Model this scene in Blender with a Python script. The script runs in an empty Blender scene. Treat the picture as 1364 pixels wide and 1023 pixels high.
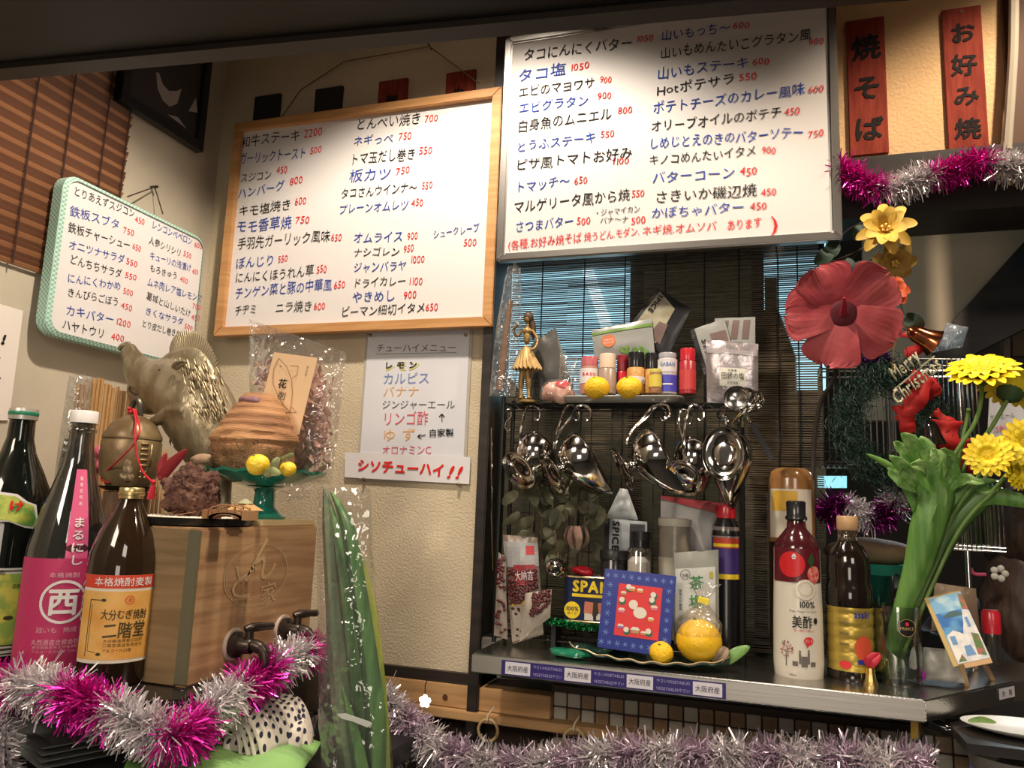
import bpy, bmesh, math, random
from mathutils import Vector, Matrix, noise
random.seed(7)
V = Vector; R = math.radians; PI = math.pi
sc = bpy.context.scene; COL = sc.collection

# ---------------------------------------------------------------- camera
F = 1024.0; CAM = V((0, -1.45, 1.45))
_y, _p, _r = R(18.2), R(8.8), R(2.22)
FW = V((-math.sin(_y)*math.cos(_p), math.cos(_y)*math.cos(_p), math.sin(_p)))
_r0 = V((math.cos(_y), math.sin(_y), 0)); _u0 = _r0.cross(FW)
RT = math.cos(_r)*_r0 + math.sin(_r)*_u0; UP = -math.sin(_r)*_r0 + math.cos(_r)*_u0
cam = bpy.data.cameras.new('camera'); cam.sensor_width = 36; cam.lens = F/1364*36; cam.clip_start = .02
co = bpy.data.objects.new('camera', cam); COL.objects.link(co)
co.matrix_world = Matrix(((RT.x, UP.x, -FW.x, CAM.x), (RT.y, UP.y, -FW.y, CAM.y), (RT.z, UP.z, -FW.z, CAM.z), (0, 0, 0, 1)))
sc.camera = co
# ---------------------------------------------------------------- world, lamps, exposure
w = bpy.data.worlds.new('world'); sc.world = w; w.use_nodes = True
w.node_tree.nodes['Background'].inputs[0].default_value = (1.0, .84, .68, 1)
w.node_tree.nodes['Background'].inputs[1].default_value = .10
sc.view_settings.view_transform = 'Standard'; sc.view_settings.look = 'None'
sc.view_settings.exposure = 0.0; sc.view_settings.gamma = 1; sc.view_settings.use_curve_mapping = False
def lamp(name, kind, loc, tgt, e, col, size=.1, spot=None, blend=.2, shape=None):
    l = bpy.data.lights.new(name, kind); l.energy = e; l.color = col
    if kind == 'AREA':
        l.size = size
        if shape: l.shape = 'RECTANGLE'; l.size_y = shape
    else: l.shadow_soft_size = size
    if spot: l.spot_size = R(spot); l.spot_blend = blend
    o = bpy.data.objects.new(name, l); COL.objects.link(o); o.location = loc
    o.rotation_euler = (V(tgt)-V(loc)).to_track_quat('-Z', 'Y').to_euler(); return o
lamp('downlight', 'SPOT', (-.50, -.56, 2.62), (-.56, -.42, 0), 66, (1, .86, .70), .03, 122, .35)
lamp('downlight', 'SPOT', (.62, -.50, 2.70), (.60, -.40, 0), 64, (1, .80, .60), .03, 116, .35)
lamp('room_fill_light', 'AREA', (-1.0, -2.6, 2.6), (-.6, 0, 1.3), 30, (1, .86, .70), .7)
lamp('room_fill_light', 'AREA', (.9, -2.4, 2.3), (.2, 0, 1.2), 10, (1, .88, .74), .6)
lamp('room_fill_light', 'AREA', (.1, -2.3, 1.25), (.2, 0, 1.05), 5, (1, .86, .72), .5)  # low fill added to brighten the tiles and counter front
lamp('kitchen_light', 'AREA', (.9, 1.4, 2.3), (.4, .2, 1.5), 16, (.75, .9, 1), .4)

def ray(px, py): return FW + RT*((px-682)/F) - UP*((py-511.5)/F)
def PY(px, py, Y): d = ray(px, py); return CAM + d*((Y-CAM.y)/d.y)
def PX(px, py, X): d = ray(px, py); return CAM + d*((X-CAM.x)/d.x)
def PZ(px, py, Z): d = ray(px, py); return CAM + d*((Z-CAM.z)/d.z)
def mp(p): return (V(p)-CAM).dot(FW)/F          # metres per photo pixel at a point

# ---------------------------------------------------------------- materials
_m = {}
def mat(name, c=(.8, .8, .8), rough=.5, metal=0, c2=None, nscale=20, bump=0, bscale=60, stretch=None, trans=0,
        ior=1.45, alpha=1, emit=None, es=0, spec=.5, coat=0, sheen=0, detail=3, ramp=(.4, .6), sss=0, pattern=None, aniso=0):
    if name in _m: return _m[name]
    m = bpy.data.materials.new(name); m.use_nodes = True; nt = m.node_tree; b = nt.nodes['Principled BSDF']
    b.inputs['Base Color'].default_value = (*c, 1); b.inputs['Roughness'].default_value = rough
    b.inputs['Metallic'].default_value = metal; b.inputs['IOR'].default_value = ior
    b.inputs['Transmission Weight'].default_value = trans; b.inputs['Alpha'].default_value = alpha
    b.inputs['Specular IOR Level'].default_value = spec; b.inputs['Coat Weight'].default_value = coat
    if emit: b.inputs['Emission Color'].default_value = (*emit, 1); b.inputs['Emission Strength'].default_value = es
    if c2 or bump:
        tc = nt.nodes.new('ShaderNodeTexCoord'); mp_ = nt.nodes.new('ShaderNodeMapping')
        nt.links.new(tc.outputs['Object'], mp_.inputs[0])
        if stretch: mp_.inputs['Scale'].default_value = stretch
    if c2:
        if pattern == 'checker':
            n = nt.nodes.new('ShaderNodeTexChecker'); n.inputs['Scale'].default_value = nscale; f = n.outputs['Fac']
        elif pattern == 'wave':
            n = nt.nodes.new('ShaderNodeTexWave'); n.inputs['Scale'].default_value = nscale; n.inputs['Distortion'].default_value = 4
            n.inputs['Detail'].default_value = 3; f = n.outputs['Fac']
        else:
            n = nt.nodes.new('ShaderNodeTexNoise'); n.inputs['Scale'].default_value = nscale; n.inputs['Detail'].default_value = detail
            f = n.outputs['Fac']
        nt.links.new(mp_.outputs[0], n.inputs['Vector'])
        r = nt.nodes.new('ShaderNodeValToRGB'); r.color_ramp.elements[0].color = (*c, 1); r.color_ramp.elements[1].color = (*c2, 1)
        r.color_ramp.elements[0].position, r.color_ramp.elements[1].position = ramp
        nt.links.new(f, r.inputs[0]); nt.links.new(r.outputs[0], b.inputs['Base Color'])
    if bump:
        n = nt.nodes.new('ShaderNodeTexNoise'); n.inputs['Scale'].default_value = bscale; n.inputs['Detail'].default_value = 4
        nt.links.new(mp_.outputs[0], n.inputs['Vector'])
        bu = nt.nodes.new('ShaderNodeBump'); bu.inputs['Strength'].default_value = bump; bu.inputs['Distance'].default_value = .004
        nt.links.new(n.outputs['Fac'], bu.inputs['Height']); nt.links.new(bu.outputs[0], b.inputs['Normal'])
    _m[name] = m; return m
def film(name, tint=(1, 1, 1), gloss=.12, rough=.08, bump=1.0, bscale=30, haze=0.0, hc=(.8, .8, .8)):
    """thin clear plastic or thin glass: see-through with a sheen"""
    if name in _m: return _m[name]
    m = bpy.data.materials.new(name); m.use_nodes = True; nt = m.node_tree; nt.nodes.clear()
    o = nt.nodes.new('ShaderNodeOutputMaterial'); t = nt.nodes.new('ShaderNodeBsdfTransparent'); t.inputs[0].default_value = (*tint, 1)
    g = nt.nodes.new('ShaderNodeBsdfGlossy'); g.inputs['Roughness'].default_value = rough
    mx = nt.nodes.new('ShaderNodeMixShader'); fr = nt.nodes.new('ShaderNodeLayerWeight'); fr.inputs[0].default_value = .35
    ad = nt.nodes.new('ShaderNodeMath'); ad.operation = 'MULTIPLY_ADD'; ad.inputs[1].default_value = .5; ad.inputs[2].default_value = gloss*.35
    nt.links.new(fr.outputs['Facing'], ad.inputs[0]); nt.links.new(ad.outputs[0], mx.inputs[0])
    nt.links.new(t.outputs[0], mx.inputs[1]); nt.links.new(g.outputs[0], mx.inputs[2])
    out = mx.outputs[0]
    if haze:
        d = nt.nodes.new('ShaderNodeBsdfDiffuse'); d.inputs[0].default_value = (*hc, 1); m2 = nt.nodes.new('ShaderNodeMixShader')
        m2.inputs[0].default_value = haze; nt.links.new(out, m2.inputs[1]); nt.links.new(d.outputs[0], m2.inputs[2]); out = m2.outputs[0]
    if bump:
        tc = nt.nodes.new('ShaderNodeTexCoord'); n = nt.nodes.new('ShaderNodeTexNoise'); n.inputs['Scale'].default_value = bscale
        nt.links.new(tc.outputs['Object'], n.inputs['Vector']); bu = nt.nodes.new('ShaderNodeBump')
        bu.inputs['Strength'].default_value = bump; bu.inputs['Distance'].default_value = .02
        nt.links.new(n.outputs['Fac'], bu.inputs['Height']); nt.links.new(bu.outputs[0], g.inputs['Normal'])
    nt.links.new(out, o.inputs[0]); _m[name] = m; return m
INK = {'K': mat('black_ink', (.02, .02, .022), .8, spec=.1), 'B': mat('blue_ink', (.03, .065, .34), .8, spec=.1), 'R': mat('red_ink', (.70, .025, .025), .8, spec=.1)}
white = mat('white_paint', (.8, .8, .78), .5); black = mat('black_paint', (.012, .012, .013), .35)
steel2 = mat('lightened_steel', (.52, .50, .47), .4, .7, bump=.05, bscale=200, stretch=(.05, 1, 1))
steel = mat('brushed_steel', (.50, .49, .47), .25, 1, bump=.08, bscale=300, stretch=(1, .05, 1))
chrome = mat('chrome', (.75, .73, .70), .12, 1); wire_m = mat('black_wire', (.02, .02, .02), .35, .6)
gold = mat('gold', (.75, .55, .2), .28, 1)

# ---------------------------------------------------------------- objects
ROOT = {}
def tag(o, label, cat, group=None, kind=None):
    if label: o['label'] = label
    if cat: o['category'] = cat
    if group: o['group'] = group
    if kind: o['kind'] = kind
    return o
def T(name, label, cat, loc=(0, 0, 0), group=None):
    o = bpy.data.objects.new(name, None); o.empty_display_size = .02; COL.objects.link(o); o.location = loc
    ROOT[o.name] = V(loc); return tag(o, label, cat, group)
def tree_copy(root, loc=None, rot=None, **props):
    n = root.copy(); COL.objects.link(n); ROOT[n.name] = V(loc) if loc is not None else ROOT[root.name]
    if loc is not None: n.location = loc
    if rot is not None: n.rotation_euler = rot
    for k, v in props.items(): n[k] = v
    for ch in list(root.children):
        c = ch.copy(); COL.objects.link(c); c.parent = n
        for g in ch.children:
            d = g.copy(); COL.objects.link(d); d.parent = c
    return n

_gl = {}
def glyph(ch, bold=0):
    k = (ch, bold)
    if k in _gl: return _gl[k]
    cu = bpy.data.curves.new('glyph', 'FONT'); cu.body = ch; cu.resolution_u = 2
    o = bpy.data.objects.new('glyph', cu); COL.objects.link(o)
    dg = bpy.context.evaluated_depsgraph_get(); me = bpy.data.meshes.new_from_object(o.evaluated_get(dg))
    vs = [(v.co.x, v.co.y) for v in me.vertices]; fs = [tuple(p.vertices) for p in me.polygons]
    if bold > .003:
        n = len(vs); base = list(vs); bf = list(fs); b_ = bold*.8
        for j, (dx, dy) in enumerate(((b_, 0), (-b_, 0), (0, b_), (0, -b_), (b_*.7, b_*.7), (-b_*.7, -b_*.7))): vs += [(x+dx, y+dy) for x, y in base]; fs += [tuple(i+n*(j+1) for i in f) for f in bf]
    bpy.data.objects.remove(o); bpy.data.curves.remove(cu); bpy.data.meshes.remove(me)
    if ord(ch) < 256 or not vs: adv = (max((v[0] for v in vs), default=.25) + .06)
    else: adv = 1.0
    if ch == ' ': adv = .35
    lay = [(vs, fs)]
    if bold > .003: lay = [(vs[n*j:n*(j+1)], bf) for j in range(7)]
    _gl[k] = (vs, fs, adv, lay); return _gl[k]

class Plane:
    curved = 0
    def __init__(s, o, u, v): s.o, s.u, s.v = V(o), V(u).normalized(), V(v).normalized(); s.n = s.u.cross(s.v).normalized()
    def __call__(s, u, v, h=0): return s.o + s.u*u + s.v*v + s.n*h
    def uv(s, p): d = V(p)-s.o; return d.dot(s.u), d.dot(s.v)
    def hit(s, px, py):
        d = ray(px, py); t = (s.o-CAM).dot(s.n)/d.dot(s.n); return s.uv(CAM+d*t)
class Cyl:
    curved = 1
    def __init__(s, c, r, face=None):
        s.c, s.r = V(c), r; d = CAM-s.c; s.a = math.atan2(d.y, d.x) if face is None else face
    def __call__(s, u, v, h=0):
        a = s.a + u/s.r; q = s.r+h; return s.c + V((math.cos(a)*q, math.sin(a)*q, v))
class Quad:                                   # puffed four-cornered surface, u,v in metres
    curved = 2
    def __init__(s, bl, br, tr, tl, puff=0, seed=0):
        s.q = [V(p) for p in (bl, br, tr, tl)]; s.w = ((s.q[1]-s.q[0]).length+(s.q[2]-s.q[3]).length)/2
        s.h = ((s.q[3]-s.q[0]).length+(s.q[2]-s.q[1]).length)/2; s.n = (s.q[1]-s.q[0]).cross(s.q[3]-s.q[0]).normalized(); s.p = puff; s.sd = seed
    def __call__(s, u, v, h=0):
        a, b = min(max(u/s.w, 0), 1), min(max(v/s.h, 0), 1); q = s.q
        p = (q[0]*(1-a)+q[1]*a)*(1-b)+(q[3]*(1-a)+q[2]*a)*b
        k = s.p*(max(0, math.sin(PI*a))**.6)*(max(0, math.sin(PI*b))**.6)
        if s.sd: k += s.p*.25*noise.noise(V((a*4, b*4, s.sd)))
        return p + s.n*(k+h)

class G:
    def __init__(s): s.v = []; s.f = []
    def add(s, vs, fs):
        n = len(s.v); s.v.extend(V(p) for p in vs); s.f.extend(tuple(i+n for i in f) for f in fs); return s
    def box(s, c, d, M=None):
        c = V(c); vs = [V((x*d[0]/2, y*d[1]/2, z*d[2]/2)) for x in (-1, 1) for y in (-1, 1) for z in (-1, 1)]
        if M is not None: vs = [M @ p for p in vs]
        return s.add([c+p for p in vs], [(0, 1, 3, 2), (4, 6, 7, 5), (0, 4, 5, 1), (2, 3, 7, 6), (0, 2, 6, 4), (1, 5, 7, 3)])
    def b2(s, a, b): a, b = V(a), V(b); return s.box((a+b)/2, [abs(b[i]-a[i]) for i in range(3)])
    def bar(s, p, q, w, t, n=(0, 0, 1)):            # beam p->q, w across, t along n
        p, q, n = V(p), V(q), V(n); d = (q-p); x = d.normalized(); y = n.cross(x).normalized(); z = x.cross(y)
        return s.box((p+q)/2, (d.length, w, t), Matrix((x, y, z)).transposed())
    def lathe(s, base, prof, n=24, M=None, a0=0, a1=2*PI, sy=1):
        base = V(base); full = abs(a1-a0-2*PI) < 1e-6; k = n if full else n+1; vs = []
        for r, z in prof:
            for i in range(k):
                a = a0+(a1-a0)*i/n; p = V((math.cos(a)*r, math.sin(a)*r*sy, z)); vs.append(base+(M @ p if M is not None else p))
        fs = [(j*k+i, j*k+(i+1) % k, (j+1)*k+(i+1) % k, (j+1)*k+i) for j in range(len(prof)-1) for i in range(n)]
        return s.add(vs, fs)
    def tube(s, pts, r, n=6, closed=False):
        pts = [V(p) for p in pts]; m = len(pts); vs = []
        rr = r if isinstance(r, (list, tuple)) else [r]*m; x = None
        for i, p in enumerate(pts):
            d = (pts[(i+1) % m]-pts[i-1]) if closed else (pts[min(i+1, m-1)]-pts[max(i-1, 0)])
            d = d.normalized() if d.length > 1e-9 else V((0, 0, 1))
            if x is None: x = d.orthogonal().normalized()
            x = (x-d*x.dot(d)); x = x.normalized() if x.length > 1e-6 else d.orthogonal().normalized(); y = d.cross(x)
            vs += [p+(x*math.cos(2*PI*j/n)+y*math.sin(2*PI*j/n))*rr[i] for j in range(n)]
        k = m if closed else m-1
        fs = [(i*n+j, i*n+(j+1) % n, ((i+1) % m)*n+(j+1) % n, ((i+1) % m)*n+j) for i in range(k) for j in range(n)]
        if not closed: fs += [tuple(range(n))[::-1], tuple(range((m-1)*n, m*n))]
        return s.add(vs, fs)
    def grid(s, fn, nu, nv, thick=0):
        vs = [V(fn(i/nu, j/nv)) for j in range(nv+1) for i in range(nu+1)]
        fs = [(j*(nu+1)+i, j*(nu+1)+i+1, (j+1)*(nu+1)+i+1, (j+1)*(nu+1)+i) for j in range(nv) for i in range(nu)]
        return s.add(vs, fs)
    def prism(s, poly, off):
        poly = [V(p) for p in poly]; n = len(poly); off = V(off)
        return s.add(poly+[p+off for p in poly], [tuple(range(n))[::-1], tuple(range(n, 2*n))]+[(i, (i+1) % n, n+(i+1) % n, n+i) for i in range(n)])
    def blob(s, c, r, sub=3, amp=0, fr=20, M=None, seed=0, ridge=None):
        bm = bmesh.new(); bmesh.ops.create_icosphere(bm, subdivisions=sub, radius=1); c = V(c)
        r = (r, r, r) if isinstance(r, (int, float)) else r; bm.verts.ensure_lookup_table(); vs = []
        for v in bm.verts:
            p = v.co.copy()
            if amp: p *= 1+amp*noise.noise(V((p.x*r[0], p.y*r[1], p.z*r[2]))*fr+V((seed, seed*2, 0)))
            p = V((p.x*r[0], p.y*r[1], p.z*r[2])); vs.append(c+(M @ p if M is not None else p))
        fs = [tuple(v.index for v in f.verts) for f in bm.faces]; bm.free(); return s.add(vs, fs)
    # ---- flat print on a Plane / Cyl / Quad map
    def _uv(s, mp_, vs, fs, h):
        if mp_.curved:
            bm = bmesh.new(); bv = [bm.verts.new((a, b, 0)) for a, b in vs]
            for f in fs:
                try: bm.faces.new([bv[i] for i in f])
                except ValueError: pass
            for ax in range(mp_.curved):
                lo = min(p[ax] for p in vs); hi = max(p[ax] for p in vs); st = .004 if mp_.curved == 1 else .008
                k = math.floor(lo/st)+1
                while k*st < hi:
                    co_ = [0, 0, 0]; no = [0, 0, 0]; co_[ax] = k*st; no[ax] = 1
                    bmesh.ops.bisect_plane(bm, geom=bm.verts[:]+bm.edges[:]+bm.faces[:], plane_co=co_, plane_no=no); k += 1
            bm.verts.index_update(); vs = [(v.co.x, v.co.y) for v in bm.verts]; fs = [tuple(v.index for v in f.verts) for f in bm.faces]; bm.free()
        return s.add([mp_(a, b, h) for a, b in vs], fs)
    def poly(s, m, pts, h=.0006): return s._uv(m, pts, [tuple(range(len(pts)))], h)
    def rect(s, m, u0, v0, u1, v1, h=.0006): return s.poly(m, [(u0, v0), (u1, v0), (u1, v1), (u0, v1)], h)
    def disc(s, m, u, v, r, h=.0006, n=24, ry=None): return s.poly(m, [(u+r*math.cos(2*PI*i/n), v+(ry or r)*math.sin(2*PI*i/n)) for i in range(n)], h)
    def ring(s, m, u, v, r0, r1, h=.0008, n=32, k=1):
        vs = [(u+r*math.cos(2*PI*i/n), v+k*r*math.sin(2*PI*i/n)) for r in (r0, r1) for i in range(n)]
        return s._uv(m, vs, [(i, (i+1) % n, n+(i+1) % n, n+i) for i in range(n)], h)
    def line(s, m, pts, wd, h=.0008):
        for (a, b), (c, d) in zip(pts, pts[1:]):
            L = math.hypot(c-a, d-b) or 1; nx, ny = -(d-b)/L*wd/2, (c-a)/L*wd/2
            s.poly(m, [(a+nx, b+ny), (a-nx, b-ny), (c-nx, d-ny), (c+nx, d+ny)], h)
        return s
    def text(s, m, t, a, b, size, h=.0009, bold=0, jit=0, slant=0, vertical=False):
        """centre-line text from uv point a to b (b None: natural width)"""
        au, av = a; rnd = random.Random(t+str(round(au, 3)))
        gs = [glyph(c, bold) for c in t]; tot = sum(g[2] for g in gs)
        if vertical:
            y = av
            for g in gs:
                for j_, (gv, gf) in enumerate(g[3]): s._uv(m, [(au+(x-.5)*size, y+(z-.88)*size) for x, z in gv], gf, h+j_*.00004)
                y -= size*1.05
            return s
        if b is None: b = (au+tot*size, av)
        W = math.hypot(b[0]-au, b[1]-av); ang = math.atan2(b[1]-av, b[0]-au); kx = W/tot; x = 0
        for g in gs:
            sx = min(kx, size*1.15); wv = g[2]*kx; gx = x+(wv-g[2]*sx)/2
            j = rnd.uniform(-1, 1)*jit; sz = size*(1+rnd.uniform(-1, 1)*jit*.8); dv = rnd.uniform(-1, 1)*jit*size*.6
            for j_, (gv, gf) in enumerate(g[3]):
                vs = []
                for p, q in gv:
                    q -= .37; p2, q2 = (p+slant*q-.5*j*q)*sx, (q+j*(p-.5))*sz; X, Y = gx+p2, q2+dv
                    vs.append((au+X*math.cos(ang)-Y*math.sin(ang), av+X*math.sin(ang)+Y*math.cos(ang)))
                if gf: s._uv(m, vs, gf, h+j_*.00004)
            x += wv
        return s
    def build(s, name, m, parent=None, smooth=True, bevel=0, label=None, kind=None, remesh=0, solid=0, subsurf=0, cat=None, group=None, auto=True):
        off = V((0, 0, 0)); p = parent
        while p is not None:
            if p.name in ROOT: off = ROOT[p.name]
            p = p.parent
        me = bpy.data.meshes.new(name); me.from_pydata([v-off for v in s.v], [], s.f); me.materials.append(m)
        if bevel:
            bm = bmesh.new(); bm.from_mesh(me); bmesh.ops.remove_doubles(bm, verts=bm.verts, dist=1e-6)
            bmesh.ops.bevel(bm, geom=[e for e in bm.edges if len(e.link_faces) == 2 and e.calc_face_angle(0) > .6], offset=bevel, segments=2, affect='EDGES')
            bmesh.ops.recalc_face_normals(bm, faces=bm.faces); bm.to_mesh(me); bm.free()
        me.validate(); me.update()
        o = bpy.data.objects.new(name, me); COL.objects.link(o)
        if smooth:
            for p_ in me.polygons: p_.use_smooth = True
            if auto:
                bm = bmesh.new(); bm.from_mesh(me)
                for e in bm.edges:
                    if len(e.link_faces) == 2 and e.calc_face_angle(0) > .75: e.smooth = False
                bm.to_mesh(me); bm.free()
        if remesh:
            r = o.modifiers.new('remesh', 'REMESH'); r.mode = 'VOXEL'; r.voxel_size = remesh; r.use_smooth_shade = True
            sm = o.modifiers.new('smooth', 'SMOOTH'); sm.iterations = 3
        if solid: r = o.modifiers.new('solid', 'SOLIDIFY'); r.thickness = solid; r.offset = 0
        if subsurf: r = o.modifiers.new('sub', 'SUBSURF'); r.levels = r.render_levels = subsurf
        if parent is not None: o.parent = parent
        elif name: ROOT[o.name] = off
        tag(o, label, cat, group, kind); return o
def struct(name, g, m, parent=None, **k): return g.build(name, m, parent, kind='structure', smooth=False, **k)
def patch(g, m, u0, v0, u1, v1, h=.0004): return g.rect(m, u0, v0, u1, v1, h)
def MAT3(x, z):                                # frame whose z axis is z and x axis near x
    z = V(z).normalized(); x = V(x); x = (x-z*x.dot(z)).normalized(); y = z.cross(x); return Matrix((x, y, z)).transposed()
def spline(pts, n=8):
    pts = [V(p) for p in pts]; out = []
    for i in range(len(pts)-1):
        p0, p1, p2, p3 = pts[max(i-1, 0)], pts[i], pts[i+1], pts[min(i+2, len(pts)-1)]
        for k in range(n):
            t = k/n; out.append(.5*((2*p1)+(p2-p0)*t+(2*p0-5*p1+4*p2-p3)*t*t+(3*p1-p0-3*p2+p3)*t**3))
    out.append(pts[-1]); return out
# ================================================================ the setting
plaster = mat('sand_plaster', (.56, .47, .33), .9, c2=(.62, .53, .38), nscale=6, bump=.55, bscale=220)
plaster2 = mat('smooth_plaster', (.50, .44, .34), .9, c2=(.56, .49, .38), nscale=5, bump=.15, bscale=90)
ochre = mat('ochre_plaster', (.64, .42, .21), .9, c2=(.70, .47, .25), nscale=5, bump=.5, bscale=150)
darkw = mat('dark_stained_wood', (.014, .012, .011), .45, c2=(.03, .022, .018), nscale=4, stretch=(1, 8, 8))
tanw = mat('pale_ceiling_board', (.40, .33, .24), .8, c2=(.46, .38, .28), nscale=4)
XL = -1.25; XP = PY(632, 860, 0).x; XO = PY(664, 430, 0).x; XE = PY(1338, 100, 0).x
ZO = PY(1200, 294, 0).z; ZB = PY(1200, 214, 0).z; ZS = PY(560, 889, 0).z
struct('floor', G().b2((-1.4, -3.2, -.05), (2.6, 2.6, 0)), mat('dark_floor', (.05, .045, .04), .6))
struct('ceiling', G().b2((-1.4, -3.2, 2.9), (2.6, 2.6, 2.96)), mat('ceiling_brown', (.10, .08, .06), .8))
struct('wall_left', G().b2((XL-.08, -3.2, 0), (XL, .08, 2.9)), plaster2)
struct('wall_back', G().b2((XL, 0, ZS), (XP, .08, 2.9)).b2((XP, 0, ZB), (XO+.02, .08, 2.9)), plaster)
struct('wall_back', G().b2((XO+.02, 0, ZB-.02), (XE, .08, 2.9)), ochre)
struct('wall_back', G().b2((XL, .02, 0), (.5, .08, ZS-.02)), mat('brown_panel', (.05, .032, .022), .7))
struct('wall_right', G().b2((2.5, -3.2, 0), (2.56, 2.6, 2.9)), mat('dim_wall', (.12, .10, .08), .9))
struct('wall_kitchen', G().b2((-1.3, 2.5, 0), (2.5, 2.56, 2.9)), mat('kitchen_wall', (.10, .09, .08), .9))
struct('trim_1', G().b2((XP, -.03, .9), (XO, .08, 2.9)), darkw, bevel=.002)                       # post
struct('trim_2', G().b2((XL, -.012, ZS-.022), (XO, .08, ZS)), darkw)                             # sill
struct('trim_3', G().b2((.12, -.03, ZO), (XE+.5, .09, ZB)), darkw)                              # lintel
struct('trim_4', G().b2((XE, -.01, ZB), (XE+.05, .07, 2.9)), mat('brown_edge', (.10, .05, .03), .7))
struct('trim_5', G().tube(spline([PY(1351, -30, -.03), PY(1350, 60, -.03), PY(1346, 130, -.03), PY(1341, 200, -.03)]), .008, 8), mat('pale_conduit', (.42, .38, .3), .5))
struct('trim_6', G().b2((XE+.06, .10, 1.9), (XE+.5, .14, 2.9)), mat('teal_dark', (.03, .05, .07), .6))
# soffit beam in the foreground; its unseen upper height is added to shade walls
g = G(); a, b = PZ(0, 84, 2.02), PZ(753, 13, 2.02); d = (b-a).normalized(); n_ = V((-d.y, d.x, 0))
if n_.y < 0: n_ = -n_
a2 = a-d*.5; b2_ = b+d*.9
def slab(p, q, w0, w1, z0, z1): return G().prism([p+n_*w0+V((0, 0, z0-p.z)), q+n_*w0+V((0, 0, z0-p.z)), q+n_*w1+V((0, 0, z0-p.z)), p+n_*w1+V((0, 0, z0-p.z))], (0, 0, z1-z0))
struct('trim_7', slab(a2, b2_, -.30, 0, 2.02, 2.89), mat('black_soffit', (.006, .006, .0065), .5))
struct('trim_8', slab(a2, b2_, 0.001, .028, 2.012, 2.89), mat('soffit_edge', (.035, .027, .022), .5))
# sloped underside and stair beam beyond the opening
def flatpoly(pts, y, t): return G().prism([PY(px, py, y) for px, py in pts], (0, t, 0))
struct('trim_9', flatpoly([(1150, 285), (1290, 268), (1380, 305), (1250, 452), (1235, 560), (1150, 560)], .42, .03), tanw)
struct('trim_10', flatpoly([(1420, 268), (1375, 310), (1250, 450), (1243, 500), (1300, 470), (1390, 425)], .36, .05), darkw)
struct('trim_11', flatpoly([(1337, 442), (1345, 438), (1349, 660), (1340, 660)], .5, .03), mat('pale_frame', (.12, .09, .07), .7))
struct('trim_12', flatpoly([(1349, 440), (1420, 410), (1420, 472), (1349, 474)], .52, .03), mat('shelf_brown', (.10, .065, .035), .7))
struct('trim_13', flatpoly([(1255, 660), (1420, 660), (1420, 728), (1255, 728)], .8, .03), mat('grey_brown', (.10, .085, .07), .8))
# window with daylight behind the reed blind
wy = .16; fr = G()
for x in (PY(662, 500, wy).x, PY(848, 450, wy).x, PY(1010, 450, wy).x): fr.b2((x-.012, wy-.02, 1.15), (x+.012, wy+.02, ZO+.05))
fr.b2((XO-.03, wy-.02, ZO-.0), (PY(1100, 450, wy).x, wy+.02, ZO+.06)); fr.b2((XO, wy-.02, 1.18), (PY(1100, 450, wy).x, wy+.02, 1.22))
win = struct('window_1', fr, darkw)
dayl = mat('daylit_glass', (.2, .3, .32), .3, emit=(.36, .66, .78), es=1.6)
dimg = mat('dim_glass', (.04, .045, .04), .4, emit=(.12, .11, .06), es=.22)
def pane(pts, m, y=wy+.03): flatpoly(pts, y, .004).build('pane', m, win, smooth=False, kind='structure')
pane([(660, 350), (850, 330), (850, 530), (700, 530), (662, 480)], dayl)
pane([(852, 330), (1012, 330), (1012, 620), (852, 620)], dimg)
pane([(662, 482), (698, 532), (850, 532), (850, 900), (662, 900)], dimg)
pane([(1014, 330), (1100, 320), (1100, 520), (1014, 520)], dayl)
pane([(852, 622), (1100, 622), (1100, 900), (852, 900)], dimg)
flatpoly([(770, 345), (786, 345), (822, 455), (812, 470)], wy+.02, .004).build('pane', mat('sash_glow', (.5, .6, .6), .3, emit=(.62, .86, .95), es=2.6), win, smooth=False, kind='structure')  # sash bar reflecting daylight; its brightness is put in as emission
bo = G().lathe(PY(1030, 600, wy-.05)-V((0, 0, .08)), [(0, 0), (.045, 0), (.045, .26), (.03, .31), (.012, .36), (.012, .42), (0, .42)], 16)
tag(bo.build('bottle', mat('amber_dim', (.20, .12, .03), .3)), 'brown bottle dimly seen through the reed blind right of the silver pouch', 'bottle')

# reed blind in the opening
reed = mat('dark_reed', (.045, .032, .02), .6, c2=(.11, .082, .048), nscale=25, stretch=(1, 1, 20))
cordm = mat('black_cord', (.01, .01, .01), .7)
yb = .045; x0 = XO+.012; x1 = PY(1092, 400, yb).x; zt = ZO+.01; zb_ = 1.205
t = T('reed_blind', 'thin dark reed blind hanging in the opening behind the wire rack', 'blind', (x0, yb, zt))
rn = random.Random(3); g = G(); z = zb_
while z < zt:
    h = .0026
    for k in range(5):
        xa, xb = x0+(x1-x0)*k/5, x0+(x1-x0)*(k+1)/5; g.b2((xa, yb-.0012, z), (xb, yb+.0012, z+h*rn.uniform(.75, 1.05)))
    z += h+rn.choice((.0010, .0013, .0022))
g.build('reeds', reed, t, smooth=False, kind='stuff')
for px in (722, 778, 832, 886, 938, 984, 1036, 1062):
    x = PY(px, 400, yb).x; G().tube([(x, yb-.004, zb_), (x+.001, yb-.004, zt)], .0013, 5).build('blind_cord', cordm, t)

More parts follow.
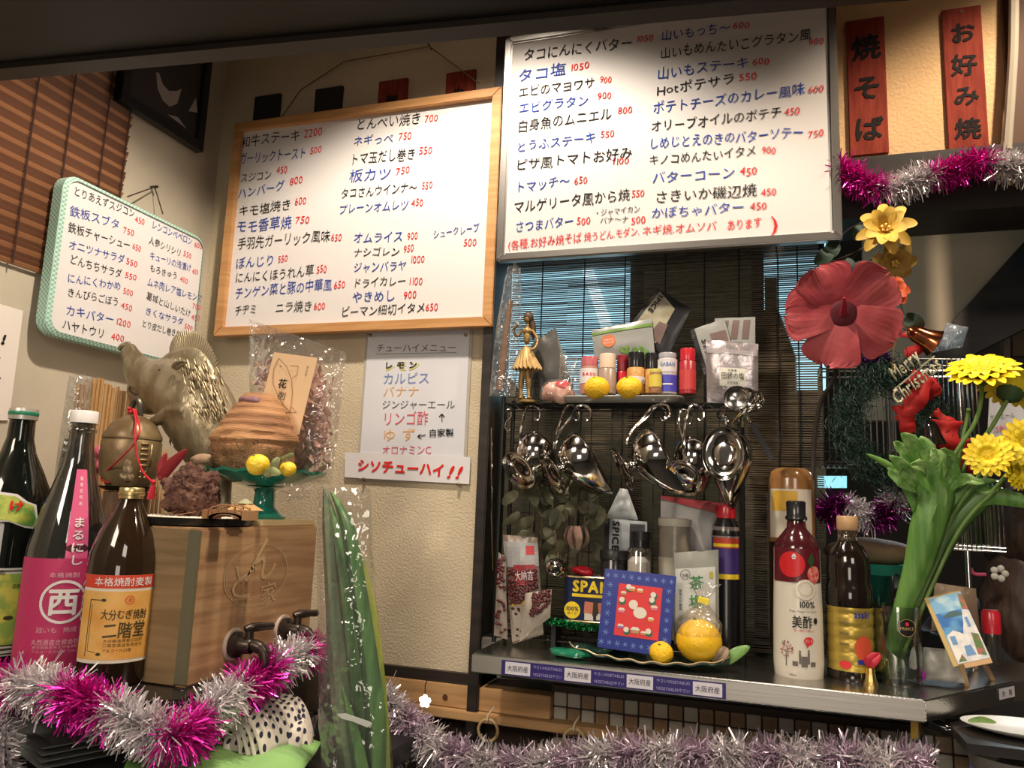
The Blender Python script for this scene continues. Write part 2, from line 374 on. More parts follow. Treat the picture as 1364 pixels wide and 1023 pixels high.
# bamboo slat blind on the left wall
slm = [mat('slat_light', (.30, .125, .05), .6, c2=(.36, .16, .07), nscale=30, stretch=(1, .1, 1)), mat('slat_dark', (.12, .045, .022), .6, c2=(.16, .065, .032), nscale=30, stretch=(1, .1, 1))]
xb = XL+.008; ya, yb2 = -.85, PX(170, 200, xb).y; zl = PX(30, 353, xb).z; zh = 2.36
t = T('slat_blind', 'reddish brown wooden slat blind on the left wall above the green checked board', 'blind', (xb, yb2, zl))
z = zl; k = 0; sh = [None, None]
while z < zh:
    kind = 0 if k % 3 == 0 else 1
    yy = yb2+rn.uniform(-.004, .002)
    if sh[kind] is None:
        o = G().box((xb, (ya+yb2)/2, z), (.003, yb2-ya, .0078), Matrix.Rotation(.5, 3, 'Y')).build('slat', slm[kind], t, smooth=False); sh[kind] = (o, z)
    else:
        o = sh[kind][0].copy(); COL.objects.link(o); o.parent = t; o.location = (0, yy-yb2, z-sh[kind][1])
    z += .0088; k += 1
for px in (28, 78, 128, 158):
    y = PX(px, 250, xb).y; G().tube([(xb+.006, y, zl-.004), (xb+.006, y, zh)], .0015, 5).build('blind_cord', mat('brown_cord', (.05, .02, .015), .8), t)

# ---------------------------------------------------------------- writing on boards
def lines(parent, m, conv, rows, thick=0, jit=.09, sl=.04):
    for s, ink, ax, ay, bx, by, h in rows:
        A, B = m.hit(*conv(ax, ay)), m.hit(*conv(bx, by)); px, py = conv((ax+bx)/2, (ay+by)/2)
        c = conv(0, 1); c0 = conv(0, 0); hp = h*(c[1]-c0[1]); p = m(*A)
        size = hp*mp(p)*m.k*(1.3 if s.isdigit() else 1.1)
        name = 'price' if s.isdigit() else 'handwriting'
        G().text(m, s, A, B, size*1.02, bold=0 if s.isdigit() else 0, jit=jit, slant=sl).build(name, INK[ink], parent, smooth=False)
def frame4(parent, m, u0, v0, u1, v1, wd, h0, h1, mt, name='frame_rail', bev=.0015):
    """four mitred rails round u0..u1, v0..v1 (outer size)"""
    o = [(u0, v0), (u1, v0), (u1, v1), (u0, v1)]; i = [(u0+wd, v0+wd), (u1-wd, v0+wd), (u1-wd, v1-wd), (u0+wd, v1-wd)]
    for k in range(4):
        q = [o[k], o[(k+1) % 4], i[(k+1) % 4], i[k]]; G().prism([m(a, b, h0) for a, b in q], m.n*(h1-h0)).build(name, mt, parent, smooth=False, bevel=bev)
board_w = mat('whiteboard', (.76, .73, .72), .5, spec=.3)
def bounds(m, pts): q = [m.hit(*p) for p in pts]; return (q[0][0]+q[3][0])/2, (q[3][1]+q[2][1])/2, (q[1][0]+q[2][0])/2, (q[0][1]+q[1][1])/2

# left board, wooden frame
m = Plane((-1.2, -.034, 1.8), (1, 0, 0), (0, 0, 1)); m.k = 1.05
u0, v0, u1, v1 = bounds(m, [(312, 170), (666, 112), (660, 437), (288, 447)])
t = T('whiteboard', 'wood-framed whiteboard menu hanging from a string in the corner', 'whiteboard', m((u0+u1)/2, v0))
oak = mat('oak_frame', (.50, .25, .09), .5, c2=(.60, .32, .13), nscale=8, stretch=(1, 1, 12))
frame4(t, m, u0, v0, u1, v1, .021, -.012, .006, oak)
G().prism([m(*q, -.006) for q in ((u0+.015, v0+.015), (u1-.015, v0+.015), (u1-.015, v1-.015), (u0+.015, v1-.015))], m.n*-.005).build('panel', board_w, t, smooth=False)
m.o = m.o-m.n*.0056
LBc = lambda x, y: (300+x/2.692, 60+y/2.692)
lines(t, m, LBc, [('和牛ステーキ', 'K', 58, 350, 270, 322, 42), ('2200', 'R', 283, 318, 350, 308, 32), ('ガーリックトースト', 'B', 52, 410, 292, 388, 40), ('500', 'R', 305, 378, 348, 374, 26),
('スジコン', 'K', 55, 478, 168, 466, 34), ('450', 'R', 185, 450, 225, 443, 28), ('ハンバーグ', 'B', 45, 535, 215, 503, 38), ('800', 'R', 232, 490, 280, 482, 30), ('キモ塩焼き', 'K', 48, 598, 240, 570, 38),
('600', 'R', 250, 560, 293, 556, 28), ('モモ香草焼', 'B', 40, 655, 240, 635, 42), ('750', 'R', 252, 628, 305, 625, 28), ('手羽先ガーリック風味', 'K', 45, 712, 378, 683, 42), ('650', 'R', 380, 690, 420, 687, 28),
('ぼんじり', 'B', 38, 785, 180, 768, 38), ('550', 'R', 190, 768, 226, 764, 26), ('にんにくほうれん草', 'K', 36, 838, 320, 808, 36), ('550', 'R', 328, 805, 366, 800, 28),
('チンゲン菜と豚の中華風', 'B', 36, 890, 385, 858, 40), ('650', 'R', 390, 862, 432, 858, 28), ('チヂミ', 'K', 35, 952, 115, 945, 36), ('ニラ焼き', 'K', 180, 942, 315, 935, 36), ('600', 'R', 318, 938, 360, 934, 28),
('とんぺい焼き', 'K', 468, 288, 705, 262, 40), ('700', 'R', 715, 265, 765, 261, 28), ('ネギっぺ', 'B', 460, 345, 605, 335, 36), ('750', 'R', 622, 328, 670, 322, 28), ('トマ玉だし巻き', 'K', 448, 410, 685, 388, 42),
('550', 'R', 695, 380, 745, 375, 28), ('板カツ', 'B', 445, 470, 598, 462, 42), ('750', 'R', 612, 452, 664, 446, 28), ('タコさんウインナ〜', 'K', 415, 535, 690, 508, 36), ('550', 'R', 705, 505, 745, 500, 28),
('プレーンオムレツ', 'B', 408, 590, 660, 572, 36), ('450', 'R', 668, 566, 712, 562, 28), ('オムライス', 'B', 460, 692, 640, 685, 36), ('900', 'R', 653, 685, 692, 682, 28), ('ナシゴレン', 'K', 460, 745, 628, 740, 32),
('950', 'R', 640, 730, 678, 728, 28), ('ジャンバラヤ', 'B', 460, 800, 652, 790, 36), ('1000', 'R', 663, 770, 717, 766, 28), ('ドライカレー', 'K', 458, 855, 650, 845, 34), ('1100', 'R', 657, 846, 710, 844, 28),
('やきめし', 'B', 455, 908, 612, 895, 38), ('900', 'R', 640, 896, 688, 893, 28), ('ピーマン細切イタメ', 'K', 415, 958, 720, 942, 36), ('650', 'R', 718, 940, 765, 938, 28), ('シュークレープ', 'B', 745, 680, 912, 655, 30), ('500', 'R', 855, 708, 903, 706, 28)])
# its string
p1, p2, p3, p4 = PY(400, 120, -.02), PY(458, 82, -.012), PY(572, 62, -.012), PY(638, 111, -.02)
G().tube([PY(372, 160, -.028), p1, p2, p3, p4], .0016, 5).build('hanging_cord', mat('jute', (.20, .13, .07), .9), t)
G().tube([p3+V((0, .013, 0)), p3+V((0, -.006, .003))], .002, 6).build('nail', black, t)

# right board, aluminium frame
m = Plane((-.6, -.075, 1.9), (1, 0, 0), (0, 0, 1)); m.k = 1.03
u0, v0, u1, v1 = bounds(m, [(672, 51), (1113, -18), (1122, 318), (663, 350)])
t = T('whiteboard', 'large aluminium-framed whiteboard menu covered in black, blue and red writing', 'whiteboard', m((u0+u1)/2, v0))
alu = mat('aluminium', (.62, .60, .57), .3, 1)
frame4(t, m, u0, v0, u1, v1, .016, -.016, .004, alu, bev=.003)
G().prism([m(*q, -.001) for q in ((u0+.012, v0+.012), (u1-.012, v0+.012), (u1-.012, v1-.012), (u0+.012, v1-.012))], m.n*-.008).build('panel', mat('whiteboard_grey', (.64, .62, .61), .5, spec=.3), t, smooth=False)
m.o = m.o-m.n*.0006
RA = lambda x, y: (660+x/3.009, y/3.009); RB = lambda x, y: (860+x/3.008, y/3.008)
lines(t, m, RA, [('タコにんにくバター', 'K', 112, 222, 550, 168, 50), ('1050', 'R', 562, 155, 635, 150, 28), ('タコ塩', 'B', 88, 308, 285, 275, 52), ('1050', 'R', 297, 270, 378, 260, 32), ('エビのマヨワサ', 'K', 92, 372, 400, 330, 44),
('900', 'R', 418, 320, 467, 318, 30), ('エビグラタン', 'B', 92, 435, 375, 400, 44), ('900', 'R', 408, 386, 466, 380, 30), ('白身魚のムニエル', 'K', 88, 510, 468, 455, 48), ('800', 'R', 490, 445, 550, 440, 30),
('とうふステーキ', 'B', 82, 590, 405, 550, 44), ('550', 'R', 420, 540, 478, 535, 30), ('ピザ風トマトお好み', 'K', 80, 665, 550, 610, 46), ('1100', 'R', 465, 648, 537, 642, 30), ('トマッチ〜', 'B', 78, 755, 300, 722, 44),
('650', 'R', 315, 726, 370, 720, 32), ('マルゲリータ風から焼', 'K', 72, 830, 540, 780, 48), ('550', 'R', 545, 776, 598, 773, 32), ('さつまバター', 'B', 78, 910, 315, 885, 46), ('500', 'R', 325, 888, 382, 884, 32),
('・ジャマイカン', 'K', 395, 855, 580, 838, 28), ('バナ〜ナ', 'K', 418, 886, 535, 878, 26), ('500', 'R', 543, 884, 603, 880, 32)])
a, b = RA(50, 985), RB(500, 905)
lines(t, m, lambda x, y: (x, y), [('(各種.お好み焼そば', 'R', *a, 775, 316, 13), ('焼うどん.モダン.', 'R', 778, 316, 852, 308, 12), ('ネギ焼.オムソバ', 'R', 855, 308, 955, 301, 12.5), ('あります', 'R', 968, 301, 1015, 296, 14), (')', 'R', 1026, 298, 1038, 297, 26)], jit=.05)
lines(t, m, RB, [('山いもっち〜', 'B', 62, 145, 340, 108, 44), ('600', 'R', 350, 103, 418, 100, 32), ('山いもめんたいこグラタン風', 'K', 58, 215, 665, 140, 48), ('900', 'R', 652, 170, 716, 165, 30), ('山いもステーキ', 'B', 45, 295, 415, 248, 48),
('600', 'R', 427, 248, 498, 244, 32), ('Hotポテサラ', 'K', 42, 365, 360, 315, 46), ('550', 'R', 372, 310, 448, 302, 32), ('ポテトチーズのカレー風味', 'B', 28, 435, 640, 358, 48), ('600', 'R', 652, 360, 716, 356, 32),
('オリーブオイルのポテチ', 'K', 20, 510, 548, 450, 46), ('450', 'R', 556, 448, 620, 444, 34), ('しめじとえのきのバターソテー', 'B', 12, 575, 635, 530, 46), ('750', 'R', 650, 538, 716, 532, 32),
('キノコめんたいイタメ', 'K', 12, 645, 445, 605, 42), ('900', 'R', 465, 604, 523, 600, 32), ('バターコーン', 'B', 25, 715, 360, 690, 46), ('450', 'R', 378, 688, 448, 684, 34), ('さきいか磯辺焼', 'K', 35, 790, 447, 760, 48),
('450', 'R', 462, 770, 525, 766, 32), ('かぼちゃバター', 'B', 22, 855, 398, 830, 44), ('450', 'R', 418, 828, 487, 824, 34)])
c = PY(800, 26, -.085); g = G().box(c, (.03, .012, .034)); g.build('clip', black, t, bevel=.002)
G().tube([c+V((-.008, 0, .014)), c+V((-.007, 0, .028)), c+V((0, 0, .034)), c+V((.007, 0, .028)), c+V((.008, 0, .014))], .0016, 5).build('clip_wire', black, t)

# small green checked board on the left wall
m = Plane((XL+.042, -.6, 1.8), (0, 1, 0), (0, 0, 1)); m.k = 1.0
q = [m.hit(*p) for p in ((84, 224), (273, 322), (272, 480), (61, 440))]
u0, u1 = (q[0][0]+q[3][0])/2, q[1][0]; v1 = (q[0][1]+q[1][1])/2; v0 = (m.hit(64, 447)[1]+m.hit(163, 468)[1])/2
t = T('whiteboard', 'small round-cornered menu board with green checked frame on left wall', 'whiteboard', m((u0+u1)/2, v0))
def rr(u0, v0, u1, v1, r, n=5):
    o = []
    for cx, cy, a in ((u1-r, v0+r, -90), (u1-r, v1-r, 0), (u0+r, v1-r, 90), (u0+r, v0+r, 180)):
        o += [(cx+r*math.cos(R(a+90*k/n)), cy+r*math.sin(R(a+90*k/n))) for k in range(n+1)]
    return o
ging = mat('green_gingham', (.55, .72, .62), .6, c2=(.22, .47, .38), nscale=230, pattern='checker', ramp=(.45, .55))
o_, i_ = rr(u0, v0, u1, v1, .03), rr(u0+.009, v0+.008, u1-.007, v1-.007, .024); n = len(o_)
g = G(); vs = [m(*p, 0) for p in o_]+[m(*p, .004) for p in i_]+[m(*p, -.022) for p in o_]
g.add(vs, [(i, (i+1) % n, n+(i+1) % n, n+i) for i in range(n)]+[(2*n+i, 2*n+(i+1) % n, (i+1) % n, i) for i in range(n)]); g.build('frame', ging, t)
G().prism([m(*p, .001) for p in rr(u0+.007, v0+.006, u1-.005, v1-.005, .024)], m.n*-.02).build('panel', board_w, t, smooth=False)
m.o = m.o+m.n*.0008
SB = lambda x, y: (50+x/3.788, 210+y/3.788)
lines(t, m, SB, [('とりあえずスジコン', 'K', 180, 165, 490, 285, 50), ('450', 'R', 490, 308, 540, 325, 34), ('鉄板スブタ', 'B', 160, 265, 415, 340, 54), ('750', 'R', 430, 362, 488, 380, 34), ('鉄板チャーシュー', 'K', 152, 350, 468, 445, 54),
('650', 'R', 478, 445, 522, 462, 34), ('オニツナサラダ', 'B', 155, 435, 440, 515, 48), ('550', 'R', 445, 520, 505, 538, 34), ('どんちちサラダ', 'K', 160, 510, 425, 590, 50), ('550', 'R', 440, 590, 500, 608, 34),
('にんにくわかめ', 'B', 148, 605, 420, 650, 48), ('500', 'R', 430, 670, 482, 685, 34), ('きんぴらごぼう', 'K', 148, 675, 410, 730, 46), ('450', 'R', 420, 740, 478, 762, 34), ('カキバター', 'B', 140, 765, 385, 820, 54),
('1200', 'R', 392, 820, 470, 845, 38), ('ハヤトウリ', 'K', 122, 840, 340, 890, 52), ('400', 'R', 370, 900, 438, 912, 36), ('レンコンペペロン', 'B', 575, 335, 780, 425, 44), ('600', 'R', 790, 435, 830, 450, 30),
('人参シリシリ', 'K', 560, 415, 725, 485, 42), ('550', 'R', 735, 480, 776, 500, 32), ('キューリの浅漬け', 'B', 565, 490, 775, 560, 42), ('400', 'R', 780, 570, 810, 580, 30), ('もろきゅう', 'K', 565, 555, 705, 600, 38),
('400', 'R', 718, 610, 758, 625, 30), ('ムネ肉レア塩レモンで', 'B', 552, 625, 830, 715, 44), ('700', 'R', 780, 745, 822, 758, 28), ('葛城と山しいたけ', 'K', 548, 695, 772, 790, 40), ('450', 'R', 775, 800, 818, 812, 30),
('きくなサラダ', 'B', 542, 770, 735, 830, 40), ('500', 'R', 740, 848, 782, 862, 30), ('とり皮だし巻き自家ギョウザ', 'K', 525, 835, 830, 925, 38)], jit=.06)
pk = PX(206, 249, XL+.01)
G().tube([PX(170, 262, XL+.03), pk, PX(217, 285, XL+.03)], .0016, 5).build('hanging_cord', mat('dark_cord', (.06, .04, .03), .9), t)
G().tube([pk+V((-.01, 0, 0)), pk+V((.008, 0, 0))], .003, 6).build('nail', black, t)

# paper drinks menu and red-lettered strip
m = Plane((-.9, -.004, 1.5), (1, 0, 0), (0, 0, 1)); m.k = 1.05
u0, v0, u1, v1 = bounds(m, [(488, 444), (623, 438), (619, 640), (480, 640)])
t = T('paper_menu', 'laminated drinks menu sheet pinned under the wood-framed whiteboard', 'paper', m((u0+u1)/2, v0))
G().prism([m(*q) for q in ((u0, v0), (u1, v0), (u1, v1), (u0, v1))], m.n*-.001).build('sheet', mat('paper_blue', (.66, .67, .72), .35), t, smooth=False)
G().prism([m(*q, -.001) for q in ((u0-.006, v0-.004), (u1+.006, v0-.004), (u1+.006, v1+.004), (u0-.006, v1+.004))], m.n*-.0006).build('laminate_edge', mat('laminate', (.45, .42, .36), .15), t, smooth=False)
PC = lambda x, y: (400+x/3.654, 420+y/3.654)
INK.update(g=mat('grey_print', (.09, .09, .10), .6), b=mat('blue_print', (.16, .24, .50), .6), o=mat('orange_print', (.72, .38, .12), .6), c=mat('crimson_print', (.62, .08, .13), .6), y=mat('yellow_marker', (.72, .70, .12), .6))
lines(t, m, PC, [('チューハイメニュー', 'g', 370, 160, 762, 158, 38), ('カルピス', 'b', 402, 310, 632, 305, 54), ('バナナ', 'o', 402, 372, 582, 370, 50), ('ジンジャーエール', 'g', 398, 435, 755, 435, 40),
('リンゴ酢', 'c', 400, 505, 625, 502, 62), ('ゆ　ず', 'o', 398, 585, 565, 580, 56), ('オロナミンC', 'c', 398, 658, 640, 655, 44)], jit=0, sl=0)
lines(t, m, PC, [('レモン', 'y', 406, 249, 584, 244, 50)], jit=0); m.o = m.o+m.n*.0006
G().text(m, 'レモン', m.hit(*PC(402, 245)), m.hit(*PC(578, 240)), .018, bold=.03).build('handwriting', INK['K'], t, smooth=False)
G().text(m, '自家製', m.hit(*PC(625, 574)), m.hit(*PC(748, 570)), .017, bold=.02).build('handwriting', INK['K'], t, smooth=False)
h = lambda x, y: m.hit(*PC(x, y))
G().line(m, [h(572, 590), h(610, 582)], .002).line(m, [h(586, 578), h(572, 590), h(590, 600)], .002).line(m, [h(690, 518), h(690, 482)], .002).line(m, [h(676, 494), h(690, 480), h(702, 496)], .002).build('arrow', INK['K'], t, smooth=False)
G().line(m, [h(368, 189), h(762, 181)], .0008).build('underline', INK['g'], t, smooth=False)
for p in ((341, 97), (806, 97)):
    q = m(*h(*p)); G().lathe(q, [(0, .006), (.003, .005), (.0036, .002), (.0036, 0)], 12, MAT3((1, 0, 0), m.n)).build('pin', mat('brass_pin', (.35, .28, .16), .3, 1), t)
m = Plane((-.9, -.007, 1.5), (1, 0, 0), (0, 0, 1)); q = [m.hit(*PC(*p)) for p in ((215, 788), (822, 822), (828, 690), (217, 667))]
t = T('paper_strip', 'white paper strip with red brush lettering pinned below the drinks menu', 'paper', m(*q[0]))
G().prism([m(*p) for p in q], m.n*-.0015).build('sheet', mat('paper_white', (.72, .70, .72), .5), t, smooth=False); m.o = m.o+m.n*.0004; m.k = 1
G().text(m, 'シソチューハイ', h(278, 730), h(705, 755), .028, bold=.045, jit=.05).text(m, '!!', h(715, 760), h(798, 765), .034, bold=.05, slant=.35).build('handwriting', INK['R'], t, smooth=False)
for p in ((312, 798), (772, 822)):
    q = m(*h(*p)); G().lathe(q, [(0, .006), (.003, .005), (.0036, .002), (.0036, 0)], 12, MAT3((1, 0, 0), m.n)).build('pin', _m['brass_pin'], t)

# wall plaques
redw = mat('red_plaque', (.19, .028, .017), .8, spec=.2, c2=(.27, .045, .026), nscale=12, stretch=(8, 1, 1), bump=.2)
dkw = mat('dark_plaque', (.02, .018, .017), .6)
def plaque(pts, mt, label, txt=None, size=.04, grp=None, bold=.05, jit=.06):
    m = Plane(PY(*pts[3], -.008), (1, 0, 0), (0, 0, 1)); q = [m.hit(*p) for p in pts]
    u0, v0, u1, v1 = (q[0][0]+q[3][0])/2, q[3][1], (q[1][0]+q[2][0])/2, (q[0][1]+q[1][1])/2
    t = T('wood_plaque', label, 'sign', m((u0+u1)/2, v0), grp)
    G().prism([m(*p) for p in ((u0, v0), (u1, v0), (u1, v1), (u0, v1))], m.n*-.008).build('board', mt, t, smooth=False, bevel=.001)
    if txt:
        step = (v1-v0-.03)/len(txt); rn = random.Random(1); g = G()
        for i, ch in enumerate(txt):
            cx = (u0+u1)/2; cy = v1-.02-step*(i+.5); G().text(m, ch, (cx-size*.5, cy), (cx+size*.5, cy), size, bold=bold, jit=jit).build('brush_character', mat('brush_ink', (.02, .018, .018), .8, spec=.1), t, smooth=False)
    G().disc(m, (u0+u1)/2, v1-.008, .0022, .001).build('nail', black, t)
    return t
plaque([(1126, 28), (1180, 21), (1182, 205), (1133, 208)], redw, 'tall red wooden plaque lettered 焼そば, nearest the large whiteboard', '焼そば', .050, bold=.035)
plaque([(1256, 14), (1308, 5), (1316, 196), (1262, 203)], redw, 'tall red wooden plaque lettered お好み焼, nearest the pale conduit', 'お好み焼', .042, bold=.035)
g_ = 'small wooden plaques above the wood-framed board'
plaque([(503, 108), (541, 104), (541, 160), (503, 160)], redw, 'small red plaque peeking above the middle of the wood-framed board', '卵', .03, g_)
plaque([(593, 97), (632, 92), (632, 150), (593, 150)], redw, 'small red plaque peeking above the right end of the wood-framed board', '丸', .03, g_)
plaque([(337, 128), (371, 125), (371, 180), (337, 180)], dkw, 'small dark plaque above the left end of the wood-framed board', None, grp=g_)
plaque([(418, 118), (454, 115), (454, 170), (418, 170)], dkw, 'small dark plaque above the wood-framed board, second from the left', None, grp=g_)

# dark framed poster on the left wall
m = Plane((XL+.025, -.6, 1.8), (0, 1, 0), (0, 0, 1)); y0, y1 = PX(158, 130, XL+.025).y, PX(274, 150, XL+.025).y
u0, v0 = m.uv((XL, y0, PX(274, 205, XL+.025).z)); u1, v1 = m.uv((XL, y1, 2.45)); v0 = m.hit(272, 206)[1]
t = T('framed_picture', 'dark framed picture high on left wall, right of the slat blind', 'picture', m((u0+u1)/2, v0))
frame4(t, m, u0, v0, u1, v1, .022, -.015, .006, black)
G().prism([m(*q, -.003) for q in ((u0+.01, v0+.01), (u1-.01, v0+.01), (u1-.01, v1-.01), (u0+.01, v1-.01))], m.n*-.005).build('print', mat('dark_print', (.04, .035, .035), .25), t, smooth=False)
cr = [(210, 95), (214, 112), (222, 124), (235, 122), (242, 113), (236, 117), (226, 118), (219, 108), (213, 95)]
G().poly(m, [m.hit(x, y) for x, y in [(209, 96), (211, 118), (218, 134), (227, 142), (237, 138), (243, 118), (236, 121), (226, 121), (218, 112), (213, 97)]], -.002).build('print_shape', mat('print_pale', (.30, .25, .23), .5), t, smooth=False)
G().poly(m, [m.hit(x, y) for x, y in [(252, 148), (262, 130), (264, 150)]], -.002).poly(m, [m.hit(x, y) for x, y in [(224, 152), (238, 156), (250, 172), (244, 167)]], -.002).build('print_shape', _m['print_pale'], t, smooth=False)

# paper notice at the left edge
m = Plane((XL+.004, -.6, 1.6), (0, 1, 0), (0, 0, 1)); m.k = 1
q = [m.hit(*p) for p in ((-30, 560), (12, 560), (31, 414), (-30, 396))]
t = T('paper_notice', 'white paper notice on the left wall at the edge, below the slat blind', 'paper', m(*q[0]))
G().prism([m(*p) for p in q], m.n*-.001).build('sheet', mat('notice_paper', (.80, .72, .66), .6), t, smooth=False); m.o = m.o+m.n*.0005
G().line(m, [m.hit(7, 446), m.hit(5, 453)], .004).disc(m, *m.hit(3.5, 457), .003).line(m, [m.hit(-4, 470), m.hit(-1, 478)], .004).line(m, [m.hit(-4, 500), m.hit(0, 505)], .004).text(m, '!', m.hit(1, 452), m.hit(9, 452), .02, bold=.04, slant=.2).build('lettering', INK['K'], t, smooth=False)
# ================================================================ right: steel counter, sill, tiles
ctop = 1.2; fy = (PZ(632, 868, ctop).y+PZ(1232, 935, ctop).y)/2; cx0 = PZ(632, 868, ctop).x; cx1 = PY(1232, 935, fy).x
cR = PZ(1350, 908, ctop); cR2 = cR+V((.12, .10, 0)); ch = .031
pts = [V((cx0, fy, ctop)), V((cx1, fy, ctop)), cR, cR2, V((cR2.x, .22, ctop)), V((.1, .22, ctop)), V((.1, .16, ctop)), V((XO+.004, .03, ctop)), V((XO+.004, -.034, ctop)), V((cx0, -.034, ctop))]
t = T('steel_counter', 'stainless steel counter shelf with price tape along its front edge', 'counter', (cx0, fy, ctop-ch))
G().prism(pts, (0, 0, -ch)).build('counter_top', steel, t, smooth=False, bevel=.0025)
G().prism([pts[0]+V((.001, -.0004, -.0025)), pts[1]+V((-.001, -.0004, -.0025)), pts[1]+V((-.001, -.0004, -.029)), pts[0]+V((.001, -.0004, -.029))], (0, .002, 0)).build('front_edge', steel2, t, smooth=False)  # added strip; the front's brighter look is put into its lighter steel
m = Plane((cx0, fy-.0010, ctop), (1, 0, 0), (0, 0, 1)); navy = mat('navy_tape', (.035, .025, .16), .4); tw = mat('tape_white', (.68, .66, .74), .4); tl = mat('tape_lilac', (.42, .38, .66), .4)
u0 = m.hit(668, 888)[0]; u1 = m.hit(967, 920)[0]; vt = m.hit(690, 881)[1]; vb = m.hit(690, 900)[1]-.001; n = 4; g = G()
G().rect(m, u0, vb, u1, vt, .0002).build('price_tape', navy, t, smooth=False)
cells = [(673, 706), (752, 787), (835, 870), (923, 962)]
for k, (a, b) in enumerate(cells):
    ua, ub = m.hit(a, 895)[0], m.hit(b, 905)[0]
    G().rect(m, ua, vb+.002, ub, vt-.002, .0006).build('tape_cell', tw, t, smooth=False)
    G().text(m, '大阪府産', (ua+.003, (vb+vt)/2), (ub-.003, (vb+vt)/2), .010, .001).build('lettering', INK['K'], t, smooth=False)
    if k < 3:
        ua, ub = ub+.005, m.hit(cells[k+1][0], 900)[0]-.004
        G().text(m, 'やさいVEGETABLES', (ua, vt-.006), (ub, vt-.006), .0062, .001).text(m, 'VEGETABLESやさい', (ua, vb+.006), (ub, vb+.006), .0062, .001).build('lettering', tl, t, smooth=False)
d = (cR-pts[1]).normalized(); m2 = Plane(pts[1]+d*.0+V((d.y, -d.x, 0))*.0008, d, (0, 0, 1)); a = m2.hit(1333, 935); b = m2.hit(1350, 932)
G().rect(m2, a[0]-.005, -.022, b[0]+.004, -.006).build('tape_cell', tw, t, smooth=False)
G().text(m2, '大阪', (a[0]-.003, -.014), (b[0]+.002, -.014), .010, .001).build('lettering', INK['K'], t, smooth=False)

pine = mat('pine_plank', (.42, .24, .10), .5, c2=(.55, .33, .15), nscale=5, stretch=(1, 1, 14))
zt_, zb_ = PY(600, 912, -.02).z, PY(600, 942, -.02).z
t = T('pine_plank', 'upper pine plank with a dark knot, fixed under the plaster panel', 'plank', ((-.9+XO)/2, -.02, zb_))
G().b2((-.92, -.02, zb_), (PY(733, 935, -.02).x, .018, zt_)).build('plank', pine, t, smooth=False, bevel=.0015)
m = Plane((-.6, -.0203, zb_), (1, 0, 0), (0, 0, 1)); k = m.hit(593, 929); G().disc(m, *k, .0055, ry=.006).build('knot', mat('knot', (.10, .04, .015), .6), t, smooth=False)
z2, z3 = PY(640, 951, -.035).z, PY(640, 963, -.035).z
t = T('pine_batten', 'narrow pine batten running below the plank and the mosaic tiles', 'plank', (0, -.035, z3))
G().b2((-.92, -.035, z3), (.0, .018, z2)).build('batten', pine, t, smooth=False, bevel=.0015)
# mosaic tiles
tp = .0262; tz = PY(760, 926, 0).z+.004; tx = PY(737, 935, 0).x
tm = [mat('tile_brown', (.26, .17, .10), .35, c2=(.33, .22, .13), nscale=20), mat('tile_pale', (.42, .40, .33), .35, c2=(.50, .47, .40), nscale=20)]
ws = struct('wall_tiled', G().b2((tx-.004, .004, tz-.15), (.5, .019, tz+.01)), mat('grout', (.05, .035, .028), .8))
base = []
for mt in tm: base.append(None)
for i in range(30):
    for j in range(4):
        k = (i+j) % 2 if (i*7+j*3) % 11 else (i+j+1) % 2; pos = V((tx+tp*(i+.5), .002, tz-tp*(j+.5)))
        if base[k] is None: base[k] = (G().box(pos, (.0232, .006, .0232)).build('tile', tm[k], ws, smooth=False, bevel=.001), pos)
        else: o = base[k][0].copy(); COL.objects.link(o); o.parent = ws; o.location = pos-base[k][1]

# ---------------------------------------------------------------- helpers for stuff on the counter
def on(px, y, z=ctop): return V((PY(px, 800, y).x, y, z))
def zat(px, py, y): return PY(px, py, y).z
def lab(g, c, r, a0, a1, z0, z1, h=.0004):
    m = Cyl((c.x, c.y, z0), r); g.grid(lambda u, v: m((a0+(a1-a0)*u)*r, (z1-z0)*v, h), 20, 1); return m
# tinsel
def tinsel(name, path, rad, n, cols, label, seglen, group=None, seed=0, wid=.0011, fine=1):
    """a garland: a core wire and two colours of shredded foil, alternating along it"""
    rn = random.Random(seed); pts = spline(path, 10); L = [0]
    for a, b in zip(pts, pts[1:]): L.append(L[-1]+(b-a).length)
    t = T(name, label, 'tinsel', pts[0], group); gs = [G() for _ in cols]
    G().tube(pts, .0012, 4).build('core_wire', wire_m, t)
    for k in range(n):
        s = rn.uniform(0, L[-1]); i = max(j for j in range(len(L)-1) if L[j] <= s); f = (s-L[i])/max(L[i+1]-L[i], 1e-6); c = pts[i].lerp(pts[i+1], f)
        d = (pts[i+1]-pts[i]).normalized(); e = V((rn.gauss(0, 1), rn.gauss(0, 1), rn.gauss(0, 1))); e -= d*e.dot(d); e = (e.normalized()+d*rn.gauss(0, .45)).normalized()
        l = rad*rn.uniform(.6, 1.15); sd = e.cross(V((rn.gauss(0, 1), rn.gauss(0, 1), rn.gauss(0, 1)))).normalized()*wid*rn.uniform(.6, 1.2)
        bend = V((rn.gauss(0, 1), rn.gauss(0, 1), rn.gauss(0, 1)-.6))*rad*.16; p1 = c+e*l*.55; p2 = c+e*l+bend
        ci = int((s+rn.gauss(0, seglen*.07))/seglen) % len(cols)
        gs[ci].add([c-sd, c+sd, p1+sd, p1-sd, p2+sd*.7, p2-sd*.7], [(0, 1, 2, 3), (3, 2, 4, 5)])
    for g, (nm, mt) in zip(gs, cols):
        if g.v: g.build(nm, mt, t, smooth=False, kind='stuff')
    return t
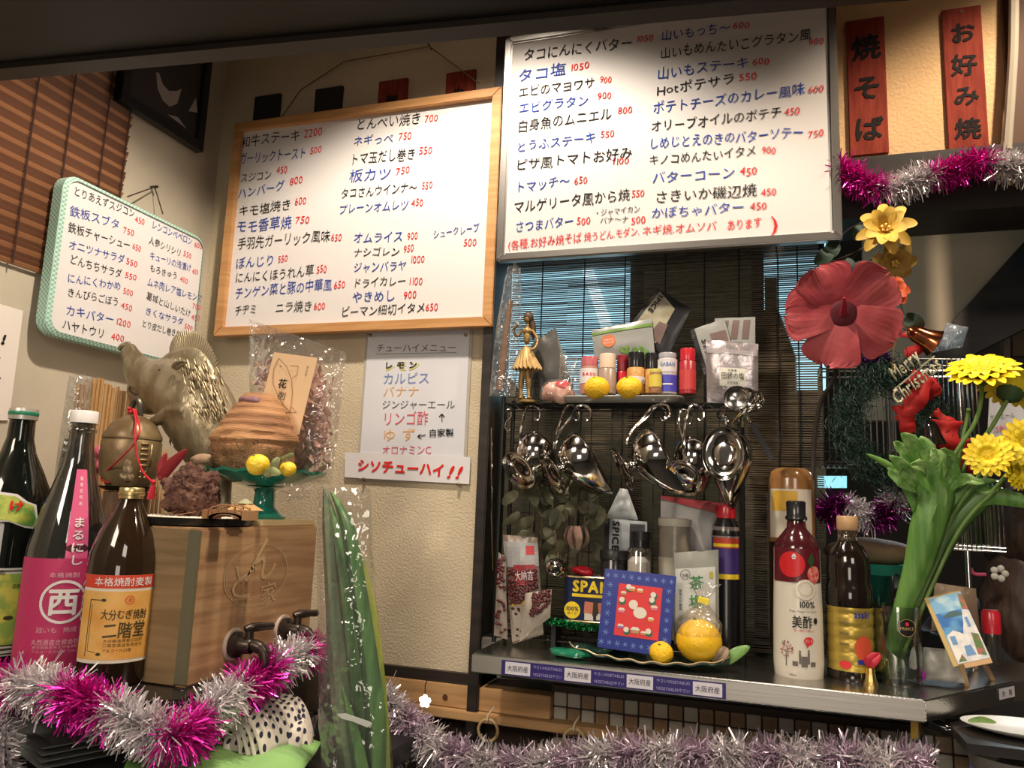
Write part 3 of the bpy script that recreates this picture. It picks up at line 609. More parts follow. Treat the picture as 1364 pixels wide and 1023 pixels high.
pinkf = mat('magenta_foil', (.70, .03, .40), .28, .75); silf = mat('silver_foil', (.80, .76, .78), .30, .7); lilf = mat('lilac_foil', (.62, .50, .60), .35, .65); mauf = mat('mauve_foil', (.38, .26, .36), .3, 1)
A = [PY(1118, 222, -.06), PY(1140, 240, -.06), PY(1190, 252, -.06), PY(1230, 235, -.06), PY(1270, 228, -.06), PY(1310, 215, -.06), PY(1345, 222, -.06), PY(1400, 220, -.06)]
tinsel('tinsel_garland', A, .028, 5200, [('magenta_strands', pinkf), ('silver_strands', silf)], 'magenta and silver tinsel along the black beam under the red plaques', .085, seed=1)

# ================================================================ left: black shelf and everything on it
def L(px, y): return V((PY(px, 800, y).x, y, ctop))
sx = -.672; gl = mat('black_lacquer', (.012, .011, .011), .22, bump=.03)
t = T('black_shelf', 'glossy black shelf slab carrying the bottles and wooden dispenser', 'shelf', (sx, -.64, ctop-.026))
G().prism([V((XL+.002, -.66, ctop)), V((sx-.02, -.66, ctop)), V((sx, -.64, ctop)), V((sx, -.27, ctop)), V((XL+.002, -.27, ctop))], (0, 0, -.026)).build('slab', gl, t, smooth=False, bevel=.003)
G().b2((XL+.02, -.45, 0), (sx-.06, -.05, ctop-.028)).build('cabinet', darkw, t, smooth=False, bevel=.003)

# wooden dispenser box
bx1 = PZ(247, 917, ctop).x; by0 = PZ(247, 917, ctop).y; by1 = PX(416, 800, bx1).y; bx0 = bx1-.135; bz = PX(300, 703, bx1).z
wood = mat('cedar', (.32, .18, .09), .5, c2=(.44, .27, .14), nscale=6, stretch=(14, 1, 14), bump=.15, bscale=80)
wood2 = mat('cedar_end', (.20, .13, .06), .55, c2=(.27, .18, .09), nscale=6, stretch=(1, 14, 14))
t = T('drink_dispenser', 'cedar box dispenser with engraved shop crest and two dark taps', 'dispenser', ((bx0+bx1)/2, by0, ctop))
G().b2((bx0, by0, ctop), (bx1, by1, bz)).build('box', wood, t, smooth=False, bevel=.003)
G().b2((bx0-.001, by0-.0015, ctop+.002), (bx1-.018, by0+.004, bz-.002)).build('end_panel', wood2, t, smooth=False)
G().b2((bx1-.018, by0-.0015, ctop+.004), (bx1-.001, by0+.004, bz-.003)).build('corner_strip', mat('moss_strip', (.13, .12, .07), .6), t, smooth=False)
m = Plane((bx1+.0003, by0, ctop), (0, 1, 0), (0, 0, 1)); C3 = lambda x, y: (180+x/3.654, 660+y/3.654)
eng = mat('engraving', (.22, .125, .06), .5)
cu, cv = m.hit(*C3(595, 385)); ry = abs(m.hit(*C3(595, 235))[1]-cv); rx = abs(m.hit(*C3(740, 385))[0]-cu)
g = G(); g.ring(m, cu, cv, rx*.97, rx, .0006, 48, ry/rx).ring(m, cu, cv, rx*.92, rx*.935, .0006, 48, ry/rx); g.build('crest_ring', mat('engraving_edge', (.50, .34, .19), .45), t, smooth=False)
g = G(); g.text(m, 'ん', (cu-.03, cv+.022), (cu+.05, cv+.022), .075, slant=.2).text(m, 'ど', (cu-.07, cv-.004), (cu+.0, cv-.01), .055).text(m, '家', (cu+.005, cv-.032), (cu+.055, cv-.028), .036); g.build('crest_lettering', _m['engraving_edge'], t, smooth=False)
for k, (px, py) in enumerate(((310, 858), (376, 838))):
    p = PX(px, py, bx1); tap = mat('dark_bronze', (.055, .042, .035), .35, .7); Mx = MAT3((0, 1, 0), (1, 0, 0)); q = .021
    G().lathe(p, [(q*1.05, 0), (q*1.05, .002), (q, .0035), (0, .0035)], 24, Mx).build('tap_flange', mat('pale_washer', (.55, .45, .38), .4), t)
    b = G().lathe(p, [(q*.85, .003), (q*.85, .010), (q*.55, .014), (q*.5, .030), (q*.45, .032)], 20, Mx).tube(spline([p+V((.01, 0, 0)), p+V((.032, .002, .001)), p+V((.046, .003, -.004)), p+V((.052, .003, -.016)), p+V((.052, .003, -.026))], 5), [.0085]*10+[.0075]*11, 12).build('tap', tap, t)
    G().tube([p+V((.026, 0, .004)), p+V((.026, 0, .020))], .006, 10).tube(spline([p+V((.022, -.004, .021)), p+V((.027, .008, .024)), p+V((.030, .045, .021))], 4), [.006]*3+[.0065]*3+[.0055]*3, 10).build('tap_handle', tap, b)

# bottles -----------------------------------------------------------------
dglass = mat('dark_glass', (.006, .008, .006), .06, coat=.6); bglass = mat('brown_glass', (.022, .012, .006), .06, coat=.6)
clear = film('clear_glass', (.80, .82, .78), gloss=.35, rough=.03, bump=0)
def bottle(label, px, y, pybot, pytop, wpx, prof, gm, name='glass_bottle', z=ctop):
    c = V((PY(px, (pybot+pytop)/2, y).x, y, z)); H = zat(px, pytop, y)-z; r = wpx/2*mp(c+V((0, 0, H/2)))
    t = T(name, label, 'bottle', c); o = G().lathe(c, [(r*a, H*b) for a, b in prof], 36).build('body', gm, t); return t, c, r, H
# pink label
prof = [(0, 0), (.92, 0), (1, .02), (1, .40), (.97, .47), (.86, .55), (.62, .68), (.42, .78), (.33, .86), (.30, .955), (.30, .96)]
t, c, r, H = bottle('clear shochu bottle with magenta 西 label and white cap', 92, -.60, 893, 549, 98, prof, film('grey_glass', (.42, .42, .40), gloss=.3, rough=.03, bump=0, haze=.10, hc=(.10, .11, .10)))
G().lathe(c, [(r*a*.9, H*b+.004) for a, b in ((0, 0), (.9, .0), (.98, .02), (.98, .40), (.9, .50), (.82, .55), (0, .55))], 30).build('contents', mat('pale_liquor', (.05, .045, .04), .1), t)
G().lathe(c, [(r*.35, H*.955), (r*.35, H*1.0), (r*.33, H*1.004), (0, H*1.004)], 24).build('cap', mat('cap_white', (.8, .77, .75), .4), t)
G().lathe(c, [(r*.33, H*.915), (r*.36, H*.92), (r*.36, H*.93), (r*.33, H*.935)], 24).build('neck_ring', clear, t)
mg = mat('magenta_label', (.50, .035, .13), .5); lw = mat('label_white', (.78, .74, .72), .5); lp = mat('label_pale_pink', (.70, .42, .48), .5)
g = G(); m = lab(g, c, r, -1.35, 1.3, c.z+.008, c.z+H*.435); lb = g.build('label', mg, t)
m = Cyl((c.x, c.y, c.z), r); mz = lambda py: (zat(92, py, c.y-r)-c.z)
zz = mz(806); G().ring(m, .002, zz, .0245, .028, .0010).text(m, '西', (.002-.019, zz), (.002+.019, zz), .037, bold=.035, h=.0012).build('emblem', lw, lb, smooth=False)
G().text(m, '本格焼酎', (-.018, mz(769)), (.018, mz(769)), .0075, .0012).text(m, '冠いも  熟成', (-.026, mz(845)), (.022, mz(845)), .0075, .0012).text(m, '丸西酒造合資会社', (-.030, mz(862)), (.026, mz(862)), .0078, .0012).text(m, '鹿児島県志布志市有明町', (-.028, mz(869)), (.026, mz(869)), .004, .0012).text(m, 'アルコール分25度 720ml', (-.028, mz(875)), (.026, mz(875)), .004, .0012).build('lettering', lp, lb, smooth=False)
nl = lambda v: r*(.98-.56*min(1, max(0, (v-.47)/.31)))+.001
def nm(u, v, h=0):   # narrow label climbing the shoulder
    f = v/H; rr_ = r*(.97-(.97-.86)*min(1, max(0, (f-.44)/.11)))
    if f > .55: rr_ = r*(.86-(.86-.62)*min(1, (f-.55)/.13))
    if f > .68: rr_ = r*(.62-(.62-.42)*min(1, (f-.68)/.10))
    if f > .78: rr_ = r*(.42-.09*min(1, (f-.78)/.08))
    a = m.a+u/r*1.15+.22; q = rr_+.0012+h; return c+V((math.cos(a)*q*1, math.sin(a)*q, v))
class NM:
    curved = 2
    __call__ = staticmethod(lambda u, v, h=0: nm(u, v, h))
g = G().grid(lambda a, b: nm((a-.5)*.024, H*(.435+.335*b)), 6, 24); nb = g.build('neck_label', mat('pink_strip', (.62, .09, .22), .5), t)
g = G(); v = H*.735
for ch, sz in zip('薩摩志布志', (.006,)*5): g.text(NM(), ch, (-.003, v), (.003, v), sz, .0008); v -= .0085
for ch in 'まるにし': v -= .0165; g.text(NM(), ch, (-.008, v), (.008, v), .0145, .0008, bold=.02)
g.build('lettering', lw, nb, smooth=False)
# brown bottle
prof = [(0, 0), (.92, 0), (1, .02), (1, .58), (.96, .66), (.78, .77), (.48, .87), (.33, .93), (.30, .96)]
t, c, r, H = bottle('brown shochu bottle with orange 二階堂 label and gold screw cap', 161, -.605, 918, 650, 88, prof, bglass)
gc = mat('gold_cap', (.62, .50, .24), .3, .9)
G().lathe(c, [(r*.36, H*.945), (r*.36, H*.962), (r*.385, H*.965), (r*.385, H*.978), (r*.36, H*.98), (r*.36, H*1.0), (r*.34, H*1.005), (0, H*1.005)], 28).build('cap', gc, t)
mz = lambda py: (zat(160, py, c.y-r)-c.z)
g = G(); lab(g, c, r, -1.2, 1.2, c.z+mz(889), c.z+mz(768)); lb = g.build('label', mat('label_cream', (.72, .66, .55), .5), t)
m = Cyl(c, r); og = mat('orange_label', (.66, .33, .07), .5, c2=(.72, .42, .12), nscale=30); rl = mat('red_band', (.62, .06, .03), .5)
G().rect(m, -1.19*r, mz(884), 1.19*r, mz(790), .0007).build('label_field', og, lb, smooth=False)
G().rect(m, -1.2*r, mz(786), 1.2*r, mz(768), .0007).build('label_band', rl, lb, smooth=False)
G().text(m, '本格焼酎麦製', (-.033, mz(777)), (.040, mz(777)), .0115, .0011, bold=.008).build('lettering', lw, lb, smooth=False)
g = G().text(m, '大分むぎ焼酎', (-.020, mz(822)), (.036, mz(822)), .013, .0011, bold=.01, jit=.1).text(m, '二階堂', (-.016, mz(843)), (.036, mz(843)), .021, .0011, bold=.015, jit=.08).text(m, '大分県速見郡日出町', (-.014, mz(858)), (.034, mz(858)), .0045, .0011).text(m, '二階堂酒造有限会社', (-.014, mz(864)), (.034, mz(864)), .0045, .0011).text(m, 'アルコール25度', (-.014, mz(871)), (.02, mz(871)), .0045, .0011)
g.line(m, [(-.036, mz(802)), (-.036, mz(880))], .0012).line(m, [(-.033, mz(808)), (-.033, mz(872)), (-.022, mz(874))], .0008).line(m, [(-.036, mz(802)), (-.020, mz(802))], .0012)
g.disc(m, -.018, mz(802), .003, .0011, ry=.002).disc(m, -.018, mz(876), .003, .0011, ry=.002); g.build('lettering', mat('label_dark', (.06, .045, .02), .5), lb, smooth=False)
G().ring(m, .012, mz(802), .0045, .0055, .0011, 24).text(m, '酒', (.009, mz(802)), (.015, mz(802)), .006, .0011).build('seal', rl, lb, smooth=False)
# leftmost dark bottle
t, c, r, H = bottle('nearly black sake bottle with green ringed cap at the left edge', 8, -.59, 905, 545, 96, prof[:1]+[(.92, 0), (1, .02), (1, .60), (.93, .66), (.70, .74), (.44, .82), (.34, .88), (.32, .965)], dglass)
G().lathe(c, [(r*.36, H*.955), (r*.37, H*.972)], 28).lathe(c, [(r*.37, H*.988), (r*.36, H*1.0), (0, H*1.003)], 28).build('cap', mat('cap_silver', (.6, .58, .53), .35, .6), t)
G().lathe(c, [(r*.372, H*.972), (r*.38, H*.975), (r*.38, H*.986), (r*.372, H*.988)], 28).build('cap_band', mat('cap_green', (.02, .22, .11), .35), t)
mz = lambda py: (zat(8, py, c.y-r)-c.z); m = Cyl(c, r)
g = G(); lab(g, c, r, -1.3, 1.3, c.z+mz(884), c.z+mz(760)); lb = g.build('label', mat('label_grey', (.62, .62, .56), .5), t)
yg = mat('label_green_yellow', (.30, .42, .08), .5, c2=(.66, .60, .10), nscale=45, ramp=(.42, .58))
G().rect(m, -1.28*r, mz(868), .9*r, mz(768), .0007).build('label_field', yg, lb, smooth=False)
G().rect(m, -1.3*r, mz(876), 1.3*r, mz(873), .0008).rect(m, -1.3*r, mz(870), 1.3*r, mz(868), .0008).rect(m, -1.3*r, mz(765), 1.3*r, mz(763), .0008).rect(m, -1.3*r, mz(882), 1.3*r, mz(880), .0008).text(m, '島', (-.004, mz(766)), (.004, mz(766)), .008, .001).text(m, '薩摩', (.014, mz(786)), (.024, mz(786)), .007, .001).text(m, '献', (-.012, mz(801)), (.0, mz(801)), .014, .0014, bold=.03).text(m, '呑', (-.012, mz(824)), (.0, mz(824)), .014, .0014, bold=.03).disc(m, .014, mz(830), .006, .001, ry=.003).build('lettering', _m['label_dark'], lb, smooth=False)
g = G(); a_ = [(-.05, mz(662)), (-.02, mz(655)), (.006, mz(658)), (.020, mz(668)), (.032, mz(672)), (.035, mz(686)), (.038, mz(694)), (.034, mz(706)), (.020, mz(704)), (0, mz(696)), (-.05, mz(696))]
class SH:                                       # the shoulder narrows upward
    curved = 1
    def __call__(s, u, v, h=0):
        f = v/H; q = .93*r if f < .66 else (.93-.23*min(1, (f-.66)/.08))*r
        q = r if f < .60 else (r-(r*.07)*min(1, (f-.60)/.06) if f < .66 else q); a = m.a+u/r; q += .0012+h; return c+V((math.cos(a)*q, math.sin(a)*q, v))
G().poly(SH(), a_, 0).build('shoulder_label', lw, t, smooth=False)
G().poly(SH(), [(x*.92-.002, mz(680)+(z_-mz(680))*.86) for x, z_ in a_], .0008).build('label_field', mat('label_leaf', (.12, .34, .06), .5, c2=(.50, .55, .10), nscale=60), t, smooth=False)
G().text(SH(), 'け', (-.004, mz(674)), (.016, mz(674)), .016, .0014, bold=.05).build('lettering', INK['R'], t, smooth=False)
# slim dark bottle behind
t, c, r, H = bottle('slim black bottle in a clear sleeve behind the magenta-labelled bottle', 80, -.47, 870, 585, 30, [(0, 0), (1, 0), (1, .80), (.9, .9), (.75, 1.0), (0, 1.0)], dglass)
G().lathe(c, [(r*1.12, 0), (r*1.12, H*1.02), (r*1.0, H*1.30), (r*.95, H*1.32)], 20).build('clear_sleeve', film('sleeve', (.85, .86, .84), gloss=.3, rough=.1, haze=.05), t)
# bamboo skewer mat
t = T('bamboo_mat', 'rolled-out bamboo mat standing against the left wall behind the boar', 'mat', L(140, -.36)); yb_ = -.23
bam = mat('bamboo', (.50, .27, .10), .45, c2=(.62, .38, .17), nscale=12, stretch=(1, 1, .1))
px = 88.; rn = random.Random(4); first = None; k = 0
while px < 226:
    y_ = -.45+.20*(px-88)/138; p = PY(px, 640, y_); ztop = zat(px, (512, 508, 504, 506, 512, 516, 520, 524, 530, 542, 560, 566, 590, 600, 610)[min(14, int((px-88)/9.3))]+rn.uniform(-1.5, 1.5), y_)
    G().tube([V((p.x, y_, ctop+.001)), V((p.x+rn.uniform(-.001, .001), y_, ztop))], .0031, 7).build('bamboo_stick', bam, t); px += 5.4; k += 1
G().tube([PY(88+i*9, 528+i*2.2, -.457+.20*(i*9)/138) for i in range(15)], .0008, 4).build('binding_thread', mat('thread', (.35, .2, .1), .8), t)
# ---------------------------------------------------------------- on and around the dispenser
def ball(g, px, py, y, r, dy=0, sub=3, **k):
    p = PY(px, py, y); q = mp(p); r = (r, r, r) if not isinstance(r, tuple) else r; return g.blob(p+V((0, dy, 0)), (r[0]*q, r[1]*q, r[2]*q), sub, **k)
lacq = _m['black_lacquer']; tc = V((bx0+.055, -.513, bz))
t = T('gravel_tray', 'round black tray of white gravel on the front of the cedar dispenser', 'tray', tc)
G().lathe(tc, [(0, .001), (.068, .001), (.080, .012), (.082, .012), (.080, .002), (.07, 0), (0, 0)], 40).build('tray', lacq, t)
rn = random.Random(5); g = G().lathe(tc, [(0, .011), (.076, .0105)], 30)
for k in range(900):
    a, q = rn.uniform(0, 2*PI), .076*math.sqrt(rn.random()); g.blob(tc+V((math.cos(a)*q, math.sin(a)*q, .0112)), rn.uniform(.0009, .0017), 1)
g.build('gravel', mat('white_gravel', (.75, .68, .58), .8), t, kind='stuff', auto=False)
TZ = bz+.0125
def rest(px, y, z): return V((PY(px, 690, y).x, y, z))
p = rest(253, -.50, TZ); t = T('lava_rock', 'rough reddish brown lava rock on the gravel tray', 'rock', p)
g = G().blob(p+V((0, 0, .034)), (.038, .034, .035), 5, .35, 45, seed=2).blob(p+V((-.012, 0, .018)), (.032, .03, .019), 4, .3, 60, seed=5)
for v_ in g.v: d_ = (v_-p-V((0, 0, .03))).normalized(); v_ += d_*(.006*noise.noise(v_*120)+.0045*noise.noise(v_*260)+.003*noise.noise(v_*500))
g.build('rock', mat('lava', (.075, .03, .024), .95, c2=(.17, .085, .06), nscale=60, bump=1, bscale=200), t)
for s, (a, b_) in enumerate((((-.03, -.02), .02), ((-.02, -.03), .012), ((.0, -.034), .02))):
    q = p+V((a[0], a[1], .001)); G().tube([q, q+V((b_, -.004, .002)), q+V((b_*1.8, .002, .006))], [.001, .0008, .0004], 5).build('twig', mat('twig', (.30, .14, .08), .8), t)
p = rest(306, -.565, TZ); brz = mat('terracotta_model', (.34, .17, .08), .6, c2=(.42, .23, .11), nscale=40)
t = T('miniature_bridge', 'miniature arched terracotta bridge at the front of the gravel tray', 'ornament', p)
g = G(); n = 14
arc = lambda k, r, h: V((r*math.cos(PI-PI*k/n), 0, h*math.sin(PI*k/n)))
for s in (-1, 1): g.prism([p+arc(k, .030, .013)+V((0, s*.008, 0)) for k in range(n+1)]+[p+arc(n-k, .022, .007)+V((0, s*.008, 0)) for k in range(n+1)], (0, .002, 0))
g.prism([p+arc(k, .030, .009)+V((0, -.008, .0)) for k in range(n+1)]+[p+arc(n-k, .022, .006)+V((0, -.008, 0)) for k in range(n+1)], (0, .018, 0)); g.build('arch', brz, t, smooth=False)
g = G()
for s in (-1, 1):
    g.tube([p+arc(k, .031, .013)+V((0, s*.009, .006)) for k in range(2, n-1)], .0011, 5)
    for k in range(1, n, 2): g.tube([p+arc(k, .030, .011)+V((0, s*.009, 0)), p+arc(k, .031, .013)+V((0, s*.009, .008))], .0012, 5)
g.b2(p+V((-.036, -.012, 0)), p+V((-.028, .012, .012))).b2(p+V((.028, -.012, 0)), p+V((.036, .012, .012))); g.build('railing', brz, t, kind='stuff')
p = rest(325, -.525, TZ); pg = mat('ochre_model', (.52, .31, .13), .6)
t = T('miniature_pavilion', 'miniature ochre pavilion with hipped roof behind the little bridge', 'ornament', p)
G().b2(p+V((-.012, -.010, 0)), p+V((.012, .010, .012))).build('walls', pg, t, smooth=False, bevel=.0006)
Q = [p+V((a*.020, b*.017, .012)) for a, b in ((-1, -1), (1, -1), (1, 1), (-1, 1))]; W = [p+V((a*.008, b*.006, .021)) for a, b in ((-1, -1), (1, -1), (1, 1), (-1, 1))]
G().add(Q+W, [(3, 2, 1, 0), (4, 5, 6, 7)]+[(i, (i+1) % 4, 4+(i+1) % 4, 4+i) for i in range(4)]).build('roof', pg, t, smooth=False)
G().lathe(p, [(.011, .0212), (.007, .025), (.002, .0275), (0, .028)], 12).build('roof_cap', mat('sage', (.34, .33, .20), .6), t)
# red leaf and driftwood
def leaf(g, pts, w, n=14, curl=.2, up=None):
    """leaf blade along pts; width profile w"""
    P = spline(pts, 6); m_ = len(P)-1; vs = []
    for i, p in enumerate(P):
        d = (P[min(i+1, m_)]-P[max(i-1, 0)]).normalized(); f = i/m_; side = d.cross(up or (CAM-p).normalized()).normalized(); nn = side.cross(d)
        ww = w*math.sin(PI*min(1, f*.97+.03))**.7; vs += [p-side*ww+nn*ww*curl, p, p+side*ww+nn*ww*curl]
    fs = []
    for i in range(m_): fs += [(i*3, i*3+1, i*3+4, i*3+3), (i*3+1, i*3+2, i*3+5, i*3+4)]
    return g.add(vs, fs)
t = T('red_leaf', 'dry red leaf propped between the kettle and the lava rock', 'leaf', rest(228, -.47, TZ))
leaf(G(), [PY(214, 640, -.475), PY(225, 622, -.475), PY(250, 598, -.475)], .009).build('leaf_blade', mat('red_leaf', (.33, .03, .04), .5), t, solid=.0006)
leaf(G(), [PY(213, 640, -.478), PY(215, 620, -.478), PY(222, 603, -.478)], .006).build('leaf_blade', _m['red_leaf'], t, solid=.0006)
t = T('driftwood', 'pale driftwood chip beside the ribbed root on the dispenser', 'wood', rest(268, -.45, bz)); g = G()
ball(g, 268, 612, -.45, (17, 8, 8), M=Matrix.Rotation(-.3, 3, 'Y'), amp=.3, fr=90); g.tube([PY(268, 612, -.45), rest(272, -.45, bz)], .006, 7); g.build('chip', mat('driftwood', (.33, .22, .14), .8), t)
# kettle-shaped bell pot on black stand
sp_ = V((PY(168, 660, -.43).x, -.43, ctop)); zt0 = zat(168, 654, -.43)
t = T('wooden_stump', 'brown wooden stump between the bottles and the cedar dispenser', 'stand', sp_)
G().lathe(sp_, [(.034, 0), (.034, zt0-ctop-.002), (.03, zt0-ctop-.001), (0, zt0-ctop-.001)], 22).build('stump', mat('stump', (.13, .075, .04), .8, c2=(.2, .12, .07), nscale=15, stretch=(4, 4, 1), bump=.4), t)
pt = V((sp_.x, sp_.y, zt0)); t = T('black_dish', 'small black dish under the bronze pot', 'dish', pt)
G().lathe(pt, [(0, 0), (.03, 0), (.046, .006), (.047, .0075), (.03, .002), (0, .002)], 32).build('dish', lacq, t)
pp = pt+V((.0, 0, .0025)); hz = zat(176, 552, -.43)-pp.z; r = .047
bz_m = mat('old_bronze', (.17, .11, .055), .38, .35, c2=(.27, .20, .10), nscale=14, bump=.15)
t = T('bronze_pot', 'round bronze pot with relief marks and red cord on its knob', 'pot', pp)
G().lathe(pp, [(0, 0), (r*.6, 0), (r*.92, hz*.18), (r, hz*.4), (r*.98, hz*.62), (r*.93, hz*.66)], 36).build('body', bz_m, t)
G().lathe(pp, [(r*.97, hz*.66), (r*.97, hz*.70), (r*.75, hz*.86), (r*.35, hz*.97), (r*.12, hz), (0, hz)], 36).build('lid', bz_m, t)
G().tube(spline([pp+V((-.010, -.0, hz*.97)), pp+V((-.008, 0, hz*1.13)), pp+V((0, 0, hz*1.2)), pp+V((.008, 0, hz*1.13)), pp+V((.010, 0, hz*.97))], 5), .0048, 8).build('knob', mat('dark_knob', (.09, .08, .06), .4, .6), t)
m = Cyl(pp, r*.985); g = G()
for i, v in enumerate((.30, .37, .44, .51, .58)): g.rect(m, .014, hz*v, .026, hz*(v+.03), .0012)
for i in range(4): g.disc(m, .017+.007*(i % 2), hz*(.16+.07*(i//2)), .0022, .0012)
g.rect(m, .030, hz*.30, .033, hz*.6, .0012); g.build('relief', mat('relief_bronze', (.36, .25, .12), .35, .7), t, solid=.0015)
kn = pp+V((0, -.004, hz*1.05)); red = mat('red_cord', (.55, .015, .03), .6)
rc = lambda px, py, d=-.012: PY(px, py, -.43-.047+d)
G().tube(spline([PY(178, 546, -.445), rc(181, 560, .02), rc(180, 580), rc(182, 605), rc(190, 628), rc(203, 642, -.02)], 6), .0016, 6).tube(spline([PY(180, 546, -.445), rc(184, 560, .02), rc(186, 575), rc(178, 592), rc(163, 608), rc(136, 634, .01), rc(139, 641, .01), rc(146, 643, .01)], 6), .0014, 6).build('red_cord', red, t)
g = G()
for k in range(9): a = k*.7; q = kn+V((math.cos(a)*.006, math.sin(a)*.006-.002, rn.uniform(-.004, .004))); g.blob(q, .0035, 1)
g.build('knot', red, t)
rn = random.Random(2); g = G(); q = rc(204, 642, -.02)
for k in range(60): a = rn.uniform(0, 6.3); o_ = V((math.cos(a), math.sin(a), 0))*.007*rn.random(); g.tube([q, q+o_*.6+V((0, 0, -.010)), q+o_+V((0, 0, -.026))], .0005, 3)
g.blob(q, .004, 2); g.build('tassel', red, t, kind='stuff')
p = rest(170, -.482, pt.z+.002); t = T('carved_figurine', 'tiny carved brown figurine at the foot of the bronze pot', 'figurine', p)
g = G(); ball(g, 169, 636, -.482, (8, 8, 7), amp=.4, fr=150); ball(g, 170, 626, -.482, (6, 6, 8), amp=.4, fr=150); ball(g, 170, 617, -.482, (5, 5, 5), amp=.3, fr=150)
g.build('body', mat('carved_stone', (.17, .12, .07), .5, c2=(.27, .2, .12), nscale=90), t, remesh=.0012)
p = PY(131, 605, -.40); t = T('pink_ornament', 'glossy pink ornament half hidden behind the bottle with the magenta label', 'ornament', p)
g = G(); ball(g, 131, 602, -.40, (7, 7, 9)); ball(g, 131, 622, -.40, (5, 5, 6)); g.tube([p, V((p.x, p.y, ctop))], .004, 8); g.build('body', mat('pink_gloss', (.50, .10, .15), .25, coat=.5), t, remesh=.0015)

# boar -------------------------------------------------------------------
yb0 = -.36; t = T('boar_statue', 'bronze boar statue with raised snout and ridged mane', 'statue', rest(275, yb0, bz))
g = G(); B = lambda *a, **k: ball(g, a[0], a[1], yb0, a[2], dy=(a[3] if len(a) > 3 else 0), **k)
hc_ = [(170, 462, 10), (174, 474, 14), (182, 489, 20), (196, 503, 28), (216, 512, 37), (240, 522, 46), (262, 545, 51), (278, 575, 48), (290, 605, 42), (292, 625, 34)]; k0 = mp(PY(240, 520, yb0))
hp_l = spline([PY(a, b, yb0) for a, b, c_ in hc_], 5); hr_l = []
for i in range(len(hp_l)): j = min(int(i/5), len(hc_)-2); f = i/5-j; hr_l.append((hc_[j][2]*(1-f)+hc_[j+1][2]*f)*k0)
g.tube(hp_l, hr_l, 24)
for v_ in g.v: v_.y = yb0+(v_.y-yb0)*.78
g.tube(spline([PY(a, b, yb0) for a, b in ((220, 490), (236, 478), (256, 474), (272, 486), (284, 508), (296, 545))], 5), 13*k0, 10)
B(185, 520, (14, 16, 18)); B(200, 535, (18, 20, 18))
# front legs
for pts_, dy in (([(250, 548, 12), (232, 546, 9.5), (215, 556, 8), (200, 566, 7.5), (196, 570, 6.5)], -.042), ([(270, 585, 13), (262, 610, 10), (262, 640, 9)], -.02), ([(300, 600, 14), (298, 630, 11), (298, 690, 10)], -.01), ([(290, 610, 13), (280, 640, 11), (278, 690, 10)], .03)):
    q = [PY(a, b, yb0+dy) for a, b, c_ in pts_]; g.tube(spline(q, 4), [pts_[min(len(pts_)-1, int(i/4+.5))][2]*mp(q[0]) for i in range(4*(len(q)-1)+1)], 10)
brm = mat('boar_bronze', (.20, .155, .09), .36, .55, c2=(.33, .28, .185), nscale=25, bump=.6, bscale=70, stretch=(1, 1, .45))
g.build('body', brm, t, remesh=.0028)
g = G()
# mane ridge: flattened curved spikes along the back
mp_pts = spline([PY(x, y, yb0-.002) for x, y in ((236, 494), (232, 474), (240, 458), (256, 455), (272, 468), (284, 490), (292, 515), (300, 545))], 7)
cen = PY(250, 520, yb0)
for i, q in enumerate(mp_pts):
    d = (q-cen); d.y = 0; d.normalize(); f = i/(len(mp_pts)-1); Lh = .020*math.sin(PI*min(1, .15+f*.8)); s_ = V((0, 1, 0))
    g.tube([q-d*.012+V((0, 0, 0)), q+d*Lh*.4+V((0, .0, 0)), q+d*Lh+V((-.004, 0, .001))], [.0045, .0036, .0014], 6)
g.build('mane', mat('mane_bronze', (.30, .25, .16), .4, .5), t)
g = G(); rn = random.Random(9)
for k in range(520):
    x, y = rn.uniform(196, 306), rn.uniform(478, 600); e = ((x-255)/45)**2+((y-535)/62)**2
    if e > 1.1 or (x < 225 and y > 545): continue
    dy = -.042*math.sqrt(max(.12, 1-e*.8))*1.05; q = PY(x, y, yb0+dy-.002); dd = V((.006+rn.uniform(-.003, .003), 0, -.013)); g.tube([q-dd*.2, q+dd*.5+V((0, -.0012, 0)), q+dd], [.0005, .0019, .0004], 5)
g.build('fur_tufts', mat('tuft_bronze', (.25, .20, .12), .38, .55), t, kind='stuff')
q = PY(213, 493, yb0-.036); ey = G().blob(q+V((0, .002, 0)), (.0055, .003, .0038), 2).build('eye', mat('eye_bronze', (.42, .36, .25), .25, .5), t)
G().blob(q+V((0, -.001, 0)), (.0022, .0012, .0022), 2).build('pupil', black, ey)
q = PY(242, 490, yb0-.040); leaf(G(), [q+V((-.012, -.004, -.002)), q+V((.0, -.010, .003)), q+V((.016, -.008, .008))], .007, curl=.5).build('ear', brm, t, solid=.002)
g = G(); q = PY(168, 462, yb0); g.lathe(q+V((-.002, -.002, .001)), [(.011, -.003), (.0125, .001), (.010, .004), (0, .0035)], 18, MAT3((1, 0, 0), V((-.55, -.3, .8)))); g.build('snout_disc', brm, t)
G().tube(spline([PY(176, 512, yb0-.018), PY(172, 520, yb0-.024), PY(184, 527, yb0-.024)], 4), .0016, 6).build('mouth_line', mat('mouth_dark', (.06, .045, .03), .5, .4), t)
g = G()
for k in (-1, 1): g.tube([PY(196, 511, yb0-.02*k-.002), PY(192, 500, yb0-.026*k), PY(196, 490, yb0-.026*k)], [.003, .0024, .0006], 6)
g.build('tusks', mat('tusk', (.40, .35, .25), .4, .4), t)

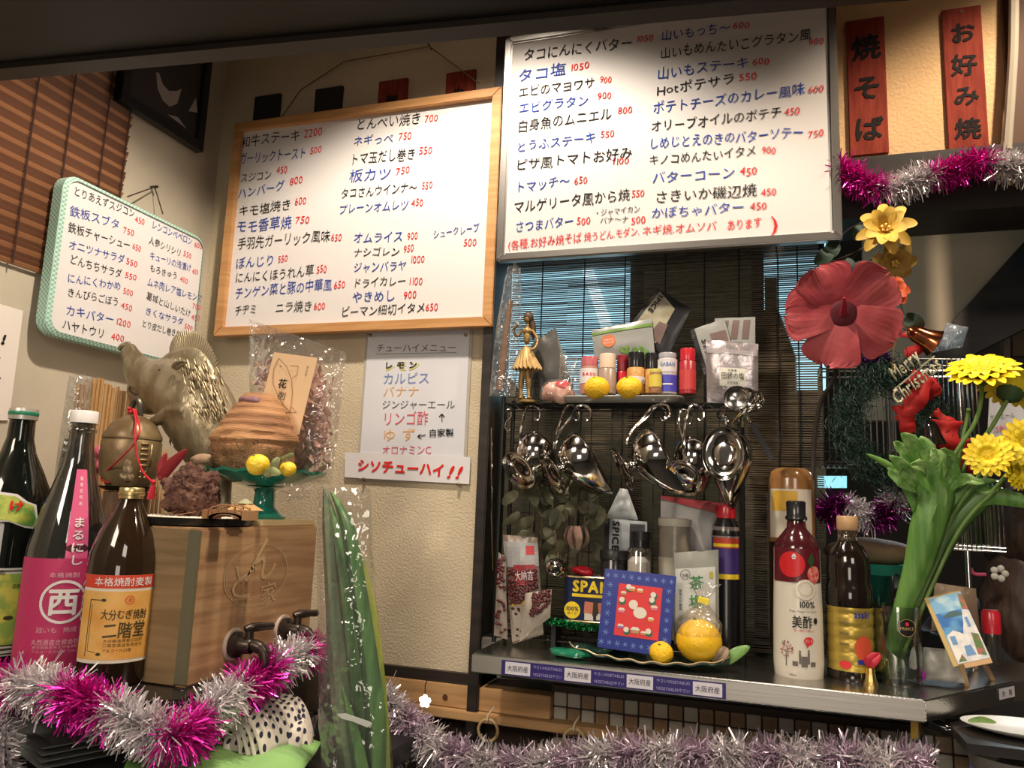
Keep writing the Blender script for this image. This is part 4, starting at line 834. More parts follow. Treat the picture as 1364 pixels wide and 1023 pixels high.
# cake stand, root, yuzu, bonito bag ------------------------------------------
wbz = bz+.009; t = T('wood_board', 'thin pale wooden board under the green glass stand', 'board', rest(360, -.36, bz))
G().b2((bx0+.03, -.46, bz), (bx1-.004, -.315, wbz)).build('board', mat('pale_board', (.52, .38, .20), .6, c2=(.60, .46, .27), nscale=9, stretch=(8, 1, 8)), t, smooth=False, bevel=.001)
cb = V((PY(350, 690, -.392).x, -.392, wbz)); pz = zat(350, 632, -.392)-cb.z
gg = mat('green_glass', (.035, .30, .22), .08, trans=.45, coat=.5); 
t = T('glass_stand', 'green glass cake stand holding the big ribbed root and two yuzu', 'stand', cb)
G().lathe(cb, [(0, 0), (.034, 0), (.036, .004), (.026, .010), (.017, .020), (.0155, pz*.6), (.018, pz*.66), (.03, pz*.70), (0, pz*.70)], 28).build('foot', gg, t)
g = G(); pr_ = .092; nn = 56
g.lathe(cb, [(0, pz*.70), (.03, pz*.72), (.066, pz*.86), (pr_, pz*1.03), (pr_+.001, pz*1.09), (pr_-.004, pz*1.06), (.08, pz*.985), (.05, pz*.955), (0, pz*.95)], nn)
for i, v in enumerate(g.v):
    d = V((v.x-cb.x, v.y-cb.y, 0)); a = math.atan2(d.y, d.x)
    if d.length > .07: v.z += .0022*math.sin(a*14)
g.build('plate', gg, t)
rz0 = cb.z+pz*.96; rc0 = V((PY(338, 620, -.375).x, -.375, rz0)); rh = zat(338, 526, -.375)-rz0
t = T('ribbed_root', 'large brown ribbed root bulb wrapped in film on the green stand', 'root', rc0)
prof = []; n = 40
for i in range(n+1):
    f = i/n; rr_ = .046+.020*math.sin(PI/2*min(1, f/.38)) if f < .42 else (.066-.010*((f-.42)/.22)**1.3 if f < .64 else .056-.030*((f-.64)/.36)**1.1)
    rr_ += .0016*math.sin(f*62) if f > .35 else 0; prof.append((max(rr_, .001), f*rh))
g = G().lathe(rc0, [(0, 0)]+prof+[(0, rh*1.0)], 44)
for v in g.v:
    k = noise.noise((v-rc0)*38); d = V((v.x-rc0.x, v.y-rc0.y, 0)); v += d*(.14*k if (v.z-rc0.z) < rh*.5 else .05*k)
g.build('bulb', mat('root_skin', (.26, .12, .055), .75, c2=(.46, .24, .11), nscale=9, stretch=(1, 1, 9), bump=.6, bscale=90), t)
G().blob(rc0+V((.004, -.0265, rh*.91)), (.022, .010, .0075), 3, .4, 70).build('purple_scar', mat('root_scar', (.24, .12, .14), .6), t)
G().grid(lambda a, b: PY(365+48*a, 644+26*b*(1-.3*a), -.47)+V((0, .012*noise.noise(V((a*5, b*5, 1))), .006*noise.noise(V((a*6, b*4, 7))))), 14, 8).build('film_tail', film('clear_bag', (.97, .96, .95), gloss=.22, rough=.06, bump=1.0, bscale=26, haze=.04), t)
rn = random.Random(8); g = G()
for k in range(260):
    a = rn.uniform(PI, 2*PI); z_ = rn.uniform(.03, .42)*rh; q = rc0+V((math.cos(a)*.064, math.sin(a)*.064, z_)); e = V((rn.gauss(0, 1), rn.gauss(0, 1), rn.gauss(0, 1)))*.008; g.tube([q, q+e*.5+V((math.cos(a), math.sin(a), 0))*.004, q+e], .0004, 3)
g.build('root_hairs', mat('root_hair', (.13, .07, .035), .9), t, kind='stuff')
yel = mat('yuzu', (.78, .52, .02), .45, c2=(.85, .62, .05), nscale=20, bump=.5, bscale=220)
def yuzu(px, py, y, rpx, label, group=None, m_=None, zb=None):
    p = PY(px, py, y); r = rpx*mp(p)
    if zb is not None: p.z = zb+r*.9
    t = T('yuzu', label, 'fruit', p-V((0, 0, r*.9)), group); G().blob(p, (r, r, r*.9), 4, .06, 8/r*.15, seed=px).build('fruit', m_ or yel, t)
    G().lathe(p+V((-.1*r, -.5*r, r*.74)), [(r*.14, 0), (r*.1, r*.05), (0, r*.07)], 8).build('stem_scar', mat('stem_green', (.12, .16, .04), .7), t); return t
yuzu(344, 616, -.478, 15.5, 'bright yellow yuzu on the left of the green glass stand rim', zb=rz0-.001)
yuzu(384, 619, -.455, 11, 'smaller yuzu with leaves on the right of the green glass stand rim', zb=rz0-.001)
lfm = mat('dry_leaf', (.22, .26, .10), .6, c2=(.38, .40, .20), nscale=40)
t = T('yuzu_leaf', 'curled grey green leaf between the two yuzu on the green stand', 'leaf', PY(366, 634, -.48))
leaf(G(), [PY(352, 634, -.475), PY(362, 628, -.482), PY(374, 632, -.480)], .007).build('leaf_blade', lfm, t, solid=.0005)
leaf(G(), [PY(364, 630, -.478), PY(366, 618, -.482), PY(372, 609, -.480)], .006).build('leaf_blade', lfm, t, solid=.0005)
leaf(G(), [PY(372, 612, -.47), PY(385, 607, -.472), PY(392, 604, -.470)], .003).build('leaf_blade', lfm, t, solid=.0005)
yg_ = -.285; bag = film('clear_bag', (.97, .96, .95), gloss=.22, rough=.06, bump=1.0, bscale=26, haze=.04)
t = T('bonito_bag', 'tall clear bag of pink bonito flakes with a fish card, behind the root', 'bag', rest(395, yg_, bz+.02))
g = G(); rn = random.Random(12)
for k in range(420):
    f = rn.random(); x = rn.uniform(340+f*-2, 446-8*(1-f)); y = 482+148*(1-f)
    if y < 500 and x > 430: continue
    p = PY(x, y, yg_+rn.uniform(-.018, .02)); e = [V((rn.gauss(0, 1), rn.gauss(0, 1), rn.gauss(0, 1))).normalized()*rn.uniform(.005, .013) for _ in range(3)]
    g.add([p-e[0], p+e[1]*.8, p+e[0], p-e[1]*.8+e[2]*.5], [(0, 1, 2), (0, 2, 3)])
g.build('flakes', mat('bonito', (.42, .21, .16), .6, c2=(.58, .36, .29), nscale=30), t, smooth=False, kind='stuff')
g = G(); ball(g, 392, 560, yg_+.004, (52, 12, 76), amp=.1, fr=40); g.build('flake_mass', mat('bonito_dark', (.27, .13, .10), .8, c2=(.5, .3, .24), nscale=90), t)
q = Quad(PY(332, 640, yg_-.012), PY(442, 645, yg_-.012), PY(462, 470, yg_-.012), PY(332, 425, yg_-.012), .030, 3)
q2 = Quad(PY(332, 640, yg_+.012), PY(442, 645, yg_+.012), PY(462, 470, yg_+.012), PY(332, 425, yg_+.012), -.03, 5)
G().grid(lambda a, b: q(a*q.w, b*q.h), 18, 22).grid(lambda a, b: q2(a*q2.w, b*q2.h), 18, 22).build('bag_film', bag, t)
cp = [PY(340, 569, yg_-.052), PY(398, 579, yg_-.052), PY(423, 479, yg_-.052), PY(365, 469, yg_-.052)]
cp[2] = cp[1]+cp[3]-cp[0]; cq = Quad(cp[0], cp[1], cp[2], cp[3]); cdm = mat('kraft_card', (.72, .50, .30), .6); cd = G().prism(cp, cq.n*-.001).build('card', cdm, t, smooth=False)
hm = Plane(cp[3], (cp[2]-cp[3]), (cp[3]-cp[0])); hh = lambda x, y: hm.hit(x, y)
fish = [(372, 478), (366, 492), (366, 512), (373, 530), (383, 545), (390, 552)]; fi2 = [(372, 478), (383, 490), (390, 508), (392, 526), (391, 540), (390, 552)]
g = G(); g.line(hm, [hh(*p) for p in fish], .0012, .002).line(hm, [hh(*p) for p in fi2], .0012, .002).line(hm, [hh(*p) for p in ((390, 552), (382, 553), (398, 553), (391, 545))], .001, .002).line(hm, [hh(*p) for p in ((388, 489), (398, 490), (397, 502), (391, 506))], .001, .002).disc(hm, *hh(375, 489), .0016, .002)
g.build('fish_print', mat('card_brown', (.30, .17, .08), .6), cd, smooth=False)
a, b = hh(378, 513), hh(378, 530); G().text(hm, '花', (a[0]-.008, a[1]), (a[0]+.010, a[1]), .019, .0022, bold=.02, jit=.1).text(hm, '削', (b[0]-.008, b[1]), (b[0]+.008, b[1]), .016, .0022, jit=.1).text(hm, 'まぐろ', hh(411, 490), None, .006, .0022, vertical=True).build('lettering', INK['K'], cd, smooth=False)

# long leaves in a bag ---------------------------------------------------------
yl = -.50; lz = zat(470, 1090, yl)
t = T('leaf_bundle', 'bundle of long green leaves wrapped in clear film in front of the plaster panel', 'leaves', PY(475, 1080, yl))
lg = mat('long_leaf', (.045, .13, .04), .35, c2=(.10, .24, .07), nscale=9, stretch=(9, 9, .5)); ly = mat('yellow_leaf', (.26, .38, .05), .4, c2=(.42, .46, .08), nscale=9, stretch=(9, 9, .5)); lw_ = mat('grey_leaf', (.10, .15, .09), .35, c2=(.16, .22, .13), nscale=9, stretch=(9, 9, .5))
def blade(pts, mt, dy=0):                       # pts: (left px, right px, py)
    P = [(PY(a, y, yl+dy), PY(b, y, yl+dy)) for a, b, y in pts]; A = spline([p[0] for p in P], 5); B_ = spline([p[1] for p in P], 5); g = G(); vs = []
    for a, b in zip(A, B_): w_ = (b-a).length; vs += [a+V((0, w_*.15, 0)), (a+b)/2+V((0, -w_*.22, 0)), b+V((0, w_*.15, 0))]
    fs = []
    for i in range(len(A)-1): fs += [(i*3, i*3+1, i*3+4, i*3+3), (i*3+1, i*3+2, i*3+5, i*3+4)]
    g.add(vs, fs).build('leaf_blade', mt, t, solid=.0016)
blade([(431, 433, 648), (429, 441, 700), (432, 448, 780), (436, 462, 900), (452, 480, 1040), (455, 480, 1100)], lw_, 0)
blade([(433, 436, 655), (438, 462, 730), (445, 478, 800), (456, 490, 900), (470, 500, 1040), (475, 500, 1100)], lg, .012)
blade([(440, 443, 655), (452, 470, 700), (464, 486, 780), (478, 502, 880), (484, 512, 960), (488, 512, 1040), (490, 512, 1100)], lg, .004)
blade([(462, 465, 708), (474, 488, 760), (486, 503, 830), (495, 513, 920), (500, 518, 1000), (500, 518, 1100)], ly, .016)
blade([(455, 457, 915), (462, 476, 970), (470, 492, 1040), (474, 494, 1100)], lg, -.012)
def fb(u, v, s):
    y = 1100-450*v; lo = 424+10*(1-v)*.2+ (0 if v > .35 else (.35-v)*22); hi = 486+ (1-v)*44 if v < .75 else 486+11-(v-.75)*20
    p = PY(lo+(hi-lo)*u, y, yl); k = math.sin(PI*u)**.5*.02*(.5+.5*min(1, (1-v)*3)); return p+V((0, s*(k+.003)+.004*noise.noise(p*30), 0))
G().grid(lambda u, v: fb(u, v, -1), 12, 40).build('film_front', bag, t); G().grid(lambda u, v: fb(u, v, 1), 12, 40).build('film_back', bag, t)
q = [PY(x, y, yl-.026) for x, y in ((449, 951), (460, 950), (492, 961), (496, 964), (490, 969), (470, 961), (455, 957))]
G().prism(q, (0, -.0005, 0)).build('clear_tape', mat('tape_gloss', (.62, .64, .60), .2), t, smooth=False)

# lower counter tier with plates, cloths, glasses ------------------------------
lz = 1.088
t = T('lower_counter', 'black lower counter ledge under the bottle shelf', 'counter', (-.75, -.66, lz-.03))
G().b2((XL+.002, -.80, lz-.03), (-.56, -.462, lz)).build('top', black, t, smooth=False, bevel=.002)
G().b2((XL+.002, -.74, 0), (-.58, -.47, lz-.031)).build('front', darkw, t, smooth=False)
slate = mat('slate_plate', (.40, .42, .43), .45, c2=(.50, .52, .52), nscale=25)
pc = PZ(125, 992, lz); gp = 'stack of grey plates under the bottle shelf'; Mz = Matrix.Rotation(-.42, 3, 'Z')
pl = None
for k in range(4):
    z_ = lz+.0004+k*.0082; p = V((pc.x-.01, pc.y-.022, z_)); lab_ = ('lowest', 'second lowest', 'second highest', 'topmost')[k]
    t = T('square_plate', f'grey square plate, {lab_} of the stack under the bottles', 'plate', p, gp)
    g = G(); vs = []
    for (s_, h_) in ((.060, 0), (.082, .006), (.084, .0078), (.058, .0022)):
        vs += [p+Mz @ V((a*s_, b*s_*.85, h_)) for a, b in ((-1, -1), (1, -1), (1, 1), (-1, 1))]
    g.add(vs, [(3, 2, 1, 0), (12, 13, 14, 15)]+[(j*4+i, j*4+(i+1) % 4, (j+1)*4+(i+1) % 4, (j+1)*4+i) for j in range(3) for i in range(4)]); g.build('plate', slate, t, smooth=False, bevel=.0008)
# green cloth
gc_ = mat('green_cloth', (.20, .42, .12), .7, c2=(.28, .52, .18), nscale=14)
cA, cB = PZ(160, 1015, lz+.02), PZ(425, 995, lz+.02)
t = T('green_cloth', 'folded light green cloth under the polka dot napkins', 'cloth', PZ(300, 1010, lz))
Q = Quad(PZ(158, 1050, lz+.012), PZ(380, 1060, lz+.02), PZ(428, 985, lz+.02), PZ(178, 992, lz+.012))
G().grid(lambda a, b: Q(a*Q.w, b*Q.h)+V((0, 0, .012*math.sin(PI*a)+.009*noise.noise(V((a*3.5, b*2, 3)))+.004*math.sin(a*14+b*3))), 30, 12).build('cloth', gc_, t, solid=.002)
# napkins
nap = mat('napkin_white', (.72, .66, .58), .8); dotm = mat('napkin_dot', (.02, .02, .05), .8)
nc = PZ(350, 980, lz+.03)
class NapMap:
    curved = 2
    def __init__(s, c, w, d, rot, z, sd): s.c, s.w, s.d, s.M, s.z, s.sd = c, w, d, Matrix.Rotation(rot, 3, 'Z'), z, sd
    def __call__(s, u, v, h=0):
        a, b = u/s.w, v/s.d; p = s.M @ V((u-s.w/2, v-s.d/2, 0)); dr = max(0, a-.62); df = max(0, .25-b)
        return s.c+p+V((-dr*.05, 0, s.z+h+.018*math.sin(PI*min(1, a*.9+.1))*1.0-dr*dr*.22-df*df*.15+.0025*noise.noise(V((a*5, b*5, s.sd)))))
gp = 'pile of polka dot napkins'; rn = random.Random(6)
for k in range(5):
    nm_ = NapMap(nc, .135, .105, -.5+.10*k-(.25 if k == 0 else 0), .004+.0055*k, k*3.)
    t = T('polka_dot_napkin', ('bottom polka dot napkin, swung out to the left', 'second lowest white polka dot napkin of the pile', 'middle white polka dot napkin of the pile', 'second highest white polka dot napkin of the pile', 'topmost white polka dot napkin of the pile by the glass')[k], 'napkin', nc, gp)
    G().grid(lambda a, b: nm_(a*nm_.w, b*nm_.d), 22, 16).build('napkin', nap, t, solid=.0016)
    g = G()
    for i in range(11):
        for j in range(9):
            u, v = .008+i*.012+(j % 2)*.006, .007+j*.0115
            if u < nm_.w-.004: g.disc(nm_, u, v, .0031, .0024, 10)
    g.build('dots', dotm, t, kind='stuff')
# glasses
def tumbler(px, y, z, r, h, label, group=None):
    c = V((PY(px, 900, y).x, y, z)); t = T('glass_tumbler', label, 'glass', c, group)
    G().lathe(c, [(r*.8, 0), (r*.84, .001), (r, h-.001), (r*.985, h), (r*.95, h-.001), (r*.78, .006), (0, .005)], 28).lathe(c, [(0, 0), (r*.8, 0)], 28).build('glass', clear, t); return t
G1 = 'tumblers under the bottle shelf'
tumbler(408, -.40, lz-.03, .021, .072, 'clear tumbler standing behind the napkin pile, nearest the leaf bundle', G1)
tumbler(372, -.38, lz-.03, .021, .072, 'clear tumbler behind the napkin pile, nearest the tinsel', G1)
struct('trim_14', G().b2((XL+.002, -.46, lz-.06), (-.56, -.2, lz-.031)), black)
# tinsel along the shelf
xr = sx+.014
A = [PY(-40, 915, -.70), PY(0, 912, -.70), PY(50, 914, -.70), PY(105, 930, -.70), PY(160, 952, -.70), PY(200, 970, -.69), PY(236, 980, -.68), PX(262, 962, xr), PX(300, 928, xr), PX(345, 903, xr), PX(385, 875, xr), PX(422, 862, xr+.004)]
tinsel('tinsel_garland', A, .032, 9000, [('magenta_strands', pinkf), ('silver_strands', silf)], 'magenta and silver tinsel swagged along the black bottle shelf edge', .075, seed=2)
tinsel('tinsel_garland', [PY(-40, 960, -.71), PY(-5, 965, -.71), PY(8, 1010, -.71), PY(0, 1060, -.71)], .022, 900, [('silver_strands', silf)], 'loose end of silver tinsel hanging at the lower left edge', .075, seed=12)
A = [PY(505, 925, -.17), PY(535, 955, -.17), PY(575, 992, -.17), PY(640, 1016, -.17), PY(720, 1018, -.17), PY(800, 1008, -.18), PY(870, 1005, -.18), PY(950, 1008, -.18), PY(1030, 1010, -.18), PY(1110, 1014, -.18), PY(1180, 1012, -.18), PY(1235, 1022, -.18)]
tinsel('tinsel_garland', A, .036, 9500, [('silver_strands', silf), ('lilac_strands', lilf)], 'long silver lilac tinsel swag hanging below the steel counter', .05, seed=3, wid=.0014)
bulbm = mat('lit_bulb', (1, .9, .85), .4, emit=(1, .78, .66), es=9)
for k, (px, py, y, r, lb_) in enumerate(((566, 934, -.22, .008, 'lit white star bulb of the light string, by the leaf bundle'), (1096, 908+12, -.24, .0035, 'tiny unlit bulb dangling under the counter'),)[:1]):
    p = PY(px, py, y); t = T('string_light', lb_, 'light', p); g = G()
    for j in range(5):
        a = 2*PI*j/5+.3; g.blob(p+V((math.cos(a)*r*.8, 0, math.sin(a)*r*.8)), (r*.55, r*.3, r*.55), 2)
    g.blob(p, r*.6, 2).build('bulb', bulbm, t); G().tube([p+V((0, 0, r)), p+V((-.002, .002, r*3)), p+V((.001, .004, r*4.4))], .0009, 5).build('bulb_wire', wire_m, t)
for px, py, lb_ in ((650, 973, 'pale wooden ring on a hook under the pine batten, left of the pair'), (765, 986, 'pale wooden ring under the pine batten, right of the pair')):
    p = PY(px, py, -.06); t = T('wooden_ring', lb_, 'ring', p); rw = mat('ring_wood', (.50, .36, .18), .5)
    G().tube([p+V((math.cos(a)*.0185, 0, math.sin(a)*.0185)) for a in [2*PI*i/28 for i in range(28)]], .0028, 8, closed=True).build('ring', rw, t)
    G().tube(spline([p+V((0, -.001, .014)), p+V((0, -.007, .018)), p+V((0, -.003, .027)), p+V((.004, .004, .034)), p+V((.004, .018, .036))], 4), .0016, 6).build('hook', mat('hook_cream', (.62, .5, .33), .4), t)
for px, py, r, lb_ in ((543, 992, 20, 'silver bauble behind the lilac tinsel beside the leaf bundle'), (528, 1024, 17, 'lower silver bauble at the bottom edge beside the leaf bundle')):
    p = PY(px, py, -.17); t = T('bauble', lb_, 'bauble', p); G().blob(p, r*mp(p), 3).build('ball', mat('bauble_silver', (.5, .52, .56), .12, 1), t, smooth=False)
    G().lathe(p+V((0, 0, r*mp(p)*.95)), [(.004, 0), (.004, .005), (0, .006)], 10).build('bauble_cap', chrome, t)
# ================================================================ wire rack and what it carries
yf, yr = -.075, -.012; zs = zat(760, 538, yf)
xa, xb_ = PY(672, 540, yf).x, PY(1012, 540, yf).x
t = T('wire_rack', 'black wire rack with lattice shelf standing on the steel counter', 'rack', ((xa+xb_)/2, yf, ctop))
xl, xr_ = PY(664, 700, yf).x, PY(988, 700, yf).x
for x, y in ((xl, yf), (xr_, yf), (xl, yr), (xr_, yr)): G().tube([(x, y, ctop), (x, y, zs+.015)], .0042, 8).build('post', wire_m, t)
for k in range(4): y = yf+.0+(yr-yf)*k/3; G().tube([(xa, y, zs), (xb_, y, zs)], .0016, 6).build('shelf_wire', wire_m, t)
G().tube([(xa, yf, zs-.013), (xb_, yf, zs-.013)], .0016, 6).build('shelf_wire', wire_m, t)
n = 26; G().tube([(xa+(xb_-xa)*i/n, yf, zs if i % 2 else zs-.013) for i in range(n+1)], .0011, 5).build('truss_wire', wire_m, t)
g = G()
for i in range(34): x = xa+(xb_-xa)*i/33; g.tube([(x, yf, zs+.0015), (x, yr, zs+.0015)], .0009, 4)
g.build('cross_wires', wire_m, t, kind='stuff')
g = G()
for i in range(12): x = xl+(xr_-xl)*i/11; g.tube([(x, yr+.003, ctop), (x, yr+.003, zs+.06 if i < 5 else zs)], .0012, 4)
for i in range(7): z = ctop+.03+(zs-ctop-.03)*i/6; g.tube([(xl, yr+.005, z), (xr_, yr+.005, z)], .0012, 4)
g.build('back_grid', wire_m, t, kind='stuff')
for z in (ctop+.012,): G().tube([(xl, yf, z), (xr_, yf, z)], .002, 6).build('shelf_wire', wire_m, t)
G().tube([PY(655, 570, yf-.004), PY(655, 690, yf-.004), PY(657, 760, yf-.004)], .0018, 6).build('side_rod', chrome, t)

def lathe_thing(name, label, cat, px, y, z, profs, group=None):
    """profs: list of (part, material, [(r px, photo y)...])"""
    c = V((PY(px, 500, y).x, y, z)); 
    t = T(name, label, cat, c, group); first = None
    for part, mt, pf in profs:
        s_ = mp(c); pts_ = [(max(a, 0)*s_, zat(px, b, y)-z) for a, b in pf]; o = G().lathe(c, pts_, 26).build(part, mt, t)
    return t, c, mp(c)
zT = zs+.008
red_p = mat('red_plastic', (.50, .015, .03), .3, coat=.3); cream = mat('cream_plastic', (.66, .52, .40), .4); blk = mat('black_plastic', (.012, .012, .014), .25, coat=.3)
# tray
tc0 = V((PY(827, 530, -.055).x, -.055, zs+.002)); tw_ = (PY(917, 530, -.055).x-PY(752, 530, -.055).x)/2
t = T('steel_tray', 'oblong steel tray holding the spice jars on the rack shelf', 'tray', tc0)
g = G(); o1 = rr(-tw_, -.040, tw_, .040, .02); o2 = rr(-tw_+.012, -.030, tw_-.012, .030, .016); n = len(o1)
g.add([tc0+V((a, b, .0105)) for a, b in o1]+[tc0+V((a*.985, b*.96, .0085)) for a, b in o1]+[tc0+V((a, b, .0)) for a, b in o2], [(i, (i+1) % n, n+(i+1) % n, n+i) for i in range(n)]+[(n+i, n+(i+1) % n, 2*n+(i+1) % n, 2*n+i) for i in range(n)]+[tuple(range(2*n, 3*n))])
g.build('tray', mat('tray_metal', (.46, .45, .42), .35, .5), t, solid=.0012)
t_z = zs+.0045
glassj = film('jar_glass', (.85, .84, .80), gloss=.35, rough=.04, bump=0)
def jar(label, px, y, w, ycap0, ycap1, capm, ybot, bodym, labm=None, lab_y=None, txt=None, txm=None, tsz=.006, glass=False):
    prof = [(w*.5, ybot), (w*.5, ycap1+2), (w*.42, ycap1)]
    parts = [('body', bodym, [(0, ybot)]+prof+[(0, ycap1)]), ('cap', capm, [(w*.45, ycap1), (w*.46, ycap0+2), (w*.43, ycap0), (0, ycap0)])]
    t, c, s_ = lathe_thing('spice_jar', label, 'jar', px, y, t_z, parts, 'spice jars on the steel tray')
    if labm:
        r = w*.5*s_; g = G(); m = lab(g, c, r, -1.3, 1.3, zat(px, lab_y[1], y), zat(px, lab_y[0], y), .0005); lb = g.build('label', labm, t)
        if txt: hgt = zat(px, lab_y[0], y)-zat(px, lab_y[1], y); G().text(m, txt, (-r*.8, hgt*.6), (r*.8, hgt*.6), tsz, .0009, bold=.02).build('lettering', txm or INK['K'], lb, smooth=False)
    return t
spice_o = mat('spice_orange', (.42, .20, .05), .5, c2=(.5, .28, .08), nscale=200); spice_b = mat('spice_brown', (.20, .09, .04), .6, c2=(.3, .15, .07), nscale=200)
bluel = mat('blue_label', (.06, .06, .42), .4); whl = mat('white_label', (.62, .60, .62), .4); gyl = mat('grey_lid', (.34, .34, .38), .3)
jar('spice jar with rose pink cap and white label, leftmost on the tray', 785, -.05, 25, 476, 488, mat('rose_cap', (.45, .12, .14), .3), 525, mat('rose_jar', (.42, .20, .17), .3), whl, (492, 512), 'BASIL', INK['R'], .008)
jar('spice jar with cream cap beside the pink-capped jar', 809, -.048, 24, 472, 491, cream, 525, mat('pale_jar', (.30, .22, .18), .3))
jar('spice jar with dark red body between the cream and black caps', 829, -.032, 16, 474, 495, mat('dark_red', (.20, .01, .02), .3), 524, red_p)
jar('tall black-capped jar of orange spice near the tray centre', 847, -.05, 24, 470, 490, blk, 524, spice_o, whl, (503, 512))
jar('second black-capped jar of spice, right of the tray centre', 868, -.045, 19, 471, 492, blk, 524, spice_o)
jar('small jar with yellow label low behind the white-capped jar', 873, -.068, 17, 492, 497, mat('yellow_cap', (.55, .50, .12), .4), 524, spice_b, mat('yellow_lab', (.62, .52, .08), .4), (500, 516))
jar('spice jar with white and blue label and grey lid', 889, -.05, 26, 471, 478, gyl, 525, mat('white_jar', (.50, .48, .50), .3), whl, (480, 497), 'GABAN', _m['blue_print'], .0105)
t = jar('spice jar with bright red cap and red body, rightmost on the tray', 916, -.05, 22, 465, 481, red_p, 525, mat('red_jar', (.32, .02, .03), .3), mat('red_lab', (.50, .05, .05), .4), (494, 520))
c = V((PY(889, 500, -.05).x, -.05, t_z)); g = G(); m = lab(g, c, 13*mp(c)+.0003, -1.25, 1.25, zat(889, 523, -.05), zat(889, 501, -.05), .0006); o = g.build('lower_label', bluel, [x for x in bpy.data.objects if x.get('label', '').startswith('spice jar with white and blue')][0])
G().rect(m, -.009, .012, .009, .0145, .001).build('label_line', lw, o, smooth=False)
yo = mat('orange_yuzu', (.80, .46, .01), .5, c2=(.88, .55, .02), nscale=20, bump=.6, bscale=250)
yuzu(795, 513, -.088, 17, 'left yuzu of the two in front of the spice jars', 'yuzu in front of the spice jars', yo, t_z+.002)
yuzu(838, 514, -.088, 17, 'right yuzu of the two in front of the spice jars', 'yuzu in front of the spice jars', yo, t_z+.002)

def pouch(name, label, cat, q4, y, puff, mt, parent=None, part='pouch', lean=0, seed=1, back=True, nu=14, nv=16, rest_z=None):
    """pillow pouch from photo corners bl, br, tr, tl standing at depth y (top leaning back by lean)"""
    P = [PY(*q4[0], y), PY(*q4[1], y), PY(*q4[2], y+lean), PY(*q4[3], y+lean)]; q = Quad(*P, puff, seed)
    base = (P[0]+P[1])/2; t = parent or T(name, label, cat, base); g = G().grid(lambda a, b: q(a*q.w, b*q.h), nu, nv)
    if back: qb = Quad(*P, -puff*.7, seed+3); g.grid(lambda a, b: qb((1-a)*qb.w, b*qb.h), nu, nv)
    o = g.build(part, mt, t); return t, q, o
def R4(q, a0, b0, a1, b1): return (q.w*a0, q.h*b0, q.w*a1, q.h*b1)
foil = mat('foil_pouch', (.44, .40, .42), .3, .75, bump=.5, bscale=45); grp_ = mat('grey_pouch', (.27, .28, .27), .35, bump=.3, bscale=40); bkp = mat('black_pouch', (.02, .02, .024), .3)
t, q, o = pouch('spice_pouch', 'white seasoning pouch with green stripe and orange roundel behind the jars', 'pouch', [(792, 478), (873, 478), (868, 424), (788, 440)], -.022, .006, grp_)
G().rect(q, *R4(q, 0, .80, 1, .88), .001).build('stripe', mat('stripe_green', (.12, .24, .04), .4), o, smooth=False)
G().disc(q, q.w*.27, q.h*.55, .0135, .001).build('roundel', mat('roundel_orange', (.55, .16, .06), .4), o, smooth=False)
G().text(q, 'お好みで', (q.w*.27-.009, q.h*.58), (q.w*.27+.009, q.h*.58), .0055, .0016).text(q, '彩りハーブ', (q.w*.27-.010, q.h*.48), (q.w*.27+.010, q.h*.48), .0055, .0016).build('lettering', lw, o, smooth=False)
g = G(); rn = random.Random(3)
for k in range(14): g.disc(q, q.w*rn.uniform(.45, .95), q.h*rn.uniform(.05, .30), rn.uniform(.003, .006), .001+k*.00005, 7)
g.build('parsley_print', mat('parsley', (.10, .22, .04), .5, c2=(.2, .36, .1), nscale=150), o, smooth=False, kind='stuff')
t, q, o = pouch('spice_pouch', 'black seasoning pouch with cream window tilted above the jars', 'pouch', [(838, 434), (888, 478), (921, 411), (876, 384)], -.014, .005, bkp, lean=.005)
G().poly(q, [(q.w*.08, q.h*.05), (q.w*.66, q.h*.08), (q.w*.66, q.h*.82), (q.w*.10, q.h*.96)], .001).build('window', mat('cream_window', (.30, .27, .18), .4, c2=(.36, .34, .26), nscale=30), o, smooth=False)
G().text(q, 'SPICE', (q.w*.2, q.h*.92), (q.w*.2, q.h*.48), .014, .002, bold=.04).build('lettering', INK['K'], o, smooth=False)
G().poly(q, [(q.w*.45, q.h*.1), (q.w*.75, q.h*.12), (q.w*.7, q.h*.5), (q.w*.5, q.h*.45)], .0016).build('print_block', mat('brown_print', (.15, .10, .09), .5), o, smooth=False)
t, q, o = pouch('spice_pouch', 'clear grey seasoning pouch printed SPICE, leaning left of the silver salt pouch', 'pouch', [(938, 500), (985, 500), (965, 424), (919, 440)], -.028, .004, grp_, lean=.004)
G().rect(q, 0, 0, q.w*.13, q.h, .0008).build('dark_edge', bkp, o, smooth=False)
G().rect(q, *R4(q, .5, .35, .95, .8), .0008).build('print_block', mat('brown_print', (.15, .10, .09), .5), o, smooth=False)
G().text(q, 'SPICE', (q.w*.30, q.h*.74), (q.w*.30, q.h*.14), .014, .002, bold=.04).build('lettering', INK['K'], o, smooth=False)
t, q, o = pouch('spice_pouch', 'grey seasoning pouch with brown spice window behind the salt pouch', 'pouch', [(950, 500), (1006, 500), (1006, 422), (952, 424)], -.018, .004, grp_)
for k in range(3): G().poly(q, [(q.w*(.12+.28*k), q.h*.62), (q.w*(.28+.28*k), q.h*.62), (q.w*(.36+.26*k), q.h*.95), (q.w*(.20+.26*k), q.h*.95)], .0008).build('print_block', _m['brown_print'], o, smooth=False)
t, q, o = pouch('salt_pouch', 'silver zip pouch of white salt with 田銀の塩 label on the rack', 'pouch', [(942, 536), (1010, 537), (1010, 458), (940, 452)], -.062, .010, foil, nv=24)
